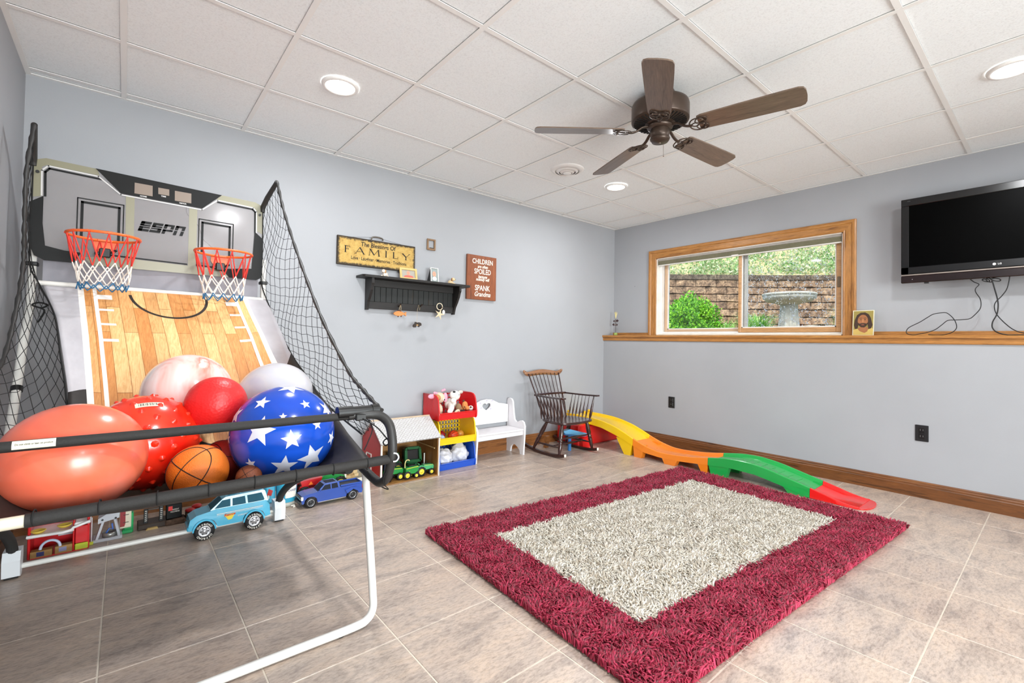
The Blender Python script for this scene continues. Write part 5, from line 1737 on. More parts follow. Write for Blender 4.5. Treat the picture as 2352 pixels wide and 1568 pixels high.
fs = [(i * n + j, i * n + (j + 1) % n, (i + 1) * n + (j + 1) % n, (i + 1) * n + j) for i in range(6) for j in range(n)]
fs += [tuple(range(n))[::-1], tuple(range(6 * n, 7 * n))]
mb.add(vs, fs, True)
obj('seat', mb, ch, True)
# back spindles and crest
SPP = [(0, .7), (.10, .9), (.30, 1.5), (.42, 1.0), (.55, .72), (1, .62)]
for k in range(9):
    t = k / 8
    heavy = k in (0, 8)
    xs, xe = 3.185 + .300 * t, 3.135 + .425 * t
    P_, R_ = turned((xs, -.205 + .012 * math.sin(PI * t), seatz + .005), (xe, -.012 + .014 * math.sin(PI * t), .745), .0058 if not heavy else .0100, SPP)
    obj('back_spindle', MB(MAH).tube(P_, R_, 8), ch, True)
cr_ = []
for k in range(25):
    t = k / 24
    x = 3.080 + .530 * t
    e = abs(2 * t - 1)
    y = -.006 + .020 * (1 - e * e)
    up = .747 + .016 * math.cos(PI * (2 * t - 1)) * .6 + (.028 * max(0, e - .80) / .20)
    hh = .017 + .010 * (1 - e) ** .6 if e < .93 else .013
    cr_.append((x, y, up, hh))
mb = MB(MAHL)
vs = []
for (x, y, z, hh) in cr_:
    vs += [(x, y - .008, z - hh), (x, y + .010, z - hh), (x, y + .013, z + hh), (x, y - .005, z + hh)]
fs = [(4 * i + j, 4 * i + (j + 1) % 4, 4 * i + 4 + (j + 1) % 4, 4 * i + 4 + j) for i in range(24) for j in range(4)] + [(0, 3, 2, 1), (96, 97, 98, 99)]
mb.add(vs, fs, True)
for x, e in ((3.082, 0), (3.608, 1)):
    mb.ball((x, -.006, .770), (.014, .012, .014), 12, 8)
obj('crest_rail', mb, ch, True, label='honey coloured worn crest rail')
for x, sg in ((3.115, -1), (3.560, 1)):
    pts = catmull([(x + sg * (-.012), -.125, .545), (x, -.25, .545), (x + sg * .010, -.38, .546), (x + sg * .014, -.50, .550), (x + sg * .010, -.545, .552)], 5)
    mb = MB(MAH)
    for i, (a, b_) in enumerate(zip(pts, pts[1:])):
        w_ = .026 + .016 * i / len(pts)
        mb.bar(a, b_, w_, .014)
    obj('armrest', mb, ch, True)
    for k in range(6):
        y = -.20 - .045 * k
        P_, R_ = turned((x - sg * .030, y, seatz + .008), (x + sg * .004, y - .015, .540), .0050, [(0, .7), (.25, 1.7), (.5, 1.5), (.75, .8), (1, .6)])
        obj('arm_spindle', MB(MAH).tube(P_, R_, 8), ch, True)
    P_, R_ = turned((x - sg * .026, -.475, seatz + .006), (x + sg * .010, -.495, .543), .0125, [(0, .6), (.2, 1.1), (.5, 1.0), (.8, .6), (1, .55)])
    obj('arm_post', MB(MAH).tube(P_, R_, 10), ch, True)
obj('back_band', MB(MAH).tube(catmull([(3.12, -.125, .545), (3.22, -.105, .545), (3.335, -.098, .545), (3.45, -.105, .545), (3.555, -.125, .545)], 6), .008, 8, flat=1.3), ch, True)

# ================================================================ WHITE BENCH
WB = M('white_painted_wood', '#e4e2e4', .38, var=(3, .03, (1, 1, 1)))
be = thing('toy_bench', 'small white wooden bench with a heart cut out of its back', 'bench', (2.66, -.07, 0))
sd = [(.070, 0), (.070, .480), (.060, .505), (.037, .515), (.005, .508), (-.014, .485), (-.022, .43), (-.032, .366), (-.045, .315), (-.070, .296), (-.100, .302), (-.130, .316), (-.155, .319), (-.180, .305), (-.195, .270), (-.193, .18), (-.185, .08), (-.180, 0), (-.135, 0), (-.128, .035), (-.093, .062), (-.060, .078), (-.027, .075), (0, .05), (.012, 0)]
for x in (2.385, 2.932):
    obj('side_panel', MB(WB).prism(sd, x, x + .018, lambda a, b, h: (h, a, b)), be, True)
obj('seat', MB(WB).box(2.403, 2.932, -.188, .055, .228, .244, .005), be, True)
obj('apron', MB(WB).box(2.403, 2.932, -.176, -.162, .186, .228, .003), be, True)
hx, hz = 2.664, .452
topl = [(2.403, .452), (2.45, .462), (2.52, .474), (2.56, .492), (2.60, .510), (hx, .518)]
heartl = [(hx, .468), (hx - .012, .478), (hx - .030, .480), (hx - .046, .470), (hx - .050, .455), (hx - .040, .438), (hx - .020, .424), (hx, .412)]
mbk = MB(WB)
for sgn in (-1, 1):
    L_ = [(2.403, .285)] + topl + heartl + [(hx, .285)]
    P_ = [(x if sgn < 0 else 2 * hx - x, z) for x, z in L_]
    mbk.prism(P_, .045, .060, lambda a, b, h: (a, h, b))
obj('back_panel', mbk, be, True)
FD = M('faded_flower', '#b9b2c6', .6)
for x, z, k in ((2.600, .440, 0), (2.665, .505, 1), (2.728, .500, 0), (2.712, .425, 1), (2.590, .485, 0)):
    obj('painted_leaf', MB(FD).prism([(x - .012, z - .004), (x, z - .008), (x + .012, z + .006), (x, z + .006)], .0440, .0449, lambda a, b, h: (a, h, b)), be, True, label='faded painted decoration')

# ================================================================ STACKED TOY BINS
def bin_(name, col, label, x0, x1, y0, y1, z0, h):
    m = M(name + col, col, .28, coat=.3, var=(4, .05, (1, 1, 1)))
    t = thing(name, label, 'storage bin', ((x0 + x1) / 2, (y0 + y1) / 2, z0), group='toy bins stacked beside the barn')
    pr_ = [(y1, 0), (y1, h), (y0 + .085, h), (y0 + .055, h - .006), (y0 + .035, h - .022), (y0 + .022, h - .05), (y0 + .004, .065), (y0, .05), (y0 + .004, .008), (y0 + .012, 0)]
    for x, sg in ((x0, 1), (x1, -1)):
        sp = obj('side_panel', MB(m).prism(pr_, x, x + sg * .005, lambda a, b, hh: (hh, a, z0 + b)), t, True)
        rim = [Vector((x + sg * .002, a, z0 + b)) for a, b in pr_]
        obj('rim', MB(m).tube(rim, .0065, 6, True), sp, True)
        rib = MB(m)
        for k in range(6):
            y = y1 - .03 - k * .026
            rib.box(x - .0015 * sg, x, y - .003, y + .003, z0 + .03, z0 + h - .03)
        obj('rib', rib, sp, True, kind='stuff')
    obj('base', MB(m).box(x0 + .005, x1 - .005, y0 + .01, y1, z0 + .001, z0 + .007), t, True)
    bk = MB(m)
    for k in range(12):
        x = x0 + .01 + k * (x1 - x0 - .02) / 11
        bk.box(x - .0045, x + .0045, y1 - .006, y1 - .001, z0 + .01, z0 + h - .008)
    for k in range(6):
        z = z0 + .015 + k * (h - .03) / 5
        bk.box(x0 + .005, x1 - .005, y1 - .006, y1 - .002, z - .004, z + .004)
    obj('lattice_back', bk, t, True)
    lip = [(y0 + .012, .002), (y0 - .002, .050), (y0 - .012, .056), (y0 - .012, .060), (y0 + .004, .060), (y0 + .010, .054), (y0 + .022, .004)]
    obj('front_lip', MB(m).prism(lip, x0 + .006, x1 - .006, lambda a, b, hh: (hh, a, z0 + b)), t, True)
    return t
bin_('toy_bin', '#1f55c4', 'blue plastic bin, bottom of the stack, holding white bags', 2.015, 2.370, -.205, .055, 0, .205)
bin_('toy_bin', '#f4cf17', 'yellow plastic bin, middle of the stack, holding toy balls', 2.015, 2.370, -.205, .055, .206, .205)
bin_('toy_bin', '#d8151c', 'red plastic bin, top of the stack, holding stuffed animals', 2.000, 2.372, -.210, .055, .412, .200)
# bags in the blue bin
BG = M('white_plastic_bag', '#dcdce2', .3, coat=.3, bump=(40, .8), trans=.1)
def bag(c, r, label, seed):
    q = random.Random(seed)
    ph = [q.uniform(0, 6) for _ in range(6)]
    fn = lambda d: 1 + .10 * math.sin(d.x * 9 + ph[0]) * math.sin(d.z * 8 + ph[1]) + .07 * math.sin(d.y * 14 + ph[2] + d.x * 6) + .05 * math.sin(d.z * 21 + ph[3]) + (.25 * max(0, d.z - .75) / .25)
    o = obj('plastic_bag', MB(BG).ball((0, 0, 0), r, 32, 20, fn), label=label, cat='bag')
    o.location = c
bag((2.115, -.10, .075), (.075, .075, .068), 'crumpled white plastic bag at the left in the blue bin', 3)
bag((2.265, -.10, .088), (.080, .075, .082), 'crumpled white plastic bag at the right in the blue bin', 5)
# toy balls in the yellow bin
t = thing('toy_football', 'orange red toy football with dark grooves in the yellow bin', 'ball', (2.205, -.10, .258), .5)
obj('shell', MB(M('orange_foam', '#d8461c', .4)).ball((0, 0, 0), (.062, .042, .040), 28, 18, lambda d: 1 - .12 * abs(d.x) ** 3), t)
for k in range(5):
    a = -1.2 + k * .6
    obj('groove', MB(M('dark_groove', '#5a1c10', .6)).tube([(.062 * math.cos(q) * .97, .043 * math.sin(q) * math.sin(a), .041 * math.sin(q) * math.cos(a)) for q in [.35 + (PI - .7) * j / 12 for j in range(13)]], .0016, 5), t)
def small_ball(c, r, col, label):
    o = obj('toy_ball', MB(M('tb' + col, col, .35)).ball((0, 0, 0), r, 24, 16), label=label, cat='ball')
    o.location = c
small_ball((2.115, -.045, .258), .040, '#8c1720', 'dark red toy ball at the back of the yellow bin')
small_ball((2.065, -.135, .250), .034, '#9fb0cc', 'pale blue toy ball at the left of the yellow bin')
small_ball((2.300, -.060, .250), .036, '#c98f3c', 'mustard toy ball at the right of the yellow bin')
# stuffed animals in the red bin
def plush(col): return M('plush' + col, col, .9, bump=(220, .6))
CR, TN, PK, WP, GO, BR = plush('#d9c6ab'), plush('#c08a58'), plush('#e9a3b8'), plush('#efece4'), plush('#d98a4a'), plush('#5b3a2a')
EYE = M('bead_eye', '#0c0a0a', .15)
t = thing('stuffed_animal', 'stuffed animal with pink ears and tan face at the left of the red bin', 'stuffed toy', (2.045, -.08, .420))
obj('head', MB(CR).ball((2.060, -.095, .585), (.052, .048, .046), 22, 14), t, True)
obj('muzzle', MB(TN).ball((2.030, -.125, .590), (.030, .026, .026), 16, 10), t, True, label='tan muzzle')
obj('ear', MB(PK).ball((1.985, -.11, .603), (.036, .012, .020), 16, 10), t, True, label='pink ear')
obj('ear', MB(PK).ball((2.120, -.10, .585), (.022, .014, .040), 16, 10), t, True, label='pink ear')
obj('bow', MB(PK).ball((2.092, -.10, .645), (.012, .008, .010), 12, 8).ball((2.110, -.10, .650), (.012, .008, .010), 12, 8), t, True, label='pink bow')
obj('bow', MB(PK).ball((2.005, -.12, .632), (.012, .008, .010), 12, 8).ball((2.022, -.12, .628), (.012, .008, .010), 12, 8), t, True, label='pink bow')
obj('eye', MB(WP).ball((2.085, -.138, .575), (.010, .006, .012), 10, 8), t, True, label='white of the eye')
obj('pupil', MB(EYE).ball((2.086, -.144, .573), (.005, .004, .008), 8, 6), t, True)
obj('nostril', MB(EYE).ball((2.020, -.150, .592), .003, 8, 6), t, True)
obj('body', MB(CR).ball((2.050, -.08, .485), (.050, .055, .062), 20, 12), t, True)
t = thing('stuffed_dog', 'white stuffed dog with black nose lying on its back in the red bin', 'stuffed toy', (2.18, -.08, .420))
obj('head', MB(WP).ball((2.235, -.075, .592), (.045, .040, .042), 22, 14).ball((2.200, -.095, .600), (.030, .028, .034), 18, 12, lambda d: 1), t, True)
obj('nose', MB(EYE).ball((2.200, -.112, .628), (.014, .010, .009), 12, 8), t, True)
obj('eye', MB(EYE).ball((2.250, -.112, .600), .0045, 8, 6), t, True)
obj('ear', MB(plush('#cfc6bb')).ball((2.292, -.07, .618), (.026, .012, .016), 14, 8), t, True)
obj('paw', MB(WP).ball((2.170, -.150, .560), (.026, .022, .022), 16, 10), t, True)
obj('body', MB(WP).ball((2.195, -.065, .520), (.055, .045, .050), 20, 12), t, True)
obj('leg', MB(WP).tube([(2.175, -.10, .520), (2.150, -.15, .500), (2.120, -.185, .480)], [.026, .026, .020], 12).ball((2.110, -.190, .478), (.022, .018, .022), 14, 10), t, True)
t = thing('stuffed_giraffe', 'orange stuffed giraffe with brown spots at the right of the red bin', 'stuffed toy', (2.285, -.12, .420))
obj('head', MB(GO).ball((2.290, -.145, .510), (.026, .024, .036), 18, 12).ball((2.302, -.165, .490), (.020, .018, .018), 14, 10), t, True)
obj('body', MB(GO).ball((2.270, -.10, .462), (.040, .040, .036), 18, 12), t, True)
for x, z in ((2.285, .520), (2.303, .500), (2.275, .500)):
    obj('spot', MB(BR).ball((x, -.166 if z < .51 else -.164, z), (.006, .003, .006), 10, 6), t, True)
obj('ear', MB(BR).ball((2.290, -.125, .547), (.012, .006, .010), 10, 6), t, True)
t = thing('stuffed_animal', 'brown and cream stuffed cat curled in the middle of the red bin', 'stuffed toy', (2.215, -.13, .420))
obj('body', MB(plush('#8f7355')).ball((2.225, -.145, .495), (.026, .026, .038), 18, 12), t, True)
obj('tail', MB(CR).tube(catmull([(2.16, -.18, .445), (2.175, -.19, .475), (2.20, -.185, .480), (2.205, -.18, .455), (2.185, -.175, .445)], 4), .010, 10), t, True)
t = thing('stuffed_animal', 'small brown and white stuffed dog at the right end of the red bin', 'stuffed toy', (2.335, -.16, .420))
obj('head', MB(WP).ball((2.338, -.165, .488), (.022, .020, .020), 16, 10), t, True)
obj('patch', MB(BR).ball((2.330, -.176, .494), (.010, .010, .010), 12, 8), t, True, label='brown eye patch')
obj('body', MB(plush('#a02a26')).ball((2.325, -.15, .450), (.032, .026, .026), 16, 10), t, True, label='dark red body')
obj('eye', MB(EYE).ball((2.345, -.184, .490), .003, 8, 6), t, True)
t = thing('stuffed_animal', 'dark brown stuffed bear lying low at the front of the red bin', 'stuffed toy', (2.25, -.17, .420))
obj('body', MB(plush('#37201a')).ball((2.250, -.165, .455), (.034, .022, .026), 18, 12), t, True)
obj('muzzle', MB(CR).ball((2.262, -.186, .462), (.008, .004, .006), 10, 6), t, True)

# ================================================================ TOY BARN
bx0, bx1, by0, by1 = 1.478, 1.955, -.285, .062
RED = M('barn_red', '#b51f1c', .45, var=(6, .1, (1, 1, 1)))
PLY = wood('barn_plywood', '#6b4420', '#94642f', '#b5823f', 'Z', .5, .8)
PLYX = wood('barn_plywood_flat', '#7a5228', '#a5753c', '#c29350', 'X', .5, .8)
EDG = M('white_trim_paint', '#dcd6ce', .5)
ba = thing('toy_barn', 'red and white wooden toy barn with open front and shingled roof', 'toy barn', ((bx0 + bx1) / 2, -.11, 0))
RY, RZ_, EZ = -.112, .445, .310
gab = [(by0, .006), (by0, EZ - .005), (RY, RZ_ - .010), (by1, EZ + .0), (by1, .006)]
wl = obj('left_wall', MB(RED).prism(gab, bx0, bx0 + .006, lambda a, b, h: (h, a, b)), ba, True, label='red gable wall')
obj('left_wall_lining', MB(PLY).prism(gab, bx0 + .006, bx0 + .011, lambda a, b, h: (h, a, b)), ba, True)
for pts in ([(by0, .006), (by0, EZ)], [(by0, EZ), (RY, RZ_ - .008)], [(RY + .0, .02), (RY + .0, .20)], [(RY + .09, .02), (RY + .09, .20)], [(RY, .20), (RY + .09, .20)]):
    d = [Vector((bx0 - .0015, a, b)) for a, b in pts]
    obj('trim_line', MB(EDG).bar(d[0], d[1], .003, .009), wl, True)
obj('right_wall', MB(PLY).prism(gab, bx1 - .010, bx1, lambda a, b, h: (h, a, b)), ba, True)
obj('back_wall', MB(PLYX).box(bx0 + .011, bx1 - .010, by1 - .008, by1, .008, EZ + .005), ba, True)
obj('floor_board', MB(PLYX).box(bx0, bx1, by0 - .002, by1, 0, .008), ba, True)
for x in (bx0, bx1):
    obj('corner_post', MB(EDG).box(x - .006 if x == bx0 else x - .004, x + .006, by0 - .006, by0 + .004, 0, EZ - .004), ba, True, label='white corner edge')
obj('rail', MB(M('pale_dowel', '#b39463', .5)).tube([(bx1 - .02, by1 - .01, .215), (bx1 - .02, by0 + .03, .212)], .005, 8), ba, True)
obj('doorway', MB(M('dark_opening', '#1e1a16', .8)).box(bx1 - .0115, bx1 - .0095, -.03, .02, .03, .13), ba, True)
def shinglemat():
    m, nt, b = newmat('printed_shingles')
    t = nt.nodes.new('ShaderNodeTexBrick')
    t.inputs['Scale'].default_value = 1.0
    t.inputs['Brick Width'].default_value = .028
    t.inputs['Row Height'].default_value = .014
    t.inputs['Mortar Size'].default_value = .0014
    t.inputs['Color1'].default_value = srgb('#dedcdc')
    t.inputs['Color2'].default_value = srgb('#cfccca')
    t.inputs['Mortar'].default_value = srgb('#6f6a66')
    g = nt.nodes.new('ShaderNodeNewGeometry')
    sx = nt.nodes.new('ShaderNodeSeparateXYZ')
    nt.links.new(g.outputs['Position'], sx.inputs[0])
    cb = nt.nodes.new('ShaderNodeCombineXYZ')
    nt.links.new(sx.outputs[0], cb.inputs[0])
    k = nt.nodes.new('ShaderNodeMath'); k.operation = 'MULTIPLY'; k.inputs[1].default_value = 1.28
    nt.links.new(sx.outputs[1], k.inputs[0])
    nt.links.new(k.outputs[0], cb.inputs[1])
    nt.links.new(cb.outputs[0], t.inputs['Vector'])
    nt.links.new(t.outputs[0], b.inputs['Base Color'])
    b.inputs['Roughness'].default_value = .4
    return m
SHG = shinglemat()
for (ya, za, yb, zb) in ((RY + .004, RZ_, by0 - .018, EZ - .010), (RY - .004, RZ_, by1 + .010, EZ - .005)):
    d = Vector((yb - ya, zb - za)).normalized()
    nn = Vector((-d.y, d.x))
    if nn.y < 0: nn = -nn
    P_ = [(ya, za), (yb, zb), (yb + nn.x * .007, zb + nn.y * .007), (ya + nn.x * .007, za + nn.y * .007)]
    obj('roof_panel', MB(SHG).prism(P_, bx0 - .012, bx1 + .010, lambda a, b, h: (h, a, b)), ba, True)
obj('ridge_board', MB(M('ridge_tan', '#c9b296', .5)).box(bx0 - .012, bx1 + .010, RY - .007, RY + .010, RZ_ + .001, RZ_ + .011, .002), ba, True)

# ================================================================ TOY VEHICLES
TYR = M('toy_tyre', '#121214', .6, bump=(80, .5))
CHR = M('toy_chrome', '#c9c9cc', .25, metal=.7)
TEETH = M('tyre_highlight', '#77787c', .5)
def wheel(parent, c, r, w_, hub, lugs=0, text=None, hubname='hub', side=-1):
    """wheel on an axle along Y; returns tyre part"""
    x, y, z = c
    mb = MB(TYR)
    mb.lathe([(r * .55, -w_ / 2), (r * .92, -w_ / 2), (r, -w_ * .3), (r, w_ * .3), (r * .92, w_ / 2), (r * .55, w_ / 2)], (x, y, z), 28, 'Y')
    if lugs:
        for k in range(lugs):
            a = 2 * PI * k / lugs
            for sg in (-1, 1):
                a2 = a + .5 * sg * PI / lugs
                p = Vector((x + r * .98 * math.cos(a2), y + sg * w_ * .05, z + r * .98 * math.sin(a2)))
                q = Vector((x + r * 1.02 * math.cos(a2 + .22), y + sg * w_ * .5, z + r * 1.02 * math.sin(a2 + .22)))
                mb.bar(p, q, r * .10, r * .10)
    w0 = obj('wheel', mb, parent, True)
    hb = MB(hub)
    ys = y + side * w_ / 2
    hb.lathe([(0, side * .0020), (r * .18, side * .0020), (r * .22, -side * .001), (r * .45, -side * .002), (r * .56, side * .0008), (r * .60, -side * .001)], (x, ys, z), 24, 'Y')
    h_ = obj(hubname, hb, w0, True)
    if r > .03 and lugs == 0:
        for k in range(6):
            a = 2 * PI * k / 6
            obj('hub_hole', MB(BLK_P).cyl((x + r * .35 * math.cos(a), ys + side * .0002, z + r * .35 * math.sin(a)), (x + r * .35 * math.cos(a), ys + side * .0012, z + r * .35 * math.sin(a)), r * .07, n=8), w0, True)
    if text:
        for s0, word in ((PI / 2, text), (-PI / 2, text)):
            mbt = MB(WT)
            for i, chh in enumerate(word):
                a = s0 + (len(word) / 2 - i - .5) * .30
                mbt.text(chh, r * .30, lambda u, v, h: (x + r * .76 * math.cos(a) + u * math.sin(a) + v * math.cos(a), ys + side * (.0009 + h * .2), z + r * .76 * math.sin(a) - u * math.cos(a) + v * math.sin(a)), bold=.0002)
            obj('tyre_lettering', mbt, w0, True)
    return w0
def taper(y0, y1, zs, k):
    """prism function: outline (x,z) extruded across y, narrowing above zs"""
    yc = (y0 + y1) / 2
    return lambda a, b, h: (a, yc + (h - yc) * (1 - k * max(0, b - zs)), b)

# turquoise SUV
AQ = M('turquoise_plastic', '#3aa7c9', .22, coat=.5, var=(4, .04, (1, 1, 1)))
AQG = M('tinted_aqua_glass', '#155266', .5, spec=.15)
su = thing('toy_suv', 'turquoise toy off-road wagon with black lettered tyres in front of the game', 'toy car', (.50, -.50, 0))
y0, y1 = -.572, -.435
low = [(.315, .057), (.312, .085), (.318, .112), (.345, .130), (.43, .146), (.672, .146), (.690, .120), (.694, .062), (.668, .057),
       (.664, .072), (.655, .090), (.635, .103), (.612, .107), (.589, .103), (.569, .090), (.560, .072), (.556, .056), (.440, .056), (.434, .072), (.424, .090), (.404, .103), (.381, .107), (.358, .103), (.340, .088), (.334, .070), (.332, .057)]
obj('body', MB(AQ).prism(low, y0 + .006, y1 - .006, taper(y0, y1, .10, 1.2)), su, True)
cab = [(.405, .143), (.462, .192), (.476, .200), (.655, .205), (.668, .198), (.684, .143)]
obj('cabin', MB(AQ).prism(cab, y0 + .012, y1 - .012, taper(y0, y1, .14, 3.2)), su, True)
tf = taper(y0, y1, .14, 3.2)
for pts in ([(.425, .149), (.460, .185), (.498, .187), (.498, .149)], [(.508, .149), (.508, .187), (.568, .189), (.572, .149)], [(.582, .149), (.578, .190), (.650, .192), (.664, .155), (.660, .149)]):
    obj('side_window', MB(AQG).prism(pts, y0 + .0105, y0 + .013, tf), su, True)
obj('windscreen', MB(AQG).add([(.408, y0 + .022, .1465), (.408, y1 - .022, .1465), (.458, y1 - .032, .1895), (.458, y0 + .032, .1895), (.411, y0 + .022, .1440), (.411, y1 - .022, .1440), (.461, y1 - .032, .187), (.461, y0 + .032, .187)], [(0, 3, 2, 1), (4, 5, 6, 7), (0, 1, 5, 4), (2, 3, 7, 6)]), su, True)
obj('sunroof', MB(AQG).box(.492, .532, -.525, -.482, .2005, .2030), su, True)
for y in (-.545, -.462):
    obj('roof_rail', MB(AQ).tube([(.545, y, .204), (.550, y, .211), (.640, y, .214), (.646, y, .207)], .0026, 6), su, True)
for x, nm in ((.381, 'front'), (.612, 'rear')):
    fl_ = [(x + .053 * math.cos(a), .049 + .060 * math.sin(a)) for a in [PI * q / 12 for q in range(13)]] + [(x + .044 * math.cos(a), .049 + .050 * math.sin(a)) for a in [PI * q / 12 for q in range(12, -1, -1)]]
    obj('wheel_arch', MB(AQ).prism(fl_, y0 - .004, y0 + .012), su, True) if False else obj('wheel_arch', MB(AQ).prism(fl_, y0 - .002, y0 + .012, lambda a, b, h: (a, h, b)), su, True)
    wheel(su, (x, y0 + .010, .0475), .0475, .034, CHR, text='OFFROAD')
    wheel(su, (x, y1 - .010, .0475), .0475, .034, CHR, side=1)
obj('headlamp', MB(WT).ball((.327, y0 + .020, .108), (.010, .010, .007), 12, 8), su, True)
obj('bumper', MB(AQ).box(.306, .318, y0 + .010, y1 - .010, .056, .078, .004), su, True)
for z0_, z1_ in ((.118, .121), (.112, .1135)):
    obj('side_stripe', MB(WT).prism([(.435, z0_), (.655, z0_ + .002), (.655, z1_ + .002), (.435, z1_)], y0 + .0045, y0 + .0062, lambda a, b, h: (a, h, b)), su, True)
dc = obj('door_decal', MB(M('decal_yellow', '#e8cf3c', .4)).prism([(.468, .110), (.520, .112), (.505, .082), (.488, .080)], y0 + .0035, y0 + .0045, lambda a, b, h: (a, h, b)), su, True)
obj('decal_word', MB(M('decal_red', '#c22a24', .4)).text('Rescue', .018, lambda a, b, h: (.494 + a, y0 + .0030 - h * .2, .108 + b + a * .05), shear=.3, bold=.0006), dc, True)
obj('decal_word', MB(WT).text('EXPEDITION', .010, lambda a, b, h: (.562 + a, y0 + .0042 - h * .2, .094 + b + a * .04)), dc, True)
obj('tail_lamp', MB(WT).box(.682, .687, y0 + .010, y0 + .018, .150, .168, .001), su, True)
obj('tow_hitch', MB(WT).box(.694, .725, -.51, -.49, .050, .062, .003), su, True, label='white tow hitch')

# blue pickup
BL = M('blue_toy_paint', '#244a9e', .22, coat=.6, var=(4, .05, (1, 1, 1)))
DG = M('dark_toy_glass', '#171c2a', .5, spec=.15)
pk = thing('toy_pickup', 'dark blue crew cab toy pickup truck beside the white frame leg', 'toy car', (1.09, -.36, 0))
y0, y1 = -.425, -.305
low = [(.905, .030), (.900, .052), (.905, .078), (.935, .086), (1.00, .092), (1.285, .098), (1.292, .060), (1.285, .034),
       (1.263, .036), (1.256, .058), (1.240, .068), (1.221, .071), (1.202, .068), (1.186, .056), (1.180, .030), (.998, .028), (.992, .054), (.976, .066), (.956, .069), (.936, .066), (.922, .052), (.917, .032)]
obj('body', MB(BL).prism(low, y0 + .006, y1 - .006, lambda a, b, h: (a, h, b)), pk, True)
tf = taper(y0, y1, .092, 3.0)
obj('cab', MB(BL).prism([(1.000, .090), (1.040, .128), (1.052, .133), (1.125, .134), (1.135, .128), (1.140, .092)], y0 + .010, y1 - .010, tf), pk, True)
for pts in ([(1.018, .096), (1.044, .124), (1.078, .126), (1.080, .096)], [(1.087, .096), (1.086, .126), (1.122, .127), (1.128, .097)]):
    obj('side_window', MB(DG).prism(pts, y0 + .008, y0 + .011, tf), pk, True)
obj('windscreen', MB(DG).add([(1.002, y0 + .018, .0945), (1.002, y1 - .018, .0945), (1.038, y1 - .026, .1295), (1.038, y0 + .026, .1295), (1.005, y0 + .018, .092), (1.005, y1 - .018, .092), (1.041, y1 - .026, .127), (1.041, y0 + .026, .127)], [(0, 3, 2, 1), (4, 5, 6, 7), (0, 1, 5, 4), (2, 3, 7, 6)]), pk, True)
obj('roof_glass', MB(DG).box(1.052, 1.118, y0 + .03, y1 - .03, .1332, .1346), pk, True)
obj('bed_liner', MB(BLK_P).box(1.148, 1.280, y0 + .014, y1 - .014, .0978, .0990), pk, True, label='black truck bed')
obj('bed_rail', MB(BL).box(1.142, 1.288, y0 + .006, y0 + .013, .097, .108, .002).box(1.142, 1.288, y1 - .013, y1 - .006, .097, .108, .002).box(1.281, 1.288, y0 + .013, y1 - .013, .097, .108, .002), pk, True)
obj('fender', MB(BL).prism([(1.170, .074), (1.200, .084), (1.245, .084), (1.272, .070), (1.262, .050), (1.221, .074), (1.182, .050)], y0 - .010, y0 + .008, lambda a, b, h: (a, h, b)), pk, True)
obj('grille', MB(BLK_P).box(.896, .904, y0 + .012, y1 - .012, .050, .076, .002), pk, True)
obj('grille_bar', MB(CHR).box(.894, .897, y0 + .014, y1 - .014, .061, .065), pk, True)
obj('headlamp', MB(WT).box(.898, .912, y0 + .003, y0 + .014, .054, .076, .002), pk, True)
obj('bumper', MB(M('dark_bumper', '#2a2a2e', .4)).box(.890, .904, y0 + .004, y1 - .004, .026, .046, .003), pk, True)
obj('tail_lamp', MB(M('tail_red', '#b3201c', .3)).box(1.284, 1.294, y0 + .004, y0 + .010, .066, .092, .001), pk, True)
obj('side_mirror', MB(BL).ball((1.012, y0 + .000, .100), (.005, .007, .005), 8, 6), pk, True)
obj('running_board', MB(CHR).box(1.000, 1.178, y0 + .002, y0 + .010, .024, .028, .001), pk, True)
for x in (.956, 1.221):
    wheel(pk, (x, y0 + .010, .033), .033, .022, M('dark_hub', '#2b2b2e', .3))
    wheel(pk, (x, y1 - .010, .033), .033, .022, M('dark_hub', '#2b2b2e', .3), side=1)
    obj('rim_ring', MB(CHR).tube([(x + .0205 * math.cos(q), y0 - .0015, .033 + .0205 * math.sin(q)) for q in [2 * PI * k / 24 for k in range(24)]], .0016, 5, True), pk, True, label='bright wheel rim')

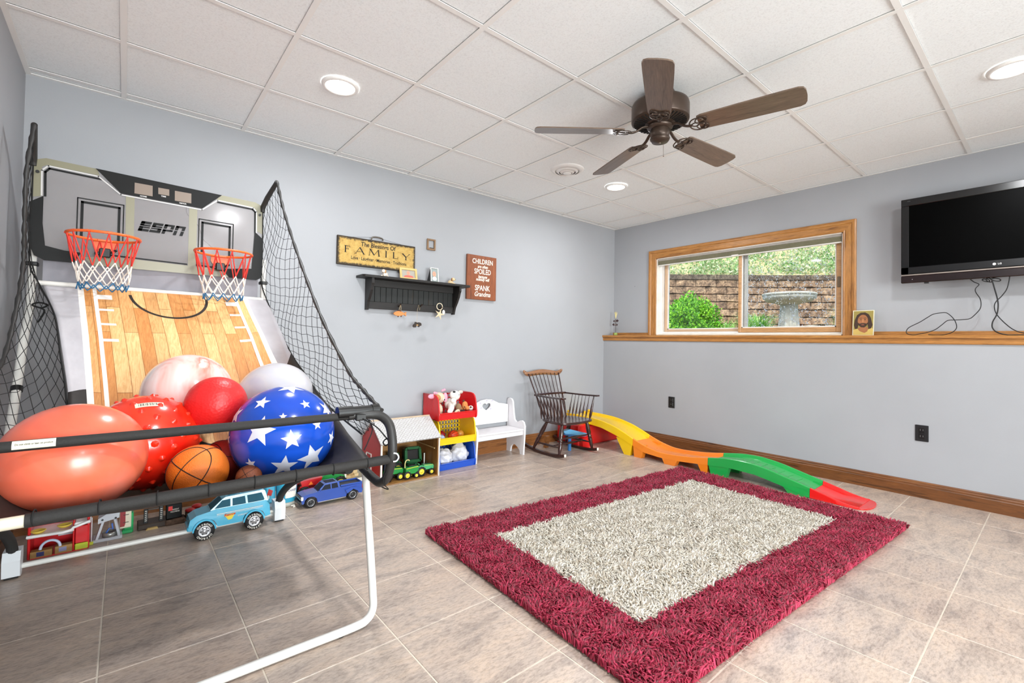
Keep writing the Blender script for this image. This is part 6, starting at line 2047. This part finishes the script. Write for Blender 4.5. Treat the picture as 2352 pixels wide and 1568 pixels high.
# tractors
GRN, YEL = M('tractor_green', '#1f8a3c', .3, coat=.4), M('tractor_yellow', '#dccb3a', .35)
def tractor(name, label, x, y, z, k, body, hub, dirx=-1, cab=True, roof=None):
    t = thing(name, label, 'toy tractor', (x, y, z))
    f = lambda a, b, h: (x + a * k * -dirx, y + h * k, z + b * k)
    P = lambda pts, h0, h1, m_, nm, **kw: obj(nm, MB(m_).prism(pts, h0, h1, f), t, True, **kw)
    P([(-.075, .038), (-.078, .062), (-.070, .072), (.005, .078), (.012, .040)], -.018, .018, body, 'hood')
    P([(.0, .030), (.0, .062), (.055, .062), (.060, .030)], -.020, .020, body, 'chassis')
    P([(-.079, .040), (-.081, .060), (-.077, .064), (-.075, .040)], -.014, .014, BLK_P, 'grille')
    P([(-.068, .066), (-.068, .0690), (.0, .0745), (.0, .0715)], -.0186, .0186, hub, 'hood_stripe')
    for h in (-.040, .030):
        P([(.010, .060), (.018, .076), (.040, .082), (.060, .074), (.066, .058), (.058, .060), (.040, .070), (.022, .066)], h, h + .012, body, 'fender')
    if cab:
        mb = MB(DG)
        mb.prism([(.004, .078), (.008, .118), (.048, .118), (.056, .070), (.010, .070)], -.019, .019, f)
        obj('cab_glass', mb, t, True)
        P([(.0, .117), (.002, .125), (.052, .125), (.055, .117)], -.024, .024, roof or body, 'cab_roof')
    else:
        P([(.026, .062), (.026, .070), (.046, .070), (.050, .088), (.054, .088), (.052, .062)], -.012, .012, BLK_P, 'seat')
        obj('steering_wheel', MB(BLK_P).tube([f(.008 + .002 * math.sin(q), .088 + .004 * math.sin(q), .009 * math.cos(q)) for q in [2 * PI * j / 12 for j in range(12)]], .0014 * k, 5, True).tube([f(.0, .07, 0), f(.008, .088, 0)], .0012 * k, 5), t, True)
    obj('exhaust', MB(BLK_P).tube([f(-.030, .070, .006), f(-.030, .100, .006)], .0025 * k, 8), t, True)
    for sg in (-1, 1):
        wheel(t, f(.038, .036, sg * .034), .036 * k, .022 * k, hub, 12, side=sg)
        wheel(t, f(-.052, .022, sg * .028), .022 * k, .014 * k, hub, 10, side=sg)
    return t
RD = M('tractor_red', '#c41f1f', .3, coat=.4)
t = tractor('toy_tractor', 'red toy tractor with orange warning triangle behind the blue pickup', 1.015, -.185, 0, 1.15, RD, M('hub_grey', '#c9c9c4', .4), 1, False)
obj('grain_box', MB(RD).prism([(.955, .085), (1.065, .085), (1.085, .128), (.945, .120)], -.235, -.150, lambda a, b, h: (a, h, b)), t, True)
obj('warning_triangle', MB(M('triangle_orange', '#f07a22', .4)).prism([(.995, .090), (1.025, .090), (1.010, .113)], -.2365, -.2345, lambda a, b, h: (a, h, b)), t, True)
t = tractor('toy_tractor', 'large green toy tractor between the red tractor and the white crate', 1.180, -.115, 0, 1.30, GRN, YEL, -1, False)
obj('side_shield', MB(GRN).prism([(1.10, .05), (1.23, .05), (1.24, .12), (1.13, .128), (1.10, .10)], -.165, -.150, lambda a, b, h: (a, h, b)), t, True)
# barn machines
tractor('toy_tractor', 'green toy tractor at the left inside the barn', 1.590, -.205, .008, 1.20, GRN, YEL, 1, True)
tractor('toy_tractor', 'small green toy tractor at the right front inside the barn', 1.862, -.215, .008, 1.05, M('tractor_light_green', '#4fae74', .3, coat=.4), YEL, 1, False)
hv = thing('toy_harvester', 'green toy forage harvester with a curved spout inside the barn', 'toy tractor', (1.745, -.235, .008))
hf = lambda a, b, h: (a, h, b)
obj('body', MB(GRN).prism([(1.690, .050), (1.690, .085), (1.705, .098), (1.790, .100), (1.795, .062), (1.760, .045)], -.262, -.210, hf), hv, True)
obj('body_stripe', MB(YEL).prism([(1.692, .086), (1.793, .092), (1.793, .096), (1.692, .090)], -.2632, -.2622, hf), hv, True)
obj('hopper', MB(BLK_P).box(1.715, 1.780, -.255, -.215, .099, .106, .002), hv, True)
obj('spout', MB(M('cream_spout', '#d9d08a', .4)).tube(catmull([(1.692, -.236, .090), (1.692, -.236, .125), (1.702, -.236, .145), (1.720, -.236, .148), (1.728, -.236, .140)], 5), .0045, 8), hv, True, label='cream curved spout')
obj('guard', MB(YEL).tube([(1.715, -.263, .068), (1.725, -.263, .035), (1.738, -.263, .035)], .002, 6), hv, True)
for x, r in ((1.700, .030), (1.775, .020)):
    for y, s_ in ((-.262, -1), (-.212, 1)):
        wheel(hv, (x, y, .008 + r), r, .014, YEL, 0, side=s_)
tr = thing('toy_trailer', 'dark green open framed toy trailer tipped at the back of the barn', 'toy tractor', (1.80, -.13, .008))
DGN = M('dark_green_plastic', '#14532c', .35)
mb = MB(DGN)
fr_ = [(1.742, .115), (1.738, .205), (1.748, .216), (1.850, .212), (1.858, .200), (1.868, .108)]
for a, b_ in zip(fr_, fr_[1:] + fr_[:1]):
    mb.bar((a[0], -.150, a[1]), (b_[0], -.150, b_[1]), .020, .020, up=(0, 1, 0))
obj('frame', mb, tr, True)
obj('bed', MB(BLK_P).box(1.752, 1.855, -.140, -.060, .118, .198, .003), tr, True)
obj('support', MB(DGN).box(1.76, 1.85, -.145, -.07, .030, .112, .004), tr, True)
for x in (1.765, 1.845):
    wheel(tr, (x, -.150, .033), .025, .014, YEL, 10)
tractor('toy_tractor', 'green toy combine cab high at the back left of the barn', 1.640, -.060, .008, 1.35, DGN, YEL, -1, True)
mh = thing('milk_can_stand', 'white and black toy post leaning on the barn side wall', 'toy', (1.925, -.10, .008))
obj('post', MB(WT).cyl((1.920, -.12, .008), (1.920, -.12, .150), .005, n=8), mh, True)
obj('post', MB(BLK_P).cyl((1.932, -.10, .008), (1.932, -.10, .145), .009, n=10), mh, True, label='black post')
# white crate
ck = thing('toy_crate', 'open fronted white plastic toy crate holding beige blocks, left of the barn', 'toy box', (1.342, -.08, 0))
WC = M('crate_cream', '#d9d5c8', .4)
obj('crate_shell', MB(WC).box(1.272, 1.280, -.135, .03, 0, .160, .002).box(1.402, 1.412, -.135, .03, 0, .160, .002).box(1.280, 1.402, .02, .03, 0, .160).box(1.280, 1.402, -.135, .02, 0, .006).box(1.280, 1.402, -.135, -.128, .006, .048, .002).box(1.272, 1.412, -.135, -.128, .150, .160, .002), ck, True)
obj('side_label', MB(WT).box(1.268, 1.282, -.140, -.134, .045, .125, .003), ck, True)
for k, (x, z, c) in enumerate(((1.305, .060, '#c3a878'), (1.340, .058, '#b39360'), (1.372, .062, '#cbb186'), (1.325, .085, '#a98a5c'), (1.358, .088, '#c8ad7d'))):
    tag(obj('toy_block', MB(M('blk' + c, c, .6)).box(x - .018, x + .018, -.115 + .01 * (k % 3), -.070, z - .012, z + .012, .003)), ['beige toy block at the left front of the white crate', 'brown toy block in the middle of the white crate', 'pale toy block at the right of the white crate', 'darker toy block on top left in the white crate', 'pale toy block on top right in the white crate'][k], 'toy block', 'blocks in the white crate')

# barrel shaped turquoise toys behind the right foot
b2 = thing('toy_drum', 'turquoise toy tanker drum with printed label behind the white foot', 'toy', (.850, -.27, 0))
obj('drum', MB(AQ).lathe([(0, .030), (.055, .030), (.058, .036), (.062, .155), (.058, .162), (0, .164)], (.850, -.27, 0), 32), b2, True)
obj('drum_base', MB(M('clear_grey', '#a9a79c', .3)).lathe([(0, 0), (.050, 0), (.058, .008), (.058, .030), (0, .030)], (.850, -.27, 0), 32), b2, True)
obj('label', MB(WT).lathe([(.0605, .060), (.0628, .140)], (.850, -.27, 0), 12, a0=-1.9, a1=-.7), b2, True)
obj('lettering', MB(M('label_navy', '#2a3c78', .5)).text('POWER', .020, lambda a, b, h: (.850 + (.0640 + h * .2) * math.cos(-1.3 + a / .063), -.27 + (.0640 + h * .2) * math.sin(-1.3 + a / .063), .105 + b)), b2, True)
obj('hook', MB(WT).tube([(.862, -.34, .012), (.880, -.345, .014), (.885, -.345, .004), (.872, -.345, .004)], .004, 6), b2, True)
b3 = thing('toy_trailer', 'turquoise toy box trailer with grey wheel beside the drum', 'toy', (.765, -.22, 0))
obj('body', MB(AQ).box(.722, .785, -.285, -.15, .030, .160, .010), b3, True)
obj('base', MB(M('grey_wedge', '#8f9094', .4)).prism([(.74, .004), (.83, .004), (.80, .032), (.74, .032)], -.345, -.25, lambda a, b, h: (a, h, b)), b3, True)
obj('spare_wheel', MB(M('grey_disc', '#77767a', .5)).lathe([(0, -.012), (.036, -.012), (.042, -.006), (.042, .006), (.036, .012), (0, .012)], (.712, -.27, .075), 28, 'X'), b3, True)
obj('decal', MB(M('decal_red', '#c22a24', .4)).prism([(.735, .085), (.760, .080), (.768, .110), (.745, .125)], -.2872, -.2852, lambda a, b, h: (a, h, b)), b3, True)

# red and white play kitchen
k1 = thing('toy_garage', 'red toy garage with white deck and yellow dishes under the game', 'toy playset', (-.18, -.26, 0))
KR, KW, KY, KB = M('kitchen_red', '#c8161c', .3, coat=.3), M('kitchen_white', '#e9e6e4', .3), M('kitchen_yellow', '#f0cf52', .4), M('cardboard_tan', '#a37c46', .6)
obj('frame', MB(KR).box(-.290, -.280, -.335, -.19, 0, .152, .003).box(-.135, -.128, -.335, -.19, 0, .150, .002).box(-.084, -.074, -.335, -.19, 0, .158, .003).box(-.290, -.074, -.20, -.19, 0, .165, .002).box(-.280, -.084, -.335, -.19, 0, .006), k1, True)
obj('deck', MB(KW).box(-.294, -.130, -.345, -.195, .100, .114, .004).box(-.130, -.070, -.345, -.195, .126, .140, .004), k1, True)
obj('deck_lip', MB(KW).tube([(-.292, -.348, .112), (-.24, -.352, .110), (-.19, -.352, .108), (-.17, -.362, .110), (-.14, -.360, .114), (-.132, -.350, .122), (-.072, -.350, .140)], .007, 8), k1, True)
for x, z in ((-.255, .123), (-.165, .130)):
    obj('dish', MB(KY).lathe([(0, .002), (.018, .003), (.026, .012), (.028, .014), (.024, .016), (.014, .006), (0, .005)], (x, -.325, z - .008), 24), k1, True, label='yellow scalloped dish')
obj('arch', MB(M('pale_blue_arch', '#b8c0d6', .4)).tube([(-.212 + .034 * math.cos(q), -.337, .040 + .036 * math.sin(q)) for q in [PI * j / 14 for j in range(15)]], .006, 8), k1, True)
obj('drawer', MB(KB).box(-.280, -.205, -.340, -.30, .004, .034, .002), k1, True)
obj('drawer', MB(KB).box(-.196, -.135, -.340, -.30, .004, .040, .002), k1, True)
obj('sticker', MB(M('sticker_navy', '#2c2f66', .5)).box(-.258, -.232, -.3415, -.3395, .010, .030), k1, True)
obj('sticker', MB(M('sticker_grey', '#8f8fb0', .5)).box(-.182, -.155, -.3415, -.3395, .014, .034), k1, True)
obj('panel', MB(KR).box(-.126, -.078, -.338, -.330, .036, .120, .003), k1, True, label='red end panel')
obj('panel', MB(M('lime', '#c8d43a', .4)).box(-.126, -.078, -.3385, -.3305, .004, .034, .003), k1, True, label='lime green lower panel')
obj('back_card', MB(M('grey_card', '#bcb8bc', .5)).box(-.195, -.140, -.21, -.205, .050, .095), k1, True)
k2 = thing('toy_lift', 'grey toy winch lift with a blue crank and steel drum under the game', 'toy playset', (-.005, -.25, 0))
GP = M('grey_toy_plastic', '#b9bcc2', .3, coat=.2)
obj('base', MB(GP).box(-.066, .052, -.285, -.20, .0, .016, .003), k2, True)
obj('mast', MB(M('steel_rail', '#d7d8da', .3, metal=.5)).cyl((-.068, -.285, .0), (-.068, -.285, .135), .003, n=8), k2, True)
for x0_, x1_ in ((-.050, -.025), (.042, .022)):
    obj('side_arm', MB(GP).bar((x0_, -.275, .012), (x1_, -.272, .105), .016, .010), k2, True)
obj('top_bridge', MB(GP).prism([(-.045, .095), (.038, .110), (.040, .145), (-.010, .140), (-.045, .118)], -.280, -.215, lambda a, b, h: (a, h, b)), k2, True)
for x in (-.028, .024):
    obj('bolt_hole', MB(BLK_P).cyl((x, -.2815, .112), (x, -.279, .112), .005, n=10), k2, True)
obj('winch_drum', MB(M('steel_drum', '#9d9c98', .3, metal=.6)).lathe([(0, .016), (.030, .016), (.031, .040), (.028, .040), (.027, .020), (0, .020)], (.002, -.255, 0), 24), k2, True)
obj('crank', MB(M('crank_blue', '#3f6cc0', .4)).tube([(-.012, -.262, .035), (.000, -.268, .060), (.014, -.262, .050), (.010, -.258, .080)], .004, 6), k2, True)
obj('clip', MB(M('lime', '#c8d43a', .4)).box(-.076, -.060, -.295, -.275, .0, .014, .002), k2, True, label='lime green clip')
k3 = thing('toy_barn_card', 'green toy stand with a cream and red gate panel under the game', 'toy playset', (.075, -.20, 0))
obj('stand', MB(M('toy_green', '#1f9a55', .35)).box(.058, .098, -.215, -.17, 0, .105, .004).box(.050, .096, -.225, -.19, 0, .020, .004), k3, True)
obj('gate_panel', MB(M('gate_cream', '#d6cdb4', .5)).box(.040, .088, -.222, -.216, .030, .135, .003), k3, True)
obj('gate_red', MB(M('gate_dark_red', '#8c1a1e', .5)).prism([(.042, .040), (.060, .040), (.064, .055), (.064, .125), (.042, .125)], -.2245, -.2215, lambda a, b, h: (a, h, b)), k3, True)
for z in (.060, .100):
    obj('hinge', MB(BLK_P).box(.055, .078, -.2258, -.2245, z, z + .003), k3, True)
k4 = thing('toy_loader', 'brown toy log loader tray with two ribbed black uprights', 'toy playset', (.18, -.20, 0))
DB2 = M('dark_brown_plastic', '#3a2c22', .5)
obj('tray', MB(DB2).box(.115, .270, -.225, -.12, 0, .030, .004), k4, True)
obj('ramp', MB(M('tan_ramp', '#b89a5e', .5)).prism([(.150, .0), (.205, .0), (.200, .010), (.158, .010)], -.240, -.222, lambda a, b, h: (a, h, b)), k4, True)
for x in (.150, .218):
    u_ = obj('upright', MB(BLK_P).box(x - .009, x + .009, -.205, -.19, .028, .120 if x > .2 else .105, .002), k4, True)
    for j in range(6):
        obj('tooth', MB(WT).box(x - .004, x + .005, -.2068, -.2052, .042 + j * .0105, .0445 + j * .0105), u_, True)
obj('cross_bar', MB(DB2).box(.158, .210, -.20, -.192, .095, .106, .002), k4, True)
k5 = thing('toy_scoreboard', 'small black toy box with red patch and white number rows', 'toy', (.275, -.19, .03))
bxx = obj('box', MB(BLK_G).box(.240, .312, -.215, -.15, .031, .112, .003), k5, True)
obj('red_patch', MB(M('patch_red', '#d42a26', .4)).box(.249, .268, -.2168, -.2152, .078, .102), k5, True)
for z, tx in ((.082, '2468057'), (.070, '10239845')):
    obj('number_row', MB(WT).text(tx, .011, lambda a, b, h: (.279 + a, -.2160 - h * .2, z + b)), k5, True)
obj('rubble', MB(M('brown_gravel', '#5d4636', .8, bump=(90, .8), var=(60, .5, (1, 1, 1)))).box(.235, .330, -.235, -.16, 0, .030, .006), k5, True)
sc2 = thing('toy_scoop', 'red toy scoop lying behind the turquoise wagon', 'toy', (.36, -.20, 0))
obj('bowl', MB(RD).ball((.352, -.205, .060), (.026, .020, .012), 18, 10).ball((.385, -.185, .070), (.026, .020, .014), 18, 10), sc2, True)
obj('base', MB(M('brown_gravel', '#5d4636', .8)).box(.332, .410, -.225, -.15, 0, .050, .005), sc2, True)
# ================================================================ TOY COASTER SLIDE
SX0, SX1 = 3.740, 4.030
rimz = [(-2.66, .010), (-2.598, .014), (-2.50, .030), (-2.425, .045), (-2.31, .074), (-2.17, .108), (-2.03, .142), (-1.93, .158), (-1.85, .164), (-1.72, .158), (-1.57, .133), (-1.42, .108), (-1.28, .096), (-1.18, .090), (-1.08, .094), (-.96, .120), (-.83, .165), (-.77, .192), (-.64, .240), (-.50, .273), (-.40, .288), (-.30, .295), (-.15, .300), (0.04, .300)]
def zr(y): return lerp_tab(rimz, y)
def sm(y): return (zr(y - .035) + 2 * zr(y) + zr(y + .035)) / 4
skz = [(-2.66, .0), (-2.31, .004), (-2.22, .022), (-2.13, .045), (-1.95, .080), (-1.77, .088), (-1.65, .082), (-1.50, .066), (-1.30, .050), (-1.13, .046), (-.96, .058), (-.83, .100), (-.72, .140), (-.61, .172), (-.45, .212), (-.30, .225), (.04, .232)]
sl = thing('toy_coaster_track', 'four section plastic ride-on coaster track in yellow, orange, green and red', 'toy slide', (3.89, -1.3, 0))
cols = {'yellow': '#f2c513', 'orange': '#ee8420', 'green': '#1fa04a', 'red': '#df1f1c'}
def seg(nm, ya, yb, n):
    m = M('slide_' + nm, cols[nm], .24, coat=.35, var=(3, .04, (1, 1, 1)))
    mb = MB(m)
    ringn = None
    vs = []
    for i in range(n + 1):
        y = ya + (yb - ya) * i / n
        zt, zs = sm(y), lerp_tab(skz, y)
        dk = max(zt - .026, .0105)
        if nm == 'red':
            e = (-2.42 - y)
            if e > 0: zt = max(zt * (1 - e * 2.2), .012); dk = max(dk * (1 - e * 2), .0105)
        zs = min(zs, dk - .003)
        x0, x1 = SX0, SX1
        prof = [(x0 - .004, zs), (x0, zt - .004), (x0 + .004, zt), (x0 + .014, zt), (x0 + .018, zt - .003), (x0 + .024, dk + .003), (x0 + .030, dk), (x1 - .030, dk), (x1 - .024, dk + .003), (x1 - .018, zt - .003), (x1 - .014, zt), (x1 - .004, zt), (x1, zt - .004), (x1 + .004, zs),
                (x1 - .003, zs), (x1 - .008, dk - .006), (x0 + .008, dk - .006), (x0 + .003, zs)]
        ringn = len(prof)
        vs += [(x, y, max(z, 0.001)) for x, z in prof]
    k = ringn
    fs = [(i * k + j, i * k + (j + 1) % k, (i + 1) * k + (j + 1) % k, (i + 1) * k + j) for i in range(n) for j in range(k)]
    if yb < ya: fs = [tuple(reversed(f)) for f in fs]
    fs += [tuple(range(k)), tuple(range(n * k, n * k + k))[::-1]]
    mb.add(vs, fs, True)
    s_ = obj('track_section', mb, sl, True, label=nm + ' track section')
    e_ = s_.modifiers.new('split', 'EDGE_SPLIT')
    e_.split_angle = math.radians(35)
    return s_, m
s1, my = seg('yellow', 0.04, -.832, 24)
s2, mo_ = seg('orange', -.834, -1.572, 24)
s3, mg = seg('green', -1.574, -2.318, 24)
s4, mr = seg('red', -2.320, -2.60, 12)
tongue = [(SX0 + .006, -2.585)] + [((SX0 + SX1) / 2 - .140 * math.cos(a), -2.600 - .060 * math.sin(a)) for a in [PI * q / 14 for q in range(15)]] + [(SX1 - .006, -2.585)]
obj('tongue', MB(mr).prism(tongue, .001, .008), s4, True)
def foot(par, m, y0, y1, yt0, yt1, zt, x0=SX0 - .002, x1=SX1 + .002):
    for xa, xb in ((x0, x0 + .055), (x1 - .055, x1)):
        obj('support_foot', MB(m).prism([(y0, 0), (y1, 0), (yt1, zt), (yt0, zt)], xa, xb, lambda a, b, h: (h, a, b)), par, True)
foot(s1, my, -.800, -.735, -.834, -.640, .150)
foot(s2, mo_, -.93, -.85, -.96, -.836, .120)
foot(s2, mo_, -1.27, -1.17, -1.30, -1.14, .060)
foot(s2, mo_, -1.565, -1.52, -1.572, -1.47, .090)
foot(s3, mg, -1.72, -1.60, -1.75, -1.576, .095)
foot(s3, mg, -2.30, -2.18, -2.317, -2.13, .060)
for k in range(9):
    y = -1.70 - k * .062
    obj('grip_ridge', MB(mg).bar((SX0 + .09, y, sm(y) - .0262), (SX1 - .085, y - .012, sm(y - .012) - .0262), .005, .003), s3, True)
for par, m, ys in ((s1, my, (-.50, -.58, -.66)), (s2, mo_, (-1.00, -1.15, -1.30, -1.45)), (s3, mg, (-1.62, -1.68))):
    for y in ys:
        obj('rivet', MB(m).ball(((SX0 + SX1) / 2, y, sm(y) - .0255), (.006, .006, .002), 8, 5), par, True)
obj('end_knob', MB(my).ball((SX0 + .010, .012, .318), (.014, .02, .014), 14, 10).ball((SX1 - .012, -.05, .312), (.014, .03, .012), 14, 10), s1, True)
# red launch base under the yellow section
SR = M('slide_red', cols['red'], .24)
rb = thing('launch_base', 'red plastic step base under the high end of the coaster track', 'toy slide', (3.9, -.12, 0))
obj('step', MB(SR).box(3.590, 3.735, -.285, .03, 0, .225, .012), rb, True)
obj('platform', MB(SR).box(3.736, 4.250, -.270, .045, 0, .205, .012).box(4.032, 4.24, -.25, .04, .20, .215, .004), rb, True)
obj('step_leg', MB(SR).prism([(-.335, 0), (-.285, 0), (-.285, .10), (-.325, .10)], 3.60, 3.735, lambda a, b, h: (h, a, b)), rb, True)
obj('hook_tab', MB(my).prism([(3.700, .205), (3.738, .200), (3.738, .262), (3.690, .258)], -.292, -.286, lambda a, b, h: (a, h, b)), rb, True, label='yellow locking tab')
bt = thing('play_tray', 'light blue flat plastic ride board leaning on the red base behind the chair', 'toy', (3.45, -.30, 0))
obj('board', MB(M('sky_blue_plastic', '#6db2de', .3, coat=.3)).prism([(3.300, .205), (3.400, .215), (3.640, .150), (3.655, .128), (3.560, .135), (3.330, .180)], -.345, -.300, lambda a, b, h: (a, h, b)), bt, True)
obj('rim', MB(M('deep_blue_plastic', '#3a78b4', .3)).prism([(3.330, .182), (3.560, .139), (3.650, .129), (3.640, .118), (3.540, .124), (3.330, .165)], -.340, -.305, lambda a, b, h: (a, h, b)), bt, True, label='darker blue lower rim')
obj('prop', MB(M('deep_blue_plastic', '#3a78b4', .3)).box(3.400, 3.430, -.335, -.310, 0, .165, .004), bt, True)
wb = obj('wood_block', MB(OAKDX).prism([(3.30, 0), (3.345, 0), (3.36, .115), (3.315, .115)], -.10, -.07, lambda a, b, h: (a, h, b)), label='small brown wooden prop behind the rocking chair', cat='wood')

# ================================================================ RUG
A_, B_, C_ = Vector((1.317, -1.223)), Vector((3.660, -1.384)), Vector((3.585, -2.882))
D_ = A_ + (C_ - B_)
ux, uy = (B_ - A_), (D_ - A_)
LX, LY = ux.length, uy.length
ux.normalize(); uy.normalize()
rg_ = thing('shag_rug', 'thick shag rug with oatmeal centre and wide crimson border', 'rug', (2.45, -2.05, 0))
back = MB(M('rug_backing', '#8a1a28', .9))
ctr_ = (A_ + C_) / 2
back.prism([tuple(ctr_ + (q - ctr_) * .990) for q in (A_, B_, C_, D_)], .0005, .009)
obj('backing', back, rg_, True)
def shagmat(name, a, b_, c_):
    m, nt, b = newmat(name)
    g = nt.nodes.new('ShaderNodeNewGeometry')
    col = ramp(nt, g.outputs['Random Per Island'], [(0.0, a), (0.5, b_), (1.0, c_)])
    nt.links.new(col, b.inputs['Base Color'])
    b.inputs['Roughness'].default_value = .6
    b.inputs['Sheen Weight'].default_value = .08
    b.inputs['Sheen Roughness'].default_value = .4
    return m
CRM = shagmat('crimson_yarn', '#720a22', '#9b1535', '#bb2f52')
OAT = shagmat('oatmeal_yarn', '#b3a590', '#d6cebf', '#eae5da')
r2 = np.random.default_rng(11)
def tufts(U, V, L, w0):
    n = len(U)
    P0 = np.stack([A_.x + ux.x * U + uy.x * V, A_.y + ux.y * U + uy.y * V, np.full(n, .009)], 1)
    # neighbouring tufts lean together
    fx = np.sin(U * 31 + 3 * np.sin(V * 17)) + .8 * np.sin(V * 43 + 1.7) + r2.normal(0, .9, n)
    fy = np.sin(V * 29 + 2 * np.sin(U * 23)) + .8 * np.sin(U * 47 + .6) + r2.normal(0, .9, n)
    ln = L * r2.uniform(.75, 1.2, n)
    lean = np.stack([fx, fy], 1)
    lean /= (np.linalg.norm(lean, axis=1)[:, None] + 1e-6)
    la = r2.uniform(.25, .95, n)[:, None]
    m = P0.copy(); t = P0.copy()
    m[:, :2] += lean * la * .35 * ln[:, None]; m[:, 2] += ln * .62
    t[:, :2] += lean * la * 1.0 * ln[:, None]; t[:, 2] += ln * (1.05 - .45 * la[:, 0])
    an = r2.uniform(0, np.pi, n)
    s1_ = np.stack([np.cos(an), np.sin(an), np.zeros(n)], 1) * w0
    s2_ = np.stack([-np.sin(an), np.cos(an), np.zeros(n)], 1) * w0
    # triangular section: base ring, middle ring, tip
    offs = [s1_, -.5 * s1_ + .87 * s2_, -.5 * s1_ - .87 * s2_]
    Vt = np.concatenate([np.stack([P0 + o for o in offs], 1), np.stack([m + o * 1.1 for o in offs], 1), t[:, None, :]], 1)
    base = (np.arange(n) * 7)[:, None]
    tri = []
    for j in range(3):
        k = (j + 1) % 3
        tri += [[j, k, 3 + k], [j, 3 + k, 3 + j], [3 + j, 3 + k, 6]]
    F = (base[:, :, None] + np.array(tri)[None]).reshape(-1, 3)
    return Vt.reshape(-1, 3), F
def jit(n_x, n_y):
    u, v = np.meshgrid((np.arange(n_x) + .5) / n_x, (np.arange(n_y) + .5) / n_y)
    u, v = u.ravel(), v.ravel()
    u = u + r2.uniform(-.6, .6, len(u)) / n_x
    v = v + r2.uniform(-.6, .6, len(v)) / n_y
    return np.clip(u, .001, .999) * LX, np.clip(v, .001, .999) * LY
U, V = jit(310, 198)
u0, u1, v0, v1 = .275, LX - .275, .275, LY - .275
inn = (U > u0) & (U < u1) & (V > v0) & (V < v1)
def rug_part(name, U, V, L, w_, mat, lab):
    Vt, F = tufts(U, V, L, w_)
    npobj(name, np_mesh(name, Vt, F, [mat]), rg_, kind='stuff', label=lab)
rug_part('pile', U[~inn], V[~inn], .038, .0042, CRM, 'crimson border pile')
rug_part('pile', U[inn], V[inn], .038, .0042, OAT, 'oatmeal centre pile')

# ================================================================ GROUPS OF REPEATED THINGS
GROUPS = {'recessed_light': 'recessed lights in the ceiling', 'wall_outlet': 'black outlets on the low wall', 'play_ball': 'balls heaped in the game', 'rubber_ball': 'balls heaped in the game',
          'knobbly_ball': 'balls heaped in the game', 'star_ball': 'balls heaped in the game', 'basketball': 'balls heaped in the game', 'toy_tractor': 'toy tractors and farm machines',
          'toy_harvester': 'toy tractors and farm machines', 'power_cord': 'cords under the television', 'tied_cord': 'cords under the television', 'stuffed_animal': 'stuffed animals in the red bin',
          'stuffed_dog': 'stuffed animals in the red bin', 'stuffed_giraffe': 'stuffed animals in the red bin', 'plastic_bag': 'white bags in the blue bin', 'toy_ball': 'balls in the yellow bin',
          'toy_football': 'balls in the yellow bin', 'ornamental_grass': 'grass clumps outside the window', 'dog_figurine': 'puppy figurines on the shelf', 'photo_frame': 'baby photos on the shelf',
          'wall_sign': 'wooden signs on the back wall'}
for o in COL.objects:
    if o.parent is None and o.get('label'):
        k = o.name.split('.')[0]
        if k in GROUPS and not o.get('group'):
            o['group'] = GROUPS[k]
